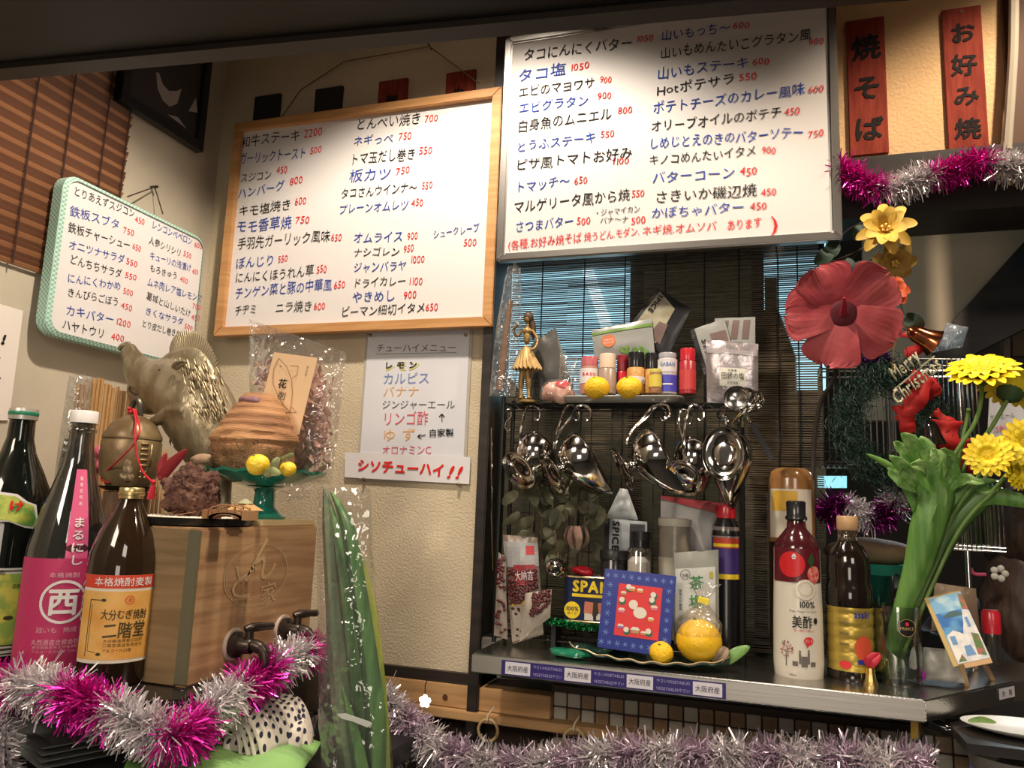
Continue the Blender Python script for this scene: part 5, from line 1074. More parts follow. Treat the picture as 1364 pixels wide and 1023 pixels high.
G().rect(q, *R4(q, .02, .78, .98, .86), .001).build('zip_strip', mat('zip', (.40, .36, .38), .25, .3), o, smooth=False)
G().rect(q, *R4(q, .26, .26, .76, .55), .001).build('label', mat('pouch_label', (.56, .56, .50), .4), o, smooth=False)
G().text(q, '田銀の塩', (q.w*.29, q.h*.42), (q.w*.74, q.h*.42), .013, .0018).text(q, '天草産', (q.w*.42, q.h*.51), (q.w*.60, q.h*.51), .005, .0018).text(q, '天然海塩', (q.w*.40, q.h*.31), (q.w*.62, q.h*.31), .005, .0018).build('lettering', INK['K'], o, smooth=False)
# long clear bag at the left end with a stick
t = T('clear_bag', 'long clear bag with a brown stick at left end of rack shelf', 'bag', PY(672, 530, -.095))
G().tube([PY(680, 400, -.09), PY(672, 460, -.09), PY(666, 520, -.09)], [.0055, .007, .0075], 10).build('stick', mat('brown_stick', (.22, .12, .07), .5), t)
def bagf(u, v, s): y = 528-172*v; w_ = 17 if v < .55 else 17-8*(v-.55)/.45; cx = 669+16*v; p = PY(cx+(u-.5)*2*w_, y, -.09); return p+V((0, s*.010*math.sin(PI*u)**.5+.004*noise.noise(p*60), 0))
G().grid(lambda u, v: bagf(u, v, -1), 10, 26).grid(lambda u, v: bagf(u, v, 1), 10, 26).build('bag_film', bag, t)
# dancer figurine
fp = V((PY(700, 530, -.098).x, -.085, zs+.0015)); k_ = mp(fp)
gf = mat('gold_figurine', (.30, .19, .07), .45, .5, bump=.3, bscale=200); gs_ = mat('gold_skirt', (.46, .32, .13), .5, .3, c2=(.36, .23, .09), nscale=60, stretch=(3, 3, .4))
t = T('dancer_figurine', 'golden hula dancer figurine in a grass skirt on the rack shelf', 'figurine', fp)
f_ = lambda px, py, d=0: PY(px, py, fp.y+d)
G().lathe(fp, [(0, 0), (.016, 0), (.016, .003), (.012, .005), (0, .0055)], 18).build('base', gf, t)
g = G().tube(spline([f_(694, 530), f_(694, 512), f_(696, 495), f_(699, 474)], 3), [2.6*k_]*3+[4.2*k_]*4+[5*k_]*3, 10).tube(spline([f_(704, 530, -.003), f_(704, 512), f_(703, 495), f_(702, 474)], 3), [2.6*k_]*3+[4.2*k_]*4+[5*k_]*3, 10)
g.blob(f_(701, 467), (7.5*k_, 6*k_, 7*k_), 2).blob(f_(702, 450), (5*k_, 4.4*k_, 10*k_), 2).blob(f_(702, 441), (7.5*k_, 4.6*k_, 5.5*k_), 2).blob(f_(703, 434), (2.4*k_, 2.4*k_, 5*k_), 2).blob(f_(703, 425), (5*k_, 5.4*k_, 6.5*k_), 2)
g.tube(spline([f_(696, 440), f_(689, 448, -.004), f_(684, 440, -.012), f_(690, 432, -.018)], 3), [2.4*k_, 2.3*k_, 2.2*k_, 2.1*k_, 2*k_, 2*k_, 1.9*k_, 1.8*k_, 1.7*k_, 1.6*k_], 8).tube(spline([f_(709, 440), f_(716, 452, -.002), f_(713, 463, -.008), f_(706, 466, -.014)], 3), [2.4*k_, 2.3*k_, 2.2*k_, 2.1*k_, 2*k_, 2*k_, 1.9*k_, 1.8*k_, 1.7*k_, 1.6*k_], 8)
g.blob(f_(694, 530, -.004), (3.5*k_, 6*k_, 2*k_), 2).blob(f_(705, 530, -.006), (3.5*k_, 6*k_, 2*k_), 2); g.build('body', gf, t, remesh=.0009)
G().blob(f_(704, 423, .002), (7*k_, 6.4*k_, 8.5*k_), 3).tube(spline([f_(704, 423, .006), f_(710, 435, .006), f_(710, 452, .006)], 3), [6*k_, 5.5*k_, 5*k_, 4.5*k_, 4*k_, 3*k_, 1.5*k_], 8).build('hair', mat('figurine_hair', (.07, .04, .025), .5), t)
g = G(); nn = 40; vs = []; cw = f_(701, 465)
for a in range(nn):
    th = 2*PI*a/nn; rr2 = 1+.05*(-1)**a
    for r_, dz in ((7.5, 0), (11, -8), (20*rr2, -28+1.5*(-1)**a), (19.2*rr2, -27.5)): vs.append(cw+V((math.cos(th)*r_*k_+ (dz*-.08*k_), math.sin(th)*r_*k_*.8, dz*k_)))
g.add(vs, [(a*4+j, ((a+1) % nn)*4+j, ((a+1) % nn)*4+j+1, a*4+j+1) for a in range(nn) for j in range(3)]); g.build('skirt', gs_, t, smooth=False)
# pink salt lump
p = V((PY(744, 520, -.085).x, -.082, zs+.002)); t = T('salt_bag', 'small clear bag of pink rock salt beside the dancer figurine', 'bag', p)
G().blob(p+V((0, 0, .019)), (.030, .016, .020), 4, .35, 60, seed=3).build('salt', mat('pink_salt', (.55, .30, .24), .5, c2=(.68, .42, .34), nscale=60), t)
G().blob(p+V((.008, -.006, .030)), (.013, .009, .010), 3, .4, 80, seed=6).build('red_print', mat('red_wrap', (.58, .06, .07), .3), t)
G().blob(p+V((0, 0, .0205)), (.034, .020, .0225), 4, .4, 50, seed=3).build('wrap', bag, t)
t, q, o = pouch('dark_package', 'dark grey package with white brush writing behind the pink salt', 'package', [(706, 534), (768, 534), (740, 436), (708, 458)], -.032, .010, mat('charcoal_pack', (.07, .07, .065), .35, bump=.3, bscale=40))
G().text(q, '花だし', (q.w*.18, q.h*.45), None, .016, .0016, jit=.1, vertical=True).build('lettering', INK['K'], o, smooth=False)
pouch('clear_bag', 'crumpled clear bag behind the pink rock salt', 'bag', [(742, 534), (772, 534), (770, 475), (746, 470)], -.05, .010, bag, seed=8)

# hanging gravy boats ------------------------------------------------------------
bs = mat('polished_steel', (.58, .56, .53), .10, 1, bump=.04, bscale=30)
def boat_parts():
    """gravy boat in its own frame: x = foot to bowl axis (bowl at +x), z = handle up, spout down"""
    foot = G().lathe((0, 0, 0), [(.0, .006), (.012, .005), (.0145, .0062), (.016, .004), (.026, .0015), (.0275, .0028), (.0295, .001), (.031, 0), (.0315, -.001), (.030, -.0005), (.0285, .002), (.018, .0062), (.009, .010), (.0075, .013)], 36, Matrix(((0, 0, 1), (0, 1, 0), (-1.18, 0, 0))))
    stem = G().lathe((0, 0, 0), [(.0075, .011), (.0068, .016), (.010, .022), (.012, .024)], 20, Matrix(((0, 0, 1), (0, 1, 0), (-1, 0, 0))))
    bowl = G()
    def f(u, v):       # u round, v from bottom(stem) to rim
        a = 2*PI*u; s = math.sin(PI/2*v)**.8; ca, sa = math.cos(a), math.sin(a)
        down = max(0, -sa)**2; z = sa*(.042+.036*down*v)*s+.006*v; y = ca*(.035-.014*down*v)*s; x = .018+.046*v**1.5+.010*down*v**2
        return V((x, y, z-.008*v))
    bowl.grid(f, 40, 14)
    hd = G().tube(spline([f(.25, .95), f(.25, .95)+V((.006, 0, .010)), f(.25, .9)+V((-.004, 0, .026)), f(.25, .75)+V((-.018, 0, .020)), f(.25, .5)+V((-.006, 0, .004))], 5), .0022, 8)
    return foot, stem, bowl, hd
hook_g = lambda: G().tube(spline([(0, 0, -.004), (-.004, -.002, .002), (-.002, -.004, .020), (.001, -.001, .036), (.008, .002, .042), (.016, .003, .038), (.018, .003, .028), (.015, .003, .024)], 6), .0018, 8)
fo, st, bo_, hd = boat_parts(); proto = None; hproto = None
names = ('leftmost hanging steel gravy boat on the rack, over the dried leaves', 'second steel gravy boat from the left, tipped to show its long bowl', 'middle hanging steel gravy boat with foot turned left', 'fourth steel gravy boat from the left, foot facing down-left', 'rightmost steel gravy boat hanging full length beside the measuring spoons')
spec = [((691, 627), (708, 583), (700, 574), (706, 541), 1.05), ((736, 631), (768, 590), (748, 578), (758, 541), 1.1), ((830, 625), (866, 590), (848, 572), (872, 541), 1.1), ((911, 637), (921, 590), (916, 576), (922, 541), 1.0), ((963, 604), (985, 622), (967, 570), (970, 540), 1.2)]
orient = [(-.30, -.72, -.55), (-.70, -.50, -.55), (-.80, -.32, -.45), (-.20, -.75, -.60), (-.12, -.98, -.02)]
for i, ((fx, fy_), (bx, by), (hx, hy), (tx_, ty), sc_) in enumerate(spec):
    N = V(orient[i]).normalized(); X = -N; Zv = V((0, 0, 1)) if i != 2 else V((-.35, 0, 1)); Z = (Zv-X*Zv.dot(X)).normalized(); Y = Z.cross(X)
    M4 = Matrix((X, Y, Z)).transposed(); fpos = PY(fx, fy_, -.135 if i != 4 else -.13)
    if proto is None:
        t = T('gravy_boat', names[0], 'gravy boat', (0, 0, 0), 'steel gravy boats hanging from the rack'); proto = t; ROOT[t.name] = V((0, 0, 0))
        st.build('stem', bs, t); o = bo_.build('bowl', bs, t, solid=.0012); fo.build('foot', bs, t); b = t
    else: b = tree_copy(proto, label=names[i])
    b.location = fpos; b.rotation_euler = M4.to_euler(); b.scale = (sc_,)*3
    if i == 4: b.scale = (1.0, 1.08, 1.18)
    # the boat's own curved handle hooks over the shelf wire
    top = V((PY(tx_, ty, yf).x, yf, zs-.014)); hk = b.location+M4 @ V((.034*b.scale[0], 0, .0445*b.scale[2]))
    dz = top.z-hk.z; Lx = .003
    hp2 = spline([hk+M4 @ V((-.012, 0, -.012)), hk+V((0, 0, -.001)), hk.lerp(top, .35)+V((-.004, -.004, 0)), hk.lerp(top, .75)+V((-.006, -.006, 0)), top+V((-.002, -.010, .007)), top+V((.008, -.001, .010)), top+V((.018, .004, .002)), top+V((.019, .004, -.010)), top+V((.014, .003, -.016)), top+V((.010, .002, -.012))], 5)
    gh = G().tube(hp2, [.0027]*30+[.0022]*(len(hp2)-30), 8); Mi = Matrix.LocRotScale(b.location, b.rotation_euler, b.scale).inverted(); gh.v = [Mi @ v for v in gh.v]; gh.build('handle', chrome, b)
for px in (677,): # empty hook
    top = V((PY(px, 545, yf).x, yf, zs-.014)); ht = T('hanging_hook', 'empty S-hook at the left end of the rack' if px < 700 else 'empty hook right of the second gravy boat', 'hook', top, 'steel hooks on the rack')
    G().tube(spline([top+V((-.005, 0, -.004)), top+V((-.002, -.002, .003)), top+V((.005, 0, .003)), top+V((.006, 0, -.010)), top+V((-.003, 0, -.020)), top+V((-.005, 0, -.030)), top+V((.002, 0, -.038)), top+V((.006, 0, -.034))], 5), .0013, 7).build('hook', chrome, ht)
# measuring spoons
hp = PY(988, 549, -.135)
t = T('measuring_spoons', 'bunch of steel measuring spoons with black handle hanging at rack end', 'utensil', hp)
for k, (px, py, r) in enumerate(((981, 530, 16), (993, 531, 15), (1004, 533, 13))):
    c = PY(px, py, -.140+.016*k); q = r*mp(c); Mx = MAT3((1, 0, 0), V((-.1+.1*k, -1, .15)))
    s_ = G().lathe(c, [(0, -q*.6), (q*.5, -q*.5), (q*.85, -q*.25), (q, 0), (q*1.05, .0006), (q*1.02, 0), (q*.93, -q*.2), (q*.5, -q*.42), (0, -q*.5)], 24, Mx).build('spoon_bowl', bs if k != 0 else mat('worn_steel', (.45, .44, .42), .2, 1), t)
    G().tube([c-V((0, 0, q*.95)), hp+V((.003*k, .002*k, .0)), PY(975+k*14, 566+2*k, -.12+.01*k)], .0026, 8).build('spoon_stem', chrome, t)
G().bar(PY(1001, 564, -.11), PY(1028, 612, -.11), .009, .005, (0, -1, 0)).build('black_handle', blk, t, bevel=.0015, smooth=False)
G().tube([PY(992, 548, -.115), PY(1001, 564, -.11)], .0022, 8).build('spoon_stem', chrome, t)

# lower rack goods ------------------------------------------------------------
dlf = mat('bay_leaf', (.05, .05, .025), .6, c2=(.10, .095, .05), nscale=25)
rn = random.Random(21)
def bunch(label, cx, cy, w, h, n, y, name='dried_leaf_bunch'):
    top = PY(cx, cy-h*.55, y); t = T(name, label, 'dried leaves', top)
    G().tube(spline([top, PY(cx+4, cy, y), PY(cx, cy+h*.5, y)], 5), .0018, 6).tube(spline([top, PY(cx-8, cy-5, y), PY(cx-12, cy+h*.35, y)], 5), .0014, 6).build('stem', mat('dry_stem', (.10, .07, .04), .8), t)
    for k in range(n):
        px, py = cx+rn.uniform(-.5, .5)*w, cy+rn.uniform(-.5, .5)*h; a = rn.uniform(-2.6, -.5) if rn.random() < .5 else rn.uniform(.6, 2.5); l = rn.uniform(20, 34); y_ = y+rn.uniform(-.03, .01)
        p0 = PY(px, py, y_); p2 = PY(px+math.cos(a)*l, py+math.sin(a)*l, y_-rn.uniform(0, .02)); pm = (p0+p2)/2+V((rn.uniform(-.006, .006), rn.uniform(-.008, 0), rn.uniform(-.006, .006)))
        leaf(G(), [p0, pm, p2], rn.uniform(.007, .012), curl=rn.uniform(-.4, .4)).build('dry_leaf', dlf, t)
    return t
bunch('bunch of dried grey green leaves hanging left in the rack', 718, 700, 60, 110, 34, -.05)
bunch('bunch of dried leaves around the dried flower in mid rack', 775, 690, 60, 110, 30, -.06)
p = PY(768, 735, -.09); t = T('dried_flower', 'dried pinkish protea flower hanging among the dried leaves', 'flower', p)
for k in range(16):
    a = 2*PI*k/16; r0_ = .006+.007*(k % 2); top = p+V((0, 0, .045))
    leaf(G(), [p+V((math.cos(a)*.004, math.sin(a)*.004, 0)), p+V((math.cos(a)*r0_*1.6, math.sin(a)*r0_*1.6, .022)), p+V((math.cos(a)*r0_*1.3, math.sin(a)*r0_*1.3, .046))], .0055, up=V((math.cos(a), math.sin(a), .2))).build('petal', mat('protea', (.26, .15, .12), .6, c2=(.38, .27, .19), nscale=40), t)
G().lathe(p, [(.003, 0), (.006, .02), (.004, .04), (0, .042)], 10).build('cone', mat('protea_core', (.2, .13, .08), .8), t)
# bean bags
beanm = mat('azuki', (.07, .012, .014), .3); pz_ = ctop+.001
def beans(label, q4, y, lab_px, seed, win, dens):
    t, q, o = pouch('bean_bag', label, 'bag', q4, y, .014, mat('bean_film', (.30, .26, .22), .25, c2=(.18, .12, .09), nscale=18), seed=seed); rn = random.Random(seed)
    G().rect(q, *R4(q, .0, .02, 1, .36), .0012).build('lower_print', mat('bean_print', (.36, .32, .27), .35), o, smooth=False)
    G().rect(q, *R4(q, .0, .34, 1, .38), .0016).build('gold_line', mat('gold_line', (.60, .38, .08), .4), o, smooth=False)
    g = G()
    for k in range(dens): a, b = rn.uniform(.08, .92), rn.uniform(.36, .68); g.blob(q(q.w*a, q.h*b, .002), (.0042, .003, .0032), 1)
    for k in range(14): a, b = rn.uniform(.12, .9), rn.uniform(.06, .32); g.blob(q(q.w*a, q.h*b, .0008), (.004, .0012, .0032), 1)
    g.build('beans', beanm, o, kind='stuff'); G().rect(q, *R4(q, .0, .70, 1, .94), .0016).build('upper_label', mat('bag_header', (.28, .28, .28), .35), o, smooth=False)
    G().rect(q, *R4(q, .30, .52, .92, .72), .004).build('red_label', mat('maroon_label', (.24, .02, .03), .4), o, smooth=False)
    G().text(q, '大納言', (q.w*.34, q.h*.62), (q.w*.88, q.h*.62), .018, .0048, jit=.1).build('lettering', whl, o, smooth=False)
    G().rect(q, *R4(q, .68, .82, .90, .91), .002).build('red_seal', mat('seal_red', (.40, .03, .04), .4), o, smooth=False); return t, q
beans('tall clear bag of dark red beans at the left in the rack', [(683, 858), (724, 845), (716, 716), (670, 712)], -.098, 0, 4, None, 170)
t, q, o = pouch('bean_bag', 'narrow bag of dark red beans against the left rack post', 'bag', [(658, 846), (676, 852), (674, 745), (664, 735)], -.108, .008, mat('bean_print2', (.26, .22, .19), .35), seed=6)
g = G(); rn = random.Random(7)
for k in range(60): g.blob(q(q.w*rn.uniform(.1, .9), q.h*(rn.uniform(.6, 1) if k < 45 else rn.uniform(.05, .5)), .001), (.0042, .002, .0032), 1)
g.build('beans', beanm, o, kind='stuff')
t, q, o = pouch('bean_bag', 'small open bag of dark beans leaning right of the tall bean bag', 'bag', [(692, 855), (733, 822), (735, 785), (700, 790)], -.116, .010, mat('bean_print3', (.36, .32, .27), .3), seed=9)
g = G()
for k in range(90): g.blob(q(q.w*rn.uniform(.35, .95), q.h*rn.uniform(.4, .98), .001), (.0040, .003, .0032), 1)
g.build('beans', beanm, o, kind='stuff')
# ladle
p = PY(740, 756, -.10); t = T('ladle', 'small steel ladle with round bowl hanging left of the canned meat', 'utensil', p); q = 13*mp(p)
G().lathe(p, [(0, -q*.8), (q*.6, -q*.6), (q*.95, -q*.2), (q, 0), (q*.95, 0), (q*.55, -q*.5), (0, -q*.7)], 24, MAT3((1, 0, 0), V((-.35, .9, -.2))), ).build('bowl', bs, t); G().tube([p+V((.004, .01, q)), PY(738, 700, -.07), PY(735, 650, -.07)], .0018, 6).build('handle', chrome, t)
# canned meat
yc = -.085; a, b = PY(751, 766, yc), PY(813, 766, yc); c = (a+b)/2; z0 = zat(780, 828, yc); z1 = a.z-.001; t = T('meat_can', 'dark blue SPAM meat can standing left of the blue picture', 'can', V((c.x, yc, z0)))
hw = (b-a).length/2; o1 = rr(-hw, -.022, hw, .022, .012, 4); n = len(o1); can = mat('can_navy', (.015, .022, .07), .3); g = G()
g.add([V((c.x+x, yc+.02+y, z)) for z in (z0, z1) for x, y in o1], [(i, (i+1) % n, n+(i+1) % n, n+i) for i in range(n)]+[tuple(range(n, 2*n)), tuple(range(n))[::-1]]); g.build('body', can, t)
for z in (z0, z1): G().tube([V((c.x+x*1.02, yc+.02+y*1.04, z)) for x, y in o1], .0018, 6, closed=True).build('rim', mat('can_rim', (.55, .42, .22), .3, 1), t)
m = Plane((c.x-hw, yc-.0023, z0), (1, 0, 0), (0, 0, 1)); hv = z1-z0; ym = mat('bright_yellow', (.80, .58, .03), .4)
G().text(m, 'SPAM', (hw*.42, hv*.80), (hw*2.06, hv*.80), .026, .0006, bold=.06).rect(m, hw*.40, hv*.55, hw*1.9, hv*.62, .0004).build('lettering', ym, t, smooth=False)
G().disc(m, hw*.42, hv*.24, .0145, .0006).build('badge', ym, t, smooth=False); G().text(m, '100%', (hw*.42-.012, hv*.28), (hw*.42+.012, hv*.28), .0095, .001, bold=.02).text(m, 'ポーク', (hw*.42-.009, hv*.17), (hw*.42+.009, hv*.17), .006, .001).build('lettering', can, t, smooth=False)
rm = mat('rice_white', (.62, .56, .50), .5); G().rect(m, hw*.95, hv*.04, hw*1.32, hv*.2, .0006).rect(m, hw*1.45, hv*.06, hw*1.8, hv*.2, .0006).build('rice_print', rm, t, smooth=False)
G().poly(m, [(hw*.92, hv*.20), (hw*1.30, hv*.18), (hw*1.34, hv*.44), (hw*.95, hv*.46)], .0007).poly(m, [(hw*1.55, hv*.20), (hw*1.9, hv*.22), (hw*1.9, hv*.46), (hw*1.5, hv*.44)], .0007).build('meat_print', mat('meat_pink', (.50, .16, .10), .5), t, smooth=False)
G().poly(m, [(hw*1.28, hv*.14), (hw*1.50, hv*.16), (hw*1.52, hv*.46), (hw*1.32, hv*.46)], .0008).build('nori_print', mat('nori', (.03, .03, .02), .5), t, smooth=False)
p = V((PY(780, 760, yc+.015).x, yc+.02, z1+.002)); t = T('red_pouch', 'red folded pouch lying on top of the meat can', 'pouch', p); G().blob(p+V((-.004, 0, .007)), (.022, .012, .009), 3, .4, 70).build('pouch', red_p, t)
# support shelf under the can with green strip
t = T('steel_riser', 'low dark riser shelf under the meat can', 'shelf', V((c.x, yc, ctop)))
G().b2((c.x-hw-.03, yc-.012, z0-.006), (c.x+hw+.06, yc+.05, z0-.002)).b2((c.x-hw-.02, yc, ctop), (c.x-hw-.012, yc+.04, z0-.006)).b2((c.x+hw+.04, yc, ctop), (c.x+hw+.048, yc+.04, z0-.006)).build('riser', black, t, smooth=False, kind='structure')
tinsel('tinsel_garland', [PY(727, 826, -.105), PY(760, 832, -.105), PY(800, 836, -.105), PY(820, 836, -.105)], .0075, 700, [('green_strands', mat('green_foil', (.02, .30, .10), .3, .9))], 'thin green tinsel strip along the riser under the meat can', .05, seed=5, wid=.0012)
# SPICE pouch, lids, shaker, canister
t, q, o = pouch('spice_pouch', 'white pouch printed SPICE hanging in mid rack above the black lids', 'pouch', [(804, 735), (862, 735), (862, 695), (806, 690)], -.05, .003, mat('pouch_pale', (.27, .29, .31), .35))
G().rect(q, 0, 0, q.w*.12, q.h, .0008).rect(q, q.w*.6, q.h*.1, q.w*.95, q.h*.9, .0008).build('dark_edge', bkp, o, smooth=False)
G().text(q, 'SPICE', (q.w*.28, q.h*.94), (q.w*.28, q.h*.02), .0165, .002, bold=.04).build('lettering', INK['K'], o, smooth=False)
t, q, o = pouch('clear_bag', 'pointed clear bag of grey spice behind the SPICE pouch in mid rack', 'bag', [(806, 692), (850, 692), (836, 652), (826, 650)], -.04, .006, mat('grey_clear', (.25, .27, .28), .25, c2=(.4, .42, .42), nscale=40))
def simple_jar(name, label, cat, px, y, z, parts): return lathe_thing(name, label, cat, px, y, z, parts)
simple_jar('black_jar', 'black lidded jar behind the blue picture, left of the salt shaker', 'jar', 822, -.07, ctop, [('body', blk, [(0, 850), (18, 850), (18, 745), (16, 742)]), ('lid', black, [(19, 745), (19, 735), (18, 733), (0, 733)])])
simple_jar('black_jar', 'taller black jar between the SPICE pouch and the canister', 'jar', 856, -.045, ctop, [('body', blk, [(0, 850), (13, 850), (13, 712), (0, 712)]), ('lid', black, [(14, 720), (14, 708), (0, 707)])])
simple_jar('salt_shaker', 'clear shaker half full of white salt behind the blue picture', 'shaker', 854, -.083, ctop, [('salt', mat('salt_white', (.68, .65, .62), .7), [(0, 860), (15, 860), (15, 748), (9, 742), (0, 744)]), ('glass', glassj, [(16.5, 860), (16.5, 735), (14, 730), (0, 729)]), ('label_band', whl, [(16.8, 772), (16.8, 762)])])
simple_jar('canister', 'grey tinted canister with cream lid behind the tea salt pouch', 'canister', 900, -.05, ctop, [('body', mat('smoke_plastic', (.17, .16, .14), .25, c2=(.24, .21, .17), nscale=30), [(0, 850), (21, 850), (21, 700), (0, 700)]), ('lid', cream if 0 else mat('lid_grey', (.42, .40, .34), .4), [(22, 701), (22.5, 698), (22.5, 691), (21, 690), (0, 690)]), ('lower_label', mat('cream_lab', (.40, .37, .30), .5), [(21.4, 790), (21.4, 742)])])
t, q, o = pouch('zip_bag', 'clear grey zip bag with red header behind the canister', 'bag', [(880, 800), (982, 800), (978, 672), (880, 660)], -.022, .006, mat('bag_grey', (.30, .29, .28), .3, c2=(.22, .22, .22), nscale=14))
G().poly(q, [(0, q.h*.97), (q.w, q.h*.86), (q.w, q.h), (0, q.h)], .001).build('red_header', mat('dull_red', (.28, .03, .04), .4), o, smooth=False)
# sauce bottle with red cap at rack right
t, c, s_ = simple_jar('sauce_bottle', 'red-capped sauce bottle with purple and yellow label by the right rack post', 'bottle', 966, -.045, ctop, [('body', blk, [(0, 862), (19, 862), (19, 712), (17, 700), (12, 690), (11, 686), (0, 686)]), ('cap', red_p, [(13, 690), (13, 676), (12, 674), (0, 674)]), ('shoulder', mat('shoulder_clear', (.20, .17, .16), .15), [(19.3, 716), (17.5, 702), (12.5, 691)])])
g = G(); m = lab(g, c, 19*s_, -1.3, 1.3, zat(966, 770, -.045), zat(966, 716, -.045)); lb = g.build('label', mat('label_indigo', (.05, .03, .16), .4), t)
hl = zat(966, 716, -.045)-zat(966, 770, -.045); G().rect(m, -.024, hl*.86, .024, hl, .0006).rect(m, -.024, hl*.75, .024, hl*.78, .0006).build('label_band', mat('label_red', (.45, .05, .03), .4), lb, smooth=False); G().rect(m, -.024, hl*.78, .024, hl*.86, .0007).rect(m, -.024, 0, .024, hl*.12, .0007).build('label_band', ym, lb, smooth=False)
# tea salt pouch
t, q, o = pouch('tea_salt_pouch', 'white pouch lettered 茶塩 in green behind the bagged yellow citrus', 'pouch', [(898, 858), (958, 858), (957, 732), (898, 736)], -.098, .007, mat('tea_pouch', (.24, .25, .22), .35))
G().rect(q, *R4(q, .03, .12, .93, .82), .001).build('label', mat('tea_label', (.50, .52, .50), .45), o, smooth=False)
G().text(q, '茶', (q.w*.34, q.h*.66), (q.w*.68, q.h*.66), .0235, .0032, bold=.01).text(q, '塩', (q.w*.34, q.h*.46), (q.w*.68, q.h*.46), .0235, .0032, bold=.01).build('lettering', mat('tea_green', (.02, .20, .05), .5), o, smooth=False)
G().text(q, '抹茶入り焼塩', (q.w*.15, q.h*.60), None, .0055, .0018, vertical=True).text(q, '京都', (q.w*.18, q.h*.745), (q.w*.34, q.h*.745), .006, .0018).ring(q, q.w*.26, q.h*.755, .0075, .0082, .0018, 24).build('lettering', INK['K'], o, smooth=False)
G().rect(q, *R4(q, .80, .70, .88, .77), .0018).build('seal', mat('seal_olive', (.40, .36, .05), .5), o, smooth=False)
# leaf dish
ld = mat('dark_leaf_dish', (.010, .035, .025), .25, coat=.4)
dz = ctop+.001; A0, A1 = PY(745, 870, -.135), PY(975, 880, -.135)
t = T('leaf_dish', 'long dark green leaf-shaped dish under the picture and citrus', 'dish', V(((A0.x+A1.x)/2, -.135, ctop)))
xm, hwd = (PY(760, 870, -.13).x+PY(972, 880, -.13).x)/2, (PY(972, 880, -.13).x-PY(760, 870, -.13).x)/2
def dish(u, v): a = (u-.5)*2; w_ = .036*math.sqrt(max(0, 1-abs(a)**2.4))+.001; b = (v-.5)*2; return V((xm+a*hwd, -.138+b*w_, dz+.001+.011*(abs(b)**2.2)*(.6+.4*abs(a))+.008*abs(a)**3+.0015*math.sin(a*22+b)))
G().grid(dish, 60, 14).build('dish', ld, t, solid=.002)
G().tube([dish(i/60, 0)+V((0, -.0006, .0012)) for i in range(61)], .0011, 5).build('gilt_rim', mat('gilt', (.55, .42, .25), .4, .6), t)
t = T('green_glass_dish', 'pointed green glass dish in front of the bean bags', 'dish', PY(760, 870, -.150)); 
gx = PZ(760, 876, ctop); G().blob((gx.x+.005, -.150, ctop+.0085), (.040, .020, .0075), 4, .3, 45, seed=4).build('dish', mat('emerald', (.01, .16, .09), .12, coat=.6), t)
# blue picture card
Pq = [PY(795, 862, -.150), PY(892, 876, -.152), PY(909, 772, -.130), PY(806, 757, -.130)]; Pq[2] = Pq[1]+Pq[3]-Pq[0]; q = Quad(*Pq, 0); q.curved = 0
t = T('blue_picture', 'dark blue framed winter village picture with snowflakes leaning in the dish', 'picture', (Pq[0]+Pq[1])/2)
bl_ = mat('blue_frame', (.012, .025, .22), .35, coat=.3); o = G().prism(Pq, q.n*-.007).build('frame', bl_, t, smooth=False, bevel=.001)
rdp = mat('print_red', (.60, .03, .035), .5); G().rect(q, *R4(q, .22, .18, .83, .83), .0006).build('print', rdp, o, smooth=False)
sn = mat('snow_blue', (.16, .28, .62), .5); g = G(); rn = random.Random(4)
def flake(u, v, r):
    for a in range(3): th = PI*a/3+u*90; g.line(q, [(u-math.cos(th)*r, v-math.sin(th)*r), (u+math.cos(th)*r, v+math.sin(th)*r)], .0007, .0006)
for i in range(9): f = (i+.5)/9; flake(q.w*f, q.h*.92, .004+.001*(i % 2)); flake(q.w*f, q.h*.08, .004+.001*((i+1) % 2))
for i in range(6): f = .2+i*.12; flake(q.w*.10, q.h*f, .005); flake(q.w*.92, q.h*f, .0045)
g.build('snowflakes', sn, o, smooth=False, kind='stuff')
def U(a, b): return (q.w*(.22+.61*a), q.h*(.18+.65*b))
def house(a, b, s, wall, nm='house_print'):
    u, v = U(a, b); G().poly(q, [(u-s, v), (u+s, v), (u+s, v+s*.8), (u-s, v+s*.8)], .0012).build(nm, wall, o, smooth=False)
    G().poly(q, [(u-s*1.25, v+s*.75), (u+s*1.25, v+s*.75), (u+s*.7, v+s*1.5), (u-s*.7, v+s*1.5)], .0014).build('snow_roof_print', mat('snow_print', (.66, .60, .52), .5), o, smooth=False)
hm_ = [mat('house_orange', (.62, .26, .05), .5), mat('house_pink', (.62, .16, .25), .5), mat('house_tan', (.42, .24, .10), .5), mat('house_violet', (.30, .14, .38), .5)]
for a, b, s, k in ((.13, .78, .0042, 2), (.32, .88, .0046, 0), (.50, .86, .0046, 0), (.12, .44, .0050, 1), (.85, .56, .0050, 1), (.13, .14, .0046, 3), (.47, .08, .0065, 2), (.80, .34, .0044, 0), (.66, .07, .004, 2)): house(a, b, s, hm_[k])
g = G(); g2 = G()
for a, b in ((.25, .92), (.82, .82), (.12, .66), (.80, .72), (.28, .10), (.78, .12)): u, v = U(a, b); g.disc(q, u, v, .006, .001, 14); g2.disc(q, u-.001, v+.0025, .0045, .0012, 12)
g.build('tree_print', mat('tree_print', (.02, .12, .06), .5), o, smooth=False, kind='stuff'); g2.build('snow_cap_print', _m['snow_print'], o, smooth=False, kind='stuff')
u, v = U(.46, .50); G().disc(q, u+.006, v-.002, .011, .0011, 24, ry=.009).disc(q, u-.006, v+.010, .0075, .0012, 20).build('snow_mound_print', _m['snow_print'], o, smooth=False)
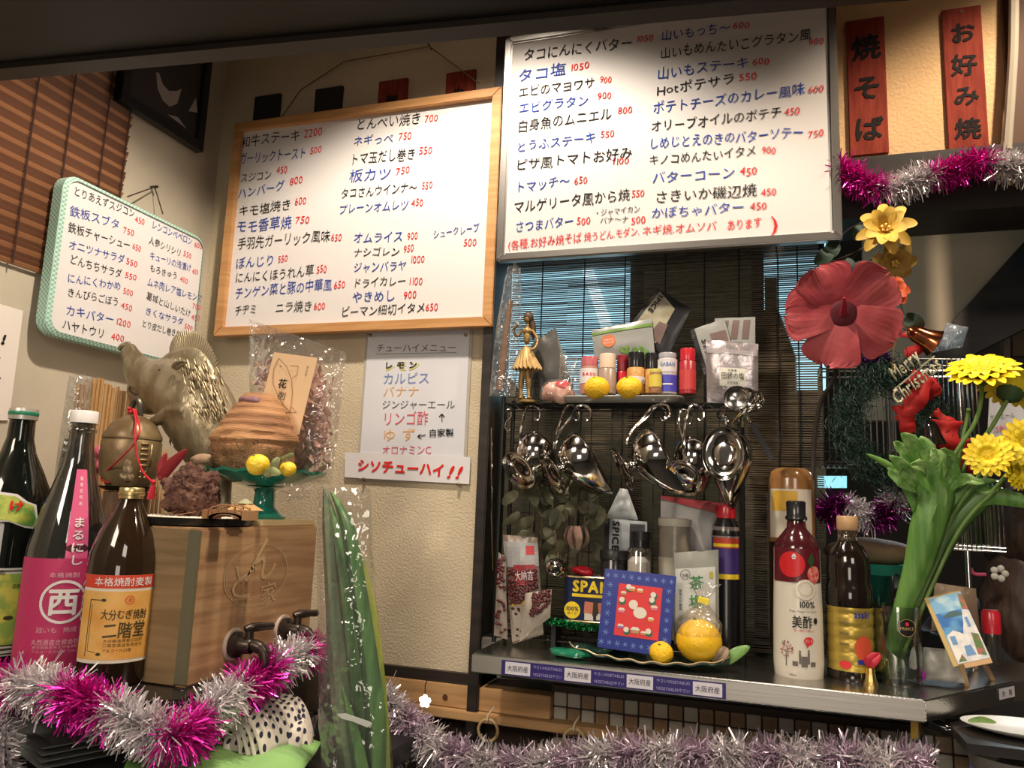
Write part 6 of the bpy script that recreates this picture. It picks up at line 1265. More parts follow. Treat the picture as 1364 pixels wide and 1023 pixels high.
# citrus
t_ = yuzu(881, 859, -.158, 16, 'small yuzu resting against the lower right corner of the blue picture', None, yo, ctop+.006)
p = PY(931, 846, -.135); r = 30*mp(p); p.z = ctop+.009+r*.95; t = T('bagged_citrus', 'large yellow citrus fruit in a clear bag tied with yellow tape', 'fruit', p-V((0, 0, r)))
G().blob(p, (r, r, r*.93), 4, .02, 30).build('fruit', mat('citrus_skin', (.82, .50, .02), .4, bump=.25, bscale=260), t); G().lathe(p+V((-.006, -.004, r*.91)), [(.003, 0), (.0022, .003), (0, .0035)], 8).build('stem_scar', _m['stem_green'], t)
def cb(u, v):
    a = 2*PI*u; f = v; prof = r*1.04*math.sin(PI*min(.5, f*.9))**.6 if f < .5 else r*1.04*(1-.86*min(1, (f-.5)/.28)) if f < .78 else r*(.15+.55*(f-.78)/.22); z = -r+f*r*3.5; k = 1+.06*noise.noise(V((math.cos(a)*3, math.sin(a)*3, f*7)))
    return p+V((math.cos(a)*prof*k+ (max(0, f-.5))*.02, math.sin(a)*prof*k*(1 if f < .78 else .4), z))
G().grid(cb, 30, 34).build('bag_film', film('clear_bag2', (.97, .96, .95), gloss=.18, rough=.08, haze=.03), t)
G().box(cb(0, .78)+V((-r*.1, 0, 0)), (.018, .010, .010), Matrix.Rotation(.25, 3, 'Y')).build('yellow_tape', mat('yellow_tape', (.75, .62, .04), .4), t, smooth=False, bevel=.001)
t = T('green_leaf', 'green citrus leaf at the right end of the leaf dish', 'leaf', PY(980, 875, -.13)); leaf(G(), [PY(964, 885, -.135), PY(978, 872, -.14), PY(999, 861, -.13)], .009).build('leaf_blade', mat('fresh_leaf', (.10, .24, .06), .4, c2=(.18, .34, .10), nscale=40), t, solid=.0006)
t = T('dry_leaf', 'crumpled dry brown leaf between the citrus and green leaf', 'leaf', PY(962, 872, -.14)); leaf(G(), [PY(950, 885, -.145), PY(962, 872, -.15), PY(967, 862, -.14)], .008, curl=.7).build('leaf_blade', mat('brown_leaf', (.25, .18, .12), .6), t, solid=.0006)
# ================================================================ right of the rack
# honey-coloured bottle behind the vinegar
t, c, s_ = lathe_thing('amber_bottle', 'wide amber plastic bottle with upside-down label, behind the pomegranate vinegar', 'bottle', 1051, -.022, ctop, [('body', mat('amber_plastic', (.22, .10, .035), .2, coat=.4, c2=(.30, .15, .05), nscale=14), [(30, 722), (30, 640), (27, 629), (20, 624), (0, 623)]), ('lower_body', mat('honey_dark', (.03, .014, .008), .15, coat=.4), [(0, 868), (28, 868), (30, 860), (30, 722)])])
g = G(); m = lab(g, c, 30*s_, -1.1, 1.0, zat(1051, 716, -.022), zat(1051, 652, -.022), .0006); lb = g.build('label', mat('honey_label', (.55, .50, .42), .5), t); hl = zat(1051, 652, -.022)-zat(1051, 716, -.022)
G().rect(m, -.034, hl*.55, .010, hl*.96, .0009).build('print_block', mat('honey_yellow', (.55, .33, .04), .5), lb, smooth=False)
# pomegranate vinegar
yv = -.100
pf = [(0, 905), (27, 905), (30.5, 900), (32, 880), (31.5, 820), (30, 760), (29.5, 730)]
t, c, s_ = lathe_thing('vinegar_bottle', 'white pomegranate vinegar bottle lettered 美酢 100% on the steel counter', 'bottle', 1057, yv, ctop, [('body', mat('vinegar_cream', (.62, .58, .50), .35, coat=.3), pf[:]), ('shoulder', mat('vinegar_dark', (.05, .008, .012), .12, coat=.6), [(29.5, 730), (28, 722), (20, 712), (13, 703), (11.5, 690), (11, 682)]), ('cap', blk, [(11.5, 694), (14.5, 692), (14.5, 689), (12.5, 686), (13, 669), (11, 667), (0, 667)])])
mz = lambda py: zat(1057, py, yv)-ctop
def rad(v):          # body radius in metres at height v
    z_ = v+ctop; P_ = [(a*s_, zat(1057, b, yv)) for a, b in pf[1:]]
    for (a, b), (c_, d) in zip(P_, P_[1:]):
        if b <= z_ <= d: return a+(c_-a)*(z_-b)/(d-b+1e-9)
    return P_[-1][0] if z_ > P_[-1][1] else P_[0][0]
class VM:
    curved = 1; a = math.atan2(CAM.y-c.y, CAM.x-c.x)
    def __call__(s, u, v, h=0): q = rad(v); a = s.a+u/q; q += h; return c+V((math.cos(a)*q, math.sin(a)*q, v))
vm = VM()
G().grid(lambda a, b: vm((a*2-1)*.044, mz(773)+b*(mz(729)-mz(773)), .0008), 24, 8).build('label_top', mat('dark_crimson', (.09, .008, .015), .3), t)
pr = mat('pomegranate', (.50, .015, .02), .35); G().disc(vm, -.008, mz(750), .020, .0014, 28).build('fruit_print', pr, t, smooth=False)
G().disc(vm, .026, mz(762), .011, .0016, 20, ry=.013).build('fruit_print', mat('pomegranate_cut', (.48, .05, .05), .4, c2=(.62, .25, .2), nscale=200), t, smooth=False)
G().poly(vm, [(.016, mz(745)), (.022, mz(733)), (.027, mz(742)), (.022, mz(756))], .0016).build('leaf_print', mat('leaf_print', (.02, .07, .02), .4), t, smooth=False)
G().text(vm, '✿', (-.008, mz(740)), (.001, mz(740)), .010, .0022).disc(vm, -.004, mz(738), .0024, .002, 8).build('blossom_print', whl, t, smooth=False)
G().disc(vm, .012, mz(782), .0155, .0012, 26).build('crest_field', _m['vinegar_cream'], t, smooth=False)
g = G().ring(vm, .012, mz(781), .0105, .0112, .0024).ring(vm, .012, mz(781), .0090, .0094, .0024); g.build('crest', mat('crest_bronze', (.40, .32, .20), .5), t, smooth=False)
G().text(vm, '100%', (.001, mz(801)), (.027, mz(801)), .0135, .0008, bold=.02).text(vm, '美酢', (-.009, mz(824)), (.022, mz(824)), .020, .0008, bold=.012).text(vm, 'Fruit Vinegar for Drink', (-.012, mz(810)), (.030, mz(810)), .0042, .0008).disc(vm, .0275, mz(822), .0035, .0008, 12, ry=.0048).text(vm, '900ml', (-.014, mz(893)), (-.004, mz(893)), .0035, .0008).build('lettering', INK['K'], t, smooth=False)
G().text(vm, '美しい毎日に、果実の力', (-.006, mz(835)), (.024, mz(835)), .004, .0008).disc(vm, .0155, mz(848), .0075, .0008, 20, ry=.006).poly(vm, [(.010, mz(851)), (.018, mz(851)), (.013, mz(857))], .0008).build('red_print', mat('print_red2', (.58, .03, .03), .5), t, smooth=False)
G().text(vm, 'ざくろ', (.0095, mz(848)), (.0215, mz(848)), .0052, .0014).build('lettering', whl, t, smooth=False)
rn = random.Random(5); g = G(); g2 = G()
for k in range(46): a, q = rn.uniform(0, 6.3), .0105*math.sqrt(rn.random()); (g if k % 3 else g2).disc(vm, -.0185+math.cos(a)*q, mz(860)+math.sin(a)*q*1.1, .0011, .0008+.0001*(k % 3), 6)
g.line(vm, [(-.0185, mz(866)), (-.0185, mz(882))], .0014); g.rect(vm, -.009, mz(881), -.001, mz(875)).rect(vm, .018, mz(881), .026, mz(875)).rect(vm, .004, mz(882), .013, mz(868)).disc(vm, .002, mz(862), .0018).rect(vm, .0005, mz(878), .0035, mz(864)).disc(vm, .015, mz(861), .0018).rect(vm, .0135, mz(878), .0165, mz(863))
g.build('tree_print', mat('grey_line', (.12, .11, .10), .5), t, smooth=False, kind='stuff'); g2.build('blossom_print', _m['print_red2'], t, smooth=False, kind='stuff')
# cooking oil / soy bottle
yo_ = -.085; t, c, s_ = lathe_thing('oil_bottle', 'dark bottle with gold ribbed label and tan cap beside the vinegar', 'bottle', 1123, yo_, ctop, [('body', mat('soy_dark', (.010, .006, .005), .10, coat=.6), [(0, 912), (27, 912), (30, 905), (30, 892), (28.5, 889), (28.5, 806), (30, 801), (29, 780), (26.5, 772), (28, 760), (27, 742), (20, 728), (14, 721), (13, 716)]), ('neck', film('neck_plastic', (.7, .62, .5), gloss=.4, rough=.05, haze=.1, hc=(.3, .22, .15)), [(14, 722), (12.8, 712), (12.5, 703)]), ('cap', mat('tan_cap', (.42, .26, .13), .4), [(12.8, 706), (13.8, 704), (13.8, 689), (12.5, 687), (0, 687)])])
g = G(); pr_ = []
hz0, hz1 = zat(1123, 889, yo_)-ctop, zat(1123, 806, yo_)-ctop
for i in range(41): f = i/40; pr_.append((28.7*s_+.0012*(1-abs(math.sin(f*PI*5))**6), hz0+(hz1-hz0)*f))
ac = math.atan2(CAM.y-c.y, CAM.x-c.x); g.lathe(c, pr_, 40, a0=ac-1.45, a1=ac+1.45); glb = mat('gold_label', (.52, .38, .08), .3, .6); lb = g.build('label', glb, t)
m = Cyl(c, 28.7*s_+.0014); G().text(m, 'asahi', (.006, hz1-.009), (.030, hz1-.009), .014, .0008, bold=.04).rect(m, .010, hz0+.012, .024, hz0+.019).build('lettering', mat('navy_print', (.02, .03, .25), .4), lb, smooth=False)
G().disc(m, .020, hz0+.036, .0145, .0004, 18, ry=.018).build('burst_print', mat('burst_red', (.52, .07, .03), .4), lb, smooth=False); G().disc(m, -.008, hz0+.010, .009, .0005, 18, ry=.006).build('seal_print', rdp, lb, smooth=False)
for k in range(3): G().rect(m, -.016, hz1-.024-.016*k, -.002, hz1-.0215-.016*k, .0006).build('print_bar', mat('bar_dark', (.16, .12, .05), .4), lb, smooth=False)
# gold bell + red petal
p = PZ(1160, 912, ctop); p.y = max(p.y, -.13); t = T('small_bell', 'small gold bell with red petal standing between the dark bottle and vase', 'bell', p)
G().lathe(p, [(.0105, .0), (.0108, .002), (.008, .008), (.0065, .018), (.005, .024), (.0015, .0255), (0, .0255)], 24).build('bell', gold, t)
leaf(G(), [p+V((-.004, 0, .026)), p+V((.002, -.004, .036)), p+V((.014, 0, .046))], .009, curl=.5).build('red_petal', mat('petal_red', (.40, .01, .03), .5), t, solid=.0008)
# vase with leaf and gerberas
yw = -.088; vc = V((PY(1196, 860, yw).x, yw, ctop)); vs_ = mp(vc); vh = zat(1196, 806, yw)-ctop; vr = 29*vs_
t = T('glass_vase', 'clear cylinder glass vase with black round sticker holding flower stems', 'vase', vc)
G().lathe(vc, [(0, 0), (vr*.92, 0), (vr, .004), (vr, vh), (vr*.96, vh), (vr*.955, .012), (0, .011)], 40).build('vase', film('vase_glass', (.82, .86, .82), gloss=.35, rough=.03, bump=0), t)
G().lathe(vc, [(0, .012), (vr*.94, .012), (vr*.94, vh*.42), (0, vh*.42)], 32).build('water', film('water', (.70, .78, .70), gloss=.2, rough=.02, bump=0, haze=.06, hc=(.3, .35, .3)), t)
m = Cyl(vc, vr); su, sv = .0135, zat(1196, 832, yw)-ctop; G().disc(m, su, sv, .0135, .0008, 28).build('sticker', blk, t, smooth=False)
G().text(m, 'PRINCE', (su-.010, sv-.001), (su+.010, sv-.001), .0065, .0014).ring(m, su, sv, .0122, .0128, .0014).build('lettering', mat('sticker_gold', (.45, .33, .12), .4), t, smooth=False); G().disc(m, su, sv+.006, .0024, .0014, 10).poly(m, [(su-.003, sv+.003), (su+.003, sv+.003), (su, sv+.007)], .0014).build('sticker_mark', rdp, t, smooth=False)
stem_m = mat('flower_stem', (.12, .22, .05), .45, c2=(.18, .30, .08), nscale=12, stretch=(8, 8, .6)); leaf_g = mat('broad_leaf', (.075, .19, .035), .4, c2=(.13, .27, .06), nscale=10, stretch=(9, 9, .6), bump=.2)
def ribbon(g, rows, y, depth=.25, ruf=0):        # rows (left px, right px, py, dy)
    P = [(PY(a, py, y+d), PY(b, py, y+d)) for a, b, py, d in rows]; A = spline([p[0] for p in P], 6); B_ = spline([p[1] for p in P], 6); K = 8; vs = []; n = len(A)
    for i, (a, b) in enumerate(zip(A, B_)):
        w_ = (b-a).length
        for k in range(K+1):
            f = k/K; q = a.lerp(b, f)+V((0, -math.sin(PI*f)*w_*depth, 0)); 
            if ruf: q += V((0, ruf*(i/n)**3*math.sin(f*19+i*.3), ruf*(i/n)**6*math.sin(f*23)))
            vs.append(q)
    return g.add(vs, [(i*(K+1)+k, i*(K+1)+k+1, (i+1)*(K+1)+k+1, (i+1)*(K+1)+k) for i in range(n-1) for k in range(K)])
t = T('crested_leaf', 'broad green flattened stem with curly crested top rising from the vase', 'leaf', PY(1190, 895, yw))
ribbon(G(), [(1173, 1190, 898, 0), (1180, 1204, 850, 0), (1192, 1222, 800, -.01), (1204, 1245, 750, -.015), (1212, 1262, 700, -.02), (1222, 1272, 665, -.02), (1214, 1270, 640, -.02), (1205, 1278, 620, -.02)], yw, .22, .006).build('flat_stem', leaf_g, t, solid=.0015)
rn = random.Random(31); g = G()
for (x0_, y0_), (x1_, y1_), (x2_, y2_), w_ in (((1222, 650), (1205, 625), (1184, 606), .010), ((1228, 640), (1208, 605), (1190, 588), .010), ((1235, 635), (1222, 598), (1200, 576), .012), ((1240, 640), (1236, 600), (1222, 582), .011), ((1248, 645), (1250, 612), (1240, 598), .011), ((1256, 650), (1268, 625), (1262, 603), .010), ((1262, 655), (1284, 638), (1310, 645), .008), ((1225, 655), (1200, 640), (1182, 622), .009), ((1250, 640), (1232, 622), (1212, 618), .010), ((1260, 645), (1270, 615), (1252, 597), .009)):
    leaf(g, [PY(x0_, y0_, yw-.018), PY(x1_, y1_, yw-.03+rn.uniform(-.01, .01)), PY(x2_, y2_, yw-.045+rn.uniform(-.012, .01))], w_, curl=.6)
for v in g.v: v += V((noise.noise(v*160), noise.noise(v*160+V((9, 0, 0))), noise.noise(v*160+V((0, 9, 0)))))*.0035
g.build('curled_crest', mat('crest_leaf', (.11, .26, .05), .4, c2=(.26, .42, .14), nscale=60), t, solid=.0012)
t = T('long_leaf', 'thin green leaf arching left from the vase', 'leaf', PY(1225, 700, yw)); leaf(G(), [PY(1232, 720, yw), PY(1215, 665, yw), PY(1190, 625, yw-.01), PY(1153, 604, yw-.02)], .007).build('leaf_blade', leaf_g, t, solid=.0008)
t = T('flat_stem', 'dark green folded flat stem bending right out of the vase', 'leaf', PY(1200, 890, yw+.012))
ribbon(G(), [(1182, 1192, 898, 0), (1195, 1212, 850, 0), (1215, 1240, 790, 0), (1238, 1270, 730, 0), (1258, 1300, 690, -.005), (1290, 1345, 655, -.01)], yw+.015, .22).build('flat_stem', mat('dark_leaf', (.05, .13, .03), .4, c2=(.09, .19, .05), nscale=10), t, solid=.0015)
leaf(G(), [PY(1240, 745, yw+.012), PY(1262, 695, yw+.01), PY(1310, 660, yw), PY(1400, 678, yw-.02)], .017).build('leaf_blade', leaf_g, t, solid=.001)
leaf(G(), [PY(1235, 760, yw+.01), PY(1250, 700, yw+.0), PY(1290, 650, yw), PY(1328, 640, yw-.01)], .010).build('leaf_blade', mat('dark_leaf', (.05, .13, .03), .4), t, solid=.001)
gy = mat('gerbera_yellow', (.85, .62, .01), .5, c2=(.88, .70, .03), nscale=30); gyc = mat('gerbera_center', (.72, .48, .01), .6, bump=.8, bscale=400)
gp = 'yellow gerberas in the glass vase'
def gerbera(label, px, py, y, rpx, nrm, stem, back=False, cup=.25, seed=0):
    c = PY(px, py, y); r = rpx*mp(c); N = V(nrm).normalized(); Mx = MAT3((1, .02, .03), N); rn = random.Random(seed); t = T('gerbera', label, 'flower', c, gp)
    for ring_, (n, a_, b_, lift) in enumerate(((20, .30, 1.0, 0), (16, .28, .86, .10), (12, .2, .6, .16))):
        for k in range(n):
            th = 2*PI*(k+.5*ring_)/n+rn.uniform(-.05, .05); d = V((math.cos(th), math.sin(th), 0)); l = b_*rn.uniform(.93, 1.05)
            q = [c+Mx @ (d*r*a_+V((0, 0, lift*r))), c+Mx @ (d*r*(a_+l)/2+V((0, 0, (lift+cup*.7)*r))), c+Mx @ (d*r*l+V((0, 0, (lift+cup*rn.uniform(.4, .9))*r)))]
            leaf(G(), q, r*.145, curl=.25, up=(Mx @ V((0, 0, 1)))).build('petal', gy, t)
    G().blob(c+Mx @ V((0, 0, r*.14)), (r*.36, r*.36, r*.12), 3, .1, 300, M=Mx).build('center', gyc, t)
    G().lathe(c, [(r*.10, -r*.30), (r*.34, -r*.10), (r*.38, r*.06)], 14, Mx).build('calyx', mat('calyx', (.05, .10, .03), .6), t)
    sp = [c-N*r*.25]+[PY(a, b, d) for a, b, d in stem]; G().tube(spline(sp, 6), .0032, 8).build('stem', stem_m, t)
gerbera('yellow gerbera seen edge-on at the top left of the bouquet', 1308, 500, yw-.06, 46, (-.15, -.55, .8), [(1300, 560, yw-.03), (1262, 625, yw-.01), (1240, 720, yw+.01), (1210, 830, yw+.01), (1192, 890, yw+.01)], seed=1)
gerbera('yellow gerbera seen from below, stem side, at the upper right', 1345, 524, yw-.03, 44, (.35, .35, .75), [(1320, 570, yw-.02), (1285, 620, yw), (1250, 715, yw+.012), (1215, 830, yw+.012), (1196, 890, yw+.012)], cup=.3, seed=2)
gerbera('yellow gerbera facing the viewer in the middle of the bouquet', 1317, 607, yw-.05, 30, (-.35, -.9, .12), [(1300, 640, yw-.02), (1262, 700, yw), (1215, 820, yw+.005), (1190, 892, yw+.006)], seed=3)
gerbera('yellow gerbera partly hidden right of the front-facing one', 1350, 628, yw-.03, 26, (.6, -.75, .1), [(1322, 655, yw-.01), (1275, 710, yw), (1220, 830, yw), (1196, 894, yw)], seed=4)
gerbera('yellow gerbera cut by the right edge of the view', 1368, 590, yw-.05, 34, (-.3, -.9, .1), [(1350, 600, yw-.03), (1310, 640, yw), (1262, 720, yw+.01), (1205, 850, yw+.01), (1194, 893, yw+.006)], seed=5)
# stem crossing tall
G().tube(spline([PY(1290, 545, yw-.02), PY(1288, 560, yw-.01), PY(1270, 640, yw), PY(1230, 760, yw+.01), PY(1200, 885, yw+.01)], 6), .003, 8).build('stem', stem_m, bpy.data.objects['flat_stem'])
# crinkled packages, easel painting, red capped shaker
t, q, o = pouch('wrapped_package', 'crinkled clear wrapped package with purple tie behind the little easel', 'package', [(1226, 905), (1285, 910), (1283, 866), (1230, 862)], -.075, .012, mat('wrap_grey', (.30, .30, .27), .3, c2=(.42, .41, .38), nscale=30, bump=.6, bscale=60), seed=6)
G().blob(PY(1226, 898, -.095), (.007, .006, .012), 2, .4, 90).build('purple_tie', mat('purple', (.22, .02, .22), .4), t)
t, q, o = pouch('wrapped_package', 'brown crinkled package showing above the top of the easel painting', 'package', [(1240, 840), (1305, 840), (1300, 784), (1245, 776)], -.035, .012, mat('wrap_brown', (.30, .22, .15), .3, bump=.6, bscale=60), seed=7)
ye = -.115; E_ = [PY(1270, 888, ye-.01), PY(1320, 878, ye-.01), PY(1285, 790, ye+.02), PY(1231, 797, ye+.02)]; E_[2] = E_[1]+E_[3]-E_[0]
q = Quad(*E_, 0); q.curved = 0; t = T('easel_painting', 'small seaside village painting on a wooden mini easel', 'painting', PY(1290, 912, ye))
o = G().prism(E_, q.n*-.006).build('canvas', mat('canvas_edge', (.50, .36, .14), .6), t, smooth=False); q.o = 0
def UP_(a, b, h=.0006): return q(a*q.w, b*q.h, h)
def ar(g, pts, h=.0006): return g.poly(q, [(a*q.w, b*q.h) for a, b in pts], h)
ar(G(), [(.14, .02), (1, .02), (1, .98), (.10, .98)]).build('sky_paint', mat('paint_sky', (.18, .40, .62), .5, c2=(.42, .58, .66), nscale=50), o, smooth=False)
ar(G(), [(.14, .40), (1, .42), (1, .74), (.12, .74)], .001).build('sea_paint', mat('paint_sea', (.03, .14, .42), .5, c2=(.10, .30, .55), nscale=60), o, smooth=False)
ar(G(), [(.3, .70), (.55, .74), (.8, .70), (.8, .66), (.3, .66)], .0013).build('island_paint', mat('paint_island', (.06, .12, .13), .5), o, smooth=False)
ar(G(), [(.14, .02), (1, .02), (1, .70), (.85, .78), (.72, .55), (.60, .40), (.40, .48), (.16, .42)], .0014).build('wall_paint', mat('paint_white', (.55, .58, .62), .5, c2=(.75, .73, .70), nscale=70), o, smooth=False)
for pts_ in ([(.74, .10), (.95, .06), (.97, .36), (.80, .40)], [(.84, .74), (1, .72), (1, .94), (.9, .96)], [(.18, .04), (.4, .04), (.34, .14)]): ar(G(), pts_, .0018).build('foliage_paint', mat('paint_green', (.08, .18, .05), .5, c2=(.40, .12, .10), nscale=130), o, smooth=False)
for pts_ in ([(.22, .28), (.36, .28), (.36, .40), (.22, .40)], [(.45, .10), (.70, .10), (.66, .24), (.48, .24)], [(.80, .48), (.88, .48), (.88, .62), (.80, .62)], [(.40, .46), (.50, .46), (.45, .56)]): ar(G(), pts_, .0018).build('roof_paint', mat('paint_roof', (.14, .28, .52), .5), o, smooth=False)
ez = mat('easel_wood', (.52, .33, .17), .5)
G().bar(UP_(.28, -.03, -.002), UP_(1.02, -.03, -.002), .010, .006, q.n).build('ledge', ez, t, smooth=False)
G().bar(UP_(.30, .25, -.010), PZ(1288, 914, ctop), .007, .005, q.n).build('leg', ez, t, smooth=False); G().bar(UP_(.80, .25, -.010), PZ(1322, 906, ctop), .007, .005, q.n).build('leg', ez, t, smooth=False)
G().bar(UP_(.55, .9, -.012), PZ(1300, 890, ctop+.003), .006, .004, q.n).build('leg', ez, t, smooth=False)
lathe_thing('shaker', 'clear shaker with red cap behind the easel painting', 'shaker', 1302, -.045, ctop, [('body', glassj, [(0, 885), (11, 885), (11, 842), (0, 841)]), ('cap', red_p, [(11.5, 842), (11.5, 815), (9, 811), (0, 811)])])
# green stand with brown loaf, cup, misc
yk = .06; t, c, s_ = lathe_thing('glass_stand', 'dark teal glass stand behind the vase carrying a brown loaf', 'stand', 1160, yk, ctop, [('foot', gg, [(0, 868), (34, 868), (24, 850), (14, 800), (20, 765), (0, 765)]), ('plate', gg, [(0, 766), (60, 762), (64, 748), (60, 752), (0, 754)])])
p = V((PY(1160, 725, yk).x, yk, zat(1160, 752, yk))); t = T('brown_loaf', 'long brown loaf lying on the dark teal glass stand', 'bread', p)
G().blob(p+V((0, 0, .022)), (.078, .034, .024), 4, .15, 18, seed=3).build('loaf', mat('loaf', (.16, .10, .06), .7, c2=(.26, .17, .10), nscale=14, bump=.4), t)
lathe_thing('white_cup', 'small white ribbed cup behind the vase', 'cup', 1192, .02, ctop, [('cup', mat('cup_white', (.42, .44, .44), .4), [(0, 850), (10, 850), (14, 764), (15, 760), (12, 762)])])
lathe_thing('spice_tub', 'brown tub behind the dark gold-labelled bottle', 'tub', 1160, .0, ctop, [('body', mat('tub_brown', (.20, .07, .04), .5), [(0, 880), (12, 880), (12, 812), (0, 811)])])
lathe_thing('steel_cup', 'small steel cup between the dark bottle and the vase', 'cup', 1164, -.045, ctop, [('cup', steel, [(0, 888), (11, 888), (12, 846), (11, 848)])])
p = PY(1195, 790, -.02); t = T('binder_clip', 'black binder clip above the rim of the vase', 'clip', p); G().box(p, (.018, .010, .016)).build('body', blk, t, bevel=.002, smooth=False); G().tube([p+V((-.005, 0, .008)), p+V((-.006, 0, .026)), p+V((0, 0, .031)), p+V((.006, 0, .026)), p+V((.005, 0, .008))], .0014, 6).build('wire', blk, t)
G().tube([p+V((0, 0, -.008)), V((p.x, p.y, ctop))], .002, 6).build('stem', blk, t)
# wire baskets
def basket(label, px0, py0, px1, py1, y, dep, nv, mt, r=.0014, tilt=0):
    x0_, x1_ = PY(px0, (py0+py1)/2, y).x, PY(px1, (py0+py1)/2, y).x; z0_, z1_ = zat((px0+px1)/2, py1, y), zat((px0+px1)/2, py0, y); t = T('wire_basket', label, 'basket', ((x0_+x1_)/2, y, z0_))
    for z in (z0_, z0_+.006, z1_, z1_-.012): G().tube([(x0_, y, z), (x1_, y, z), (x1_, y+dep, z), (x0_, y+dep, z)], r*1.5, 6, closed=True).build('rim_wire', mt, t)
    for i in range(nv+1): x = x0_+(x1_-x0_)*i/nv; G().tube([(x, y+dep, z0_), (x, y, z0_), (x, y, z1_)], r, 5).build('wire', mt, t)
    for i in range(5): yy = y+dep*i/4; G().tube([(x1_, yy, z0_), (x1_, yy, z1_)], r, 5).build('side_wire', mt, t); G().tube([(x0_, yy, z0_), (x0_, yy, z1_)], r, 5).build('side_wire', mt, t)
    return t
dwm = mat('dull_wire', (.22, .22, .21), .3, .8)
basket('dull wire basket behind the wreath, hung in the opening', 1096, 482, 1192, 620, .09, .10, 12, dwm)
basket('chrome wire basket behind the yellow gerberas', 1226, 478, 1302, 598, .08, .12, 12, chrome)
basket('lower chrome wire basket under the long green leaf', 1262, 640, 1336, 733, .07, .10, 12, chrome)
t = T('chrome_pole', 'chrome pole rising behind the lower wire basket', 'pole', PY(1292, 880, .10)); G().tube([V((PY(1292, 800, .10).x, .10, ctop)), V((PY(1292, 800, .10).x, .10, zat(1292, 480, .10)))], .0045, 10).build('pole', chrome, t)
flatpoly([(1089, 634), (1128, 634), (1128, 650), (1089, 650)], wy+.03, .004).build('pane', mat('window_glow', (.1, .3, .34), .3, emit=(.30, .70, .80), es=1.2), win, smooth=False, kind='structure')  # glimpse of a lit window, its light put in as emission
# notice with katakana behind gerberas
m = Plane(PY(1330, 600, .12), (1, 0, 0), (0, 0, 1)); q = [m.hit(*p) for p in ((1314, 606), (1364, 600), (1364, 520), (1318, 525))]
t = T('paper_notice', 'grey printed drinks notice behind the gerberas at the right', 'paper', m(*q[0])); G().prism([m(*p) for p in q], m.n*-.002).build('sheet', mat('dim_paper', (.42, .43, .46), .5), t, smooth=False)
m.o = m.o+m.n*.0006; G().text(m, 'ャーエール', m.hit(1318, 555), m.hit(1352, 553), .013, .001).build('lettering', INK['g'], t, smooth=False); G().text(m, 'ゴ酢', m.hit(1322, 572), m.hit(1340, 571), .012, .001).build('lettering', INK['c'], t, smooth=False)
# hibiscus
hc = PY(1123, 418, -.135); hr = 74*mp(hc); N = (CAM-hc).normalized(); N = (N+V((0, 0, -.05))).normalized(); Mx = MAT3((1, 0, 0), N)
t = T('hibiscus', 'large dusty red artificial hibiscus flower at the right of blind', 'flower', hc)
hib = mat('hibiscus_petal', (.30, .025, .035), .6, c2=(.44, .075, .085), nscale=14, bump=.3, bscale=40)
for k, (ang, ln, wd) in enumerate(((117, .95, .515), (42, 1.0, .52), (-30, .98, .515), (-106, .97, .53), (178, .97, .50))):
    th = R(ang); d = V((math.cos(th), math.sin(th), 0)); e = V((-math.sin(th), math.cos(th), 0))
    def pt(u, v):
        rr_ = hr*ln*v; w_ = hr*wd*(.34+.80*v**.8)*(1 if v < .72 else math.sqrt(max(0, 1-((v-.72)/.285)**2))*.97+.03); s_ = (u-.5)*2
        z = hr*(.0+.30*v-.22*v**2+.09*s_*v+.015*math.cos(s_*7+k)*v*v+.008*math.sin(s_*30)*v*v); rr_ += hr*.03*math.sin(s_*9+k)*v**3
        return hc+Mx @ (d*rr_+e*s_*w_+V((0, 0, z+.0006*k)))
    G().grid(pt, 26, 20).build('petal', hib, t)
G().blob(hc+Mx @ V((0, 0, hr*.05)), (hr*.25, hr*.25, hr*.06), 3, M=Mx).build('throat', mat('hib_throat', (.10, .005, .015), .7), t)
G().tube([hc+Mx @ V((0, 0, hr*.1)), hc+Mx @ V((hr*.02, hr*.18, hr*.35)), hc+Mx @ V((hr*.02, hr*.30, hr*.42))], [hr*.07, hr*.05, hr*.02], 8).build('stamen', mat('hib_stamen', (.25, .01, .03), .7), t)
brn = mat('branch_dark', (.03, .022, .018), .7)
G().tube(spline([hc+Mx @ V((0, 0, -hr*.05)), PY(1112, 500, -.08), PY(1092, 540, -.04), PY(1083, 620, -.01), PY(1086, 760, -.01), V((PY(1088, 860, -.01).x, -.01, ctop))], 6), .004, 8).build('stem', brn, t)
def blossom(label, px, py, y, rpx, n, mt, cm, nrm, wdt=.32, cup=.3, layers=2, name='artificial_flower'):
    c = PY(px, py, y); r = rpx*mp(c); Mx = MAT3((1, .1, .1), nrm); rn = random.Random(px); t = T(name, label, 'flower', c)
    for L_ in range(layers):
        for k in range(n):
            th = 2*PI*(k+.5*L_)/n+rn.uniform(-.12, .12); d = V((math.cos(th), math.sin(th), 0)); s_ = 1-.28*L_; leaf(G(), [c+Mx @ (d*r*.06), c+Mx @ (d*r*.55*s_+V((0, 0, r*cup*.6+L_*r*.1))), c+Mx @ (d*r*s_+V((0, 0, r*cup*(1.1 if L_ else .3))))], r*wdt, curl=.3, up=Mx @ V((0, 0, 1))).build('petal', mt, t)
    for k in range(5): a = k*1.26; G().tube([c, c+Mx @ V((math.cos(a)*r*.12, math.sin(a)*r*.12, r*.35))], [.001, .0022], 6).build('stamen', cm, t)
    return t, c
yfm = mat('silk_yellow', (.60, .36, .04), .6, c2=(.70, .46, .08), nscale=20); sty = mat('silk_center', (.75, .48, .10), .5)
blossom('yellow silk flower hanging under the tinsel at the right', 1180, 308, -.09, 38, 8, yfm, sty, (-.15, -.9, .1), wdt=.22, cup=.45)
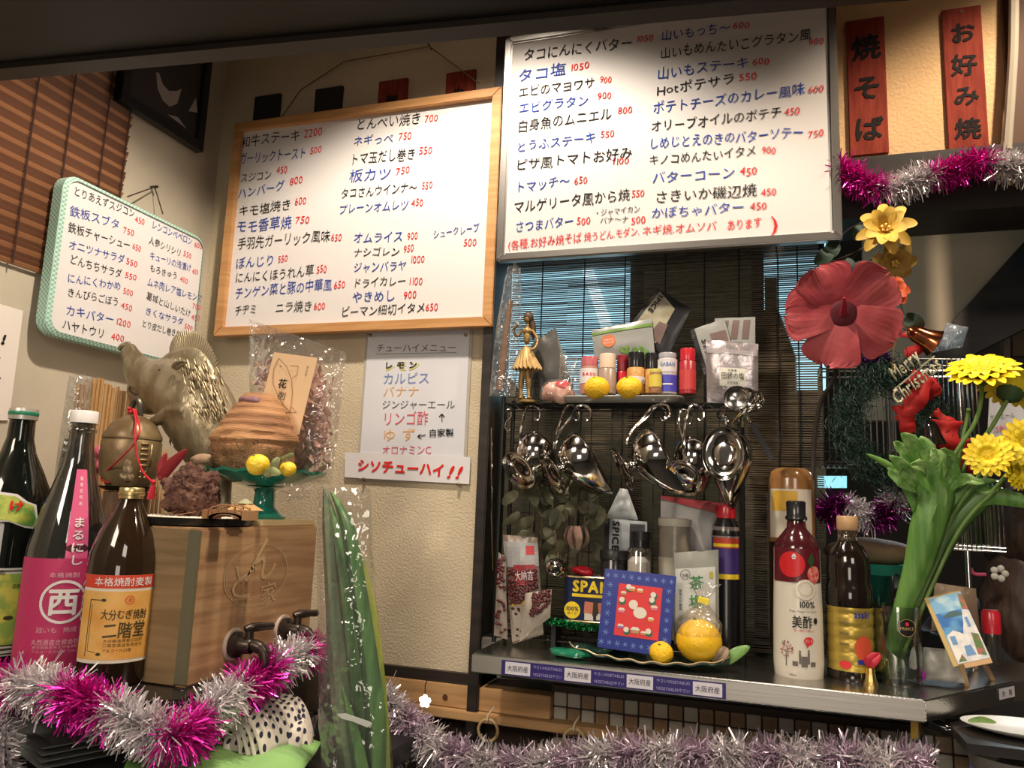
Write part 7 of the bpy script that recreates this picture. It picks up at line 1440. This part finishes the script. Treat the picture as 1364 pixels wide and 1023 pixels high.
blossom('faded yellow silk flower just below the brighter one', 1190, 348, -.07, 29, 7, mat('silk_faded', (.34, .22, .05), .7), sty, (.1, -.7, -.5))
blossom('small orange red silk flower tucked behind the hibiscus', 1190, 388, -.075, 22, 6, mat('silk_orange', (.50, .08, .02), .6), sty, (.3, -.9, .1))
t = T('artificial_branch', 'dark twiggy artificial branch with leaves behind the silk flowers', 'branch', PY(1180, 260, -.05))
for pl_ in ([(1180, 262), (1172, 300), (1150, 330), (1110, 348), (1085, 360)], [(1180, 262), (1176, 320), (1160, 345), (1128, 352), (1102, 344)], [(1176, 290), (1140, 300), (1112, 320)], [(1182, 300), (1190, 360), (1198, 400), (1212, 440)], [(1150, 330), (1138, 340), (1120, 372)]):
    G().tube(spline([PY(a, b, -.055) for a, b in pl_], 5), .0014, 6).build('twig', brn, t)
dgl = mat('silk_leaf', (.015, .035, .02), .6)
for a, b, c_, d in ((1105, 330, 1085, 352), (1112, 322, 1095, 345), (1125, 345, 1128, 372), (1140, 350, 1155, 376), (1100, 350, 1092, 372), (1205, 420, 1225, 440), (1150, 300, 1135, 318)):
    leaf(G(), [PY(a, b, -.06), PY((a+c_)/2+4, (b+d)/2, -.068), PY(c_, d, -.06)], .013, curl=.3).build('leaf_blade', dgl, t)
# wreath
wc = PY(1185, 565, -.03); t = T('fir_wreath', 'dark green artificial fir wreath hanging in the opening', 'wreath', PY(1200, 445, -.03)); rn = random.Random(17)
fir = mat('fir_needles', (.005, .022, .014), .6, c2=(.01, .04, .025), nscale=60); R0 = 62*mp(wc)
G().tube([wc+V((math.cos(a)*R0*.85, 0, math.sin(a)*R0*1.05)) for a in [2*PI*i/36 for i in range(36)]], .004, 6, closed=True).build('ring', brn, t)
g = G()
for k in range(7500):
    a = rn.uniform(0, 2*PI); q = wc+V((math.cos(a)*R0*.85, 0, math.sin(a)*R0*1.05)); o_ = V((rn.gauss(0, .013), rn.gauss(0, .010), rn.gauss(0, .013))); e = V((rn.gauss(0, 1), rn.gauss(0, 1), rn.gauss(0, 1))).normalized()*rn.uniform(.008, .018); s_ = e.cross(V((0, 1, .3))).normalized()*.0005
    g.add([q+o_-s_, q+o_+s_, q+o_+e+s_, q+o_+e-s_], [(0, 1, 2, 3)])
g.build('needles', fir, t, smooth=False, kind='stuff')
def bell(label, px, py, y, rpx, hpx, axis, mt):
    c = PY(px, py, y); s_ = mp(c); Mx = MAT3((1, 0, .01), axis); t = T('christmas_bell', label, 'bell', c); r, h_ = rpx*s_, hpx*s_
    G().lathe(c, [(r*1.05, 0), (r*1.12, .001), (r*.98, h_*.12), (r*.74, h_*.38), (r*.62, h_*.66), (r*.40, h_*.86), (r*.12, h_*.95), (0, h_*.96)], 28, Mx).build('bell', mt, t, solid=.0008)
    G().tube([c+Mx @ V((math.cos(a)*r*.16, 0, h_+math.sin(a)*r*.16)) for a in [2*PI*i/12 for i in range(12)]], .0008, 5, closed=True).build('loop', mt, t); G().blob(c+Mx @ V((0, 0, -.001)), r*.22, 2).build('clapper', mt, t)
cop = mat('copper_bell', (.62, .20, .09), .15, 1)
bell('shiny copper bell tilted right below the hibiscus', 1246, 458, -.085, 17, 42, (-.75, -.1, .45), cop)
bell('small black glossy bell hanging in the wreath', 1243, 592, -.075, 15, 34, (-.1, -.1, 1), mat('black_bell', (.10, .09, .09), .12, .9))
rr_m = mat('ribbon_red', (.42, .012, .012), .7)
t = T('red_bow', 'bright red velvet bow on the wreath under the glitter sign', 'bow', PY(1222, 540, -.06))
def strip(pts, w_, mt=rr_m, nm='ribbon_loop'):
    P = spline([PY(a, b, c_) for a, b, c_ in pts], 6); vs = []; n = len(P)
    for i, p in enumerate(P):
        d = (P[min(i+1, n-1)]-P[max(i-1, 0)]).normalized(); s_ = d.cross(V((.1, -1, .1))).normalized(); k = w_*(.8+.2*math.cos(i*.7)); vs += [p-s_*k, p+V((0, -.004*math.sin(i), 0)), p+s_*k]
    G().add(vs, [(i*3+j, i*3+j+1, i*3+j+4, i*3+j+3) for i in range(n-1) for j in (0, 1)]).build(nm, mt, t, solid=.001)
strip([(1205, 442, -.06), (1222, 448, -.075), (1236, 440, -.06)], .012); strip([(1236, 448, -.06), (1225, 465, -.07), (1205, 470, -.06)], .010)
strip([(1235, 500, -.055), (1228, 520, -.07), (1212, 545, -.075), (1205, 562, -.07)], .017); strip([(1212, 500, -.05), (1235, 510, -.06), (1246, 530, -.05)], .015); strip([(1198, 540, -.07), (1205, 560, -.075), (1212, 578, -.07)], .013)
t = T('red_ribbon', 'long red ribbon tails hanging right of the wreath behind the stems', 'ribbon', PY(1262, 575, -.05))
strip([(1244, 548, -.045), (1258, 558, -.05), (1272, 566, -.05)], .009, nm='ribbon_tail'); strip([(1262, 560, -.05), (1262, 580, -.055), (1254, 602, -.05)], .024, nm='ribbon_tail'); strip([(1280, 585, -.045), (1284, 602, -.05), (1280, 625, -.045)], .014, nm='ribbon_tail'); strip([(1290, 612, -.045), (1294, 622, -.05), (1296, 632, -.045)], .008, nm='ribbon_tail')
# glitter sign
a, b = PY(1186, 518, -.10), PY(1252, 462, -.10); dn = (b-a).normalized(); m = Plane(a, dn, V((0, -1, 0)).cross(dn)); 
if m.n.y > 0: m = Plane(a, dn, -m.v)
glt = mat('glitter_gold', (.50, .47, .34), .4, .6, bump=1, bscale=500)
t = T('glitter_sign', 'gold glitter Merry Christmas sign hanging diagonally on the wreath', 'sign', a)
G().text(m, 'Merry', m.hit(1187, 500), m.hit(1222, 470), .032, bold=.03, slant=.4).build('lettering', glt, t, solid=.003); G().text(m, 'Christmas', m.hit(1190, 532), m.hit(1250, 480), .030, bold=.03, slant=.4).build('lettering', glt, t, solid=.003)
G().tube([m(*m.hit(1188, 497)), PY(1191, 462, -.08), PY(1200, 440, -.06)], .0008, 5).build('hanging_cord', gold, t)
G().tube([m(*m.hit(1190, 520), -.002), m(*m.hit(1245, 474), -.002)], .0016, 6).build('bar', glt, t)
t, q, o = pouch('clear_ribbon', 'crumpled pale blue clear ribbon right of the copper bell', 'ribbon', [(1240, 470), (1282, 462), (1290, 436), (1262, 430)], -.05, .010, film('blue_film', (.75, .85, .95), gloss=.3, rough=.1, bump=1, bscale=60, haze=.22, hc=(.35, .42, .5)), seed=9)
tinsel('tinsel_garland', [PY(1098, 690, .0), PY(1112, 672, .0), PY(1135, 676, .0), PY(1160, 690, .0), PY(1185, 680, .0), PY(1200, 650, .0), PY(1206, 620, .0)], .026, 3800, [('magenta_strands', mauf if 0 else mat('purple_foil', (.36, .04, .30), .25, 1)), ('silver_strands', silf)], 'purple and silver tinsel heaped above the brown loaf', .045, seed=6)
tinsel('tinsel_garland', [PY(1150, 490, .0), PY(1172, 478, .0), PY(1185, 500, .0)], .018, 900, [('purple_strands', mat('dim_purple_foil', (.14, .05, .20), .3, 1))], 'small dim purple tinsel tuft under the hibiscus', .05, seed=7)
# person beyond the counter
py_ = .42; hp_ = PY(1352, 722, py_); k_ = mp(hp_)
t = T('person', 'person in black clothes with long dark hair, seen from behind at right edge', 'person', V((hp_.x+.04, py_, .0)))
g = G(); C0 = V((hp_.x+.03, py_, hp_.z))
sk = mat('black_clothes', (.010, .010, .012), .8)
g.blob(C0+V((-.02, .02, -.36)), (.20, .12, .26), 3).blob(C0+V((-.02, .02, -.20)), (.19, .095, .09), 3).tube([C0+V((-.19, .0, -.20)), C0+V((-.24, -.03, -.36)), C0+V((-.22, -.08, -.52))], [.055, .05, .04], 12).tube([C0+V((.17, .0, -.20)), C0+V((.22, -.0, -.36)), C0+V((.20, -.06, -.52))], [.055, .05, .04], 12).tube([C0+V((0, .0, -.22)), C0+V((0, 0, -.05))], .05, 12).tube([C0+V((-.02, .02, -.5)), C0+V((-.02, .02, -1.0)), ], [.17, .19], 16).tube([V((C0.x-.10, py_+.02, .02)), V((C0.x-.10, py_+.02, .45)), C0+V((-.09, .02, -.95))], [.05, .06, .10], 12).tube([V((C0.x+.07, py_+.02, .02)), V((C0.x+.07, py_+.02, .45)), C0+V((.05, .02, -.95))], [.05, .06, .10], 12)
g.build('body', sk, t, remesh=.012)
G().blob(C0, (.078, .092, .105), 3).build('head', mat('skin', (.45, .28, .2), .6), t)
hm2 = mat('dark_hair', (.035, .02, .014), .4, c2=(.06, .035, .025), nscale=30, stretch=(6, 6, .5)); g = G(); g.blob(C0+V((0, -.012, .012)), (.092, .10, .112), 4, .1, 30).blob(C0+V((-.01, -.05, -.13)), (.10, .05, .15), 4, .12, 30); g.build('hair', hm2, t)
G().text(Plane(PY(1277, 758, py_-.12), (1, 0, 0), (0, 0, 1)), '✿', (0, 0), (.03, 0), .03).build('shirt_print', mat('shirt_pink', (.45, .06, .12), .6), t, smooth=False) if 0 else None
p = PY(1331, 764, py_-.11); g = G()
for a in range(5): g.blob(p+V((math.cos(a*1.26)*.010, 0, math.sin(a*1.26)*.010)), (.007, .003, .007), 2)
g.build('flower_print', mat('print_pale2', (.5, .5, .46), .6), t); p = PY(1304, 762, py_-.11); G().tube(spline([p+V((-.014, 0, .006)), p+V((-.008, 0, -.004)), p+V((.012, 0, -.004))], 5), .0035, 6).build('stripe_print', mat('shirt_pink', (.40, .05, .12), .6), t)
# sink corner below the counter
yk = -.14; pth = [PY(1236, 962, yk), PY(1262, 972, yk), PY(1287, 978, yk-.01), PY(1302, 992, yk-.015), PY(1312, 1012, yk-.02), PY(1314, 1040, yk-.02)]
t = T('faucet', 'dark curved faucet under the corner of the steel counter', 'faucet', pth[0]); G().tube(spline(pth, 8), .0085, 12).build('spout', mat('dark_chrome', (.06, .06, .065), .12, .9), t)
c = PY(1313, 1008, yk-.02); G().lathe(c, [(.014, -.002), (.016, .0), (.016, -.0+.006), (.010, .010), (0, .010)], 20).build('collar', cream, t); G().lathe(c+V((0, 0, -.06)), [(.020, 0), (.020, .05), (.015, .058)], 24).build('filter', mat('filter_blue', (.12, .22, .48), .4), t)
t = T('white_plate', 'white oval plate edge at the lower right below the counter', 'plate', PY(1365, 975, -.16)); pc_ = PY(1378, 974, -.16)
G().lathe(pc_, [(0, -.006), (.055, -.005), (.088, .003), (.090, .005), (.086, .005), (.055, -.001), (0, -.002)], 40, sy=.6).build('plate', mat('china', (.60, .60, .58), .3), t); leaf(G(), [pc_+V((-.085, -.02, .008)), pc_+V((-.068, -.02, .012)), pc_+V((-.05, -.02, .010))], .004).build('garnish_leaf', stem_m, t)
G().b2(pc_+V((-.1, -.08, -.02)), pc_+V((.2, .05, -.007))).build('ledge', darkw, t, smooth=False, kind='structure')
t = T('grey_bowl', 'grey round bowl rim at the bottom right corner', 'bowl', PY(1352, 1030, -.20)); G().lathe(PY(1356, 1030, -.20), [(.02, -.03), (.05, -.01), (.060, .022), (.062, .024), (.058, .022), (.045, -.008), (0, -.02)], 36).build('bowl', mat('bowl_grey', (.22, .22, .21), .35), t)
t, q, o = pouch('plastic_wrap', 'glossy crumpled clear wrap below the counter corner', 'wrap', [(1206, 1006), (1248, 1012), (1252, 998), (1212, 988)], -.17, .008, mat('wrap_white', (.62, .62, .62), .15, bump=.6, bscale=50), seed=3)
G().tube([PY(1224, 950, -.12), PY(1228, 985, -.12), PY(1231, 1002, -.12)], .0035, 8).build('bottle_neck', chrome, t)
t = T('yellow_strap', 'short yellow strap hanging under the steel counter corner', 'strap', PY(1218, 968, -.13)); G().bar(PY(1218, 960, -.13), PY(1218, 984, -.13), .010, .002, (0, -1, 0)).build('strap', mat('strap_yellow', (.50, .32, .04), .5), t, smooth=False)
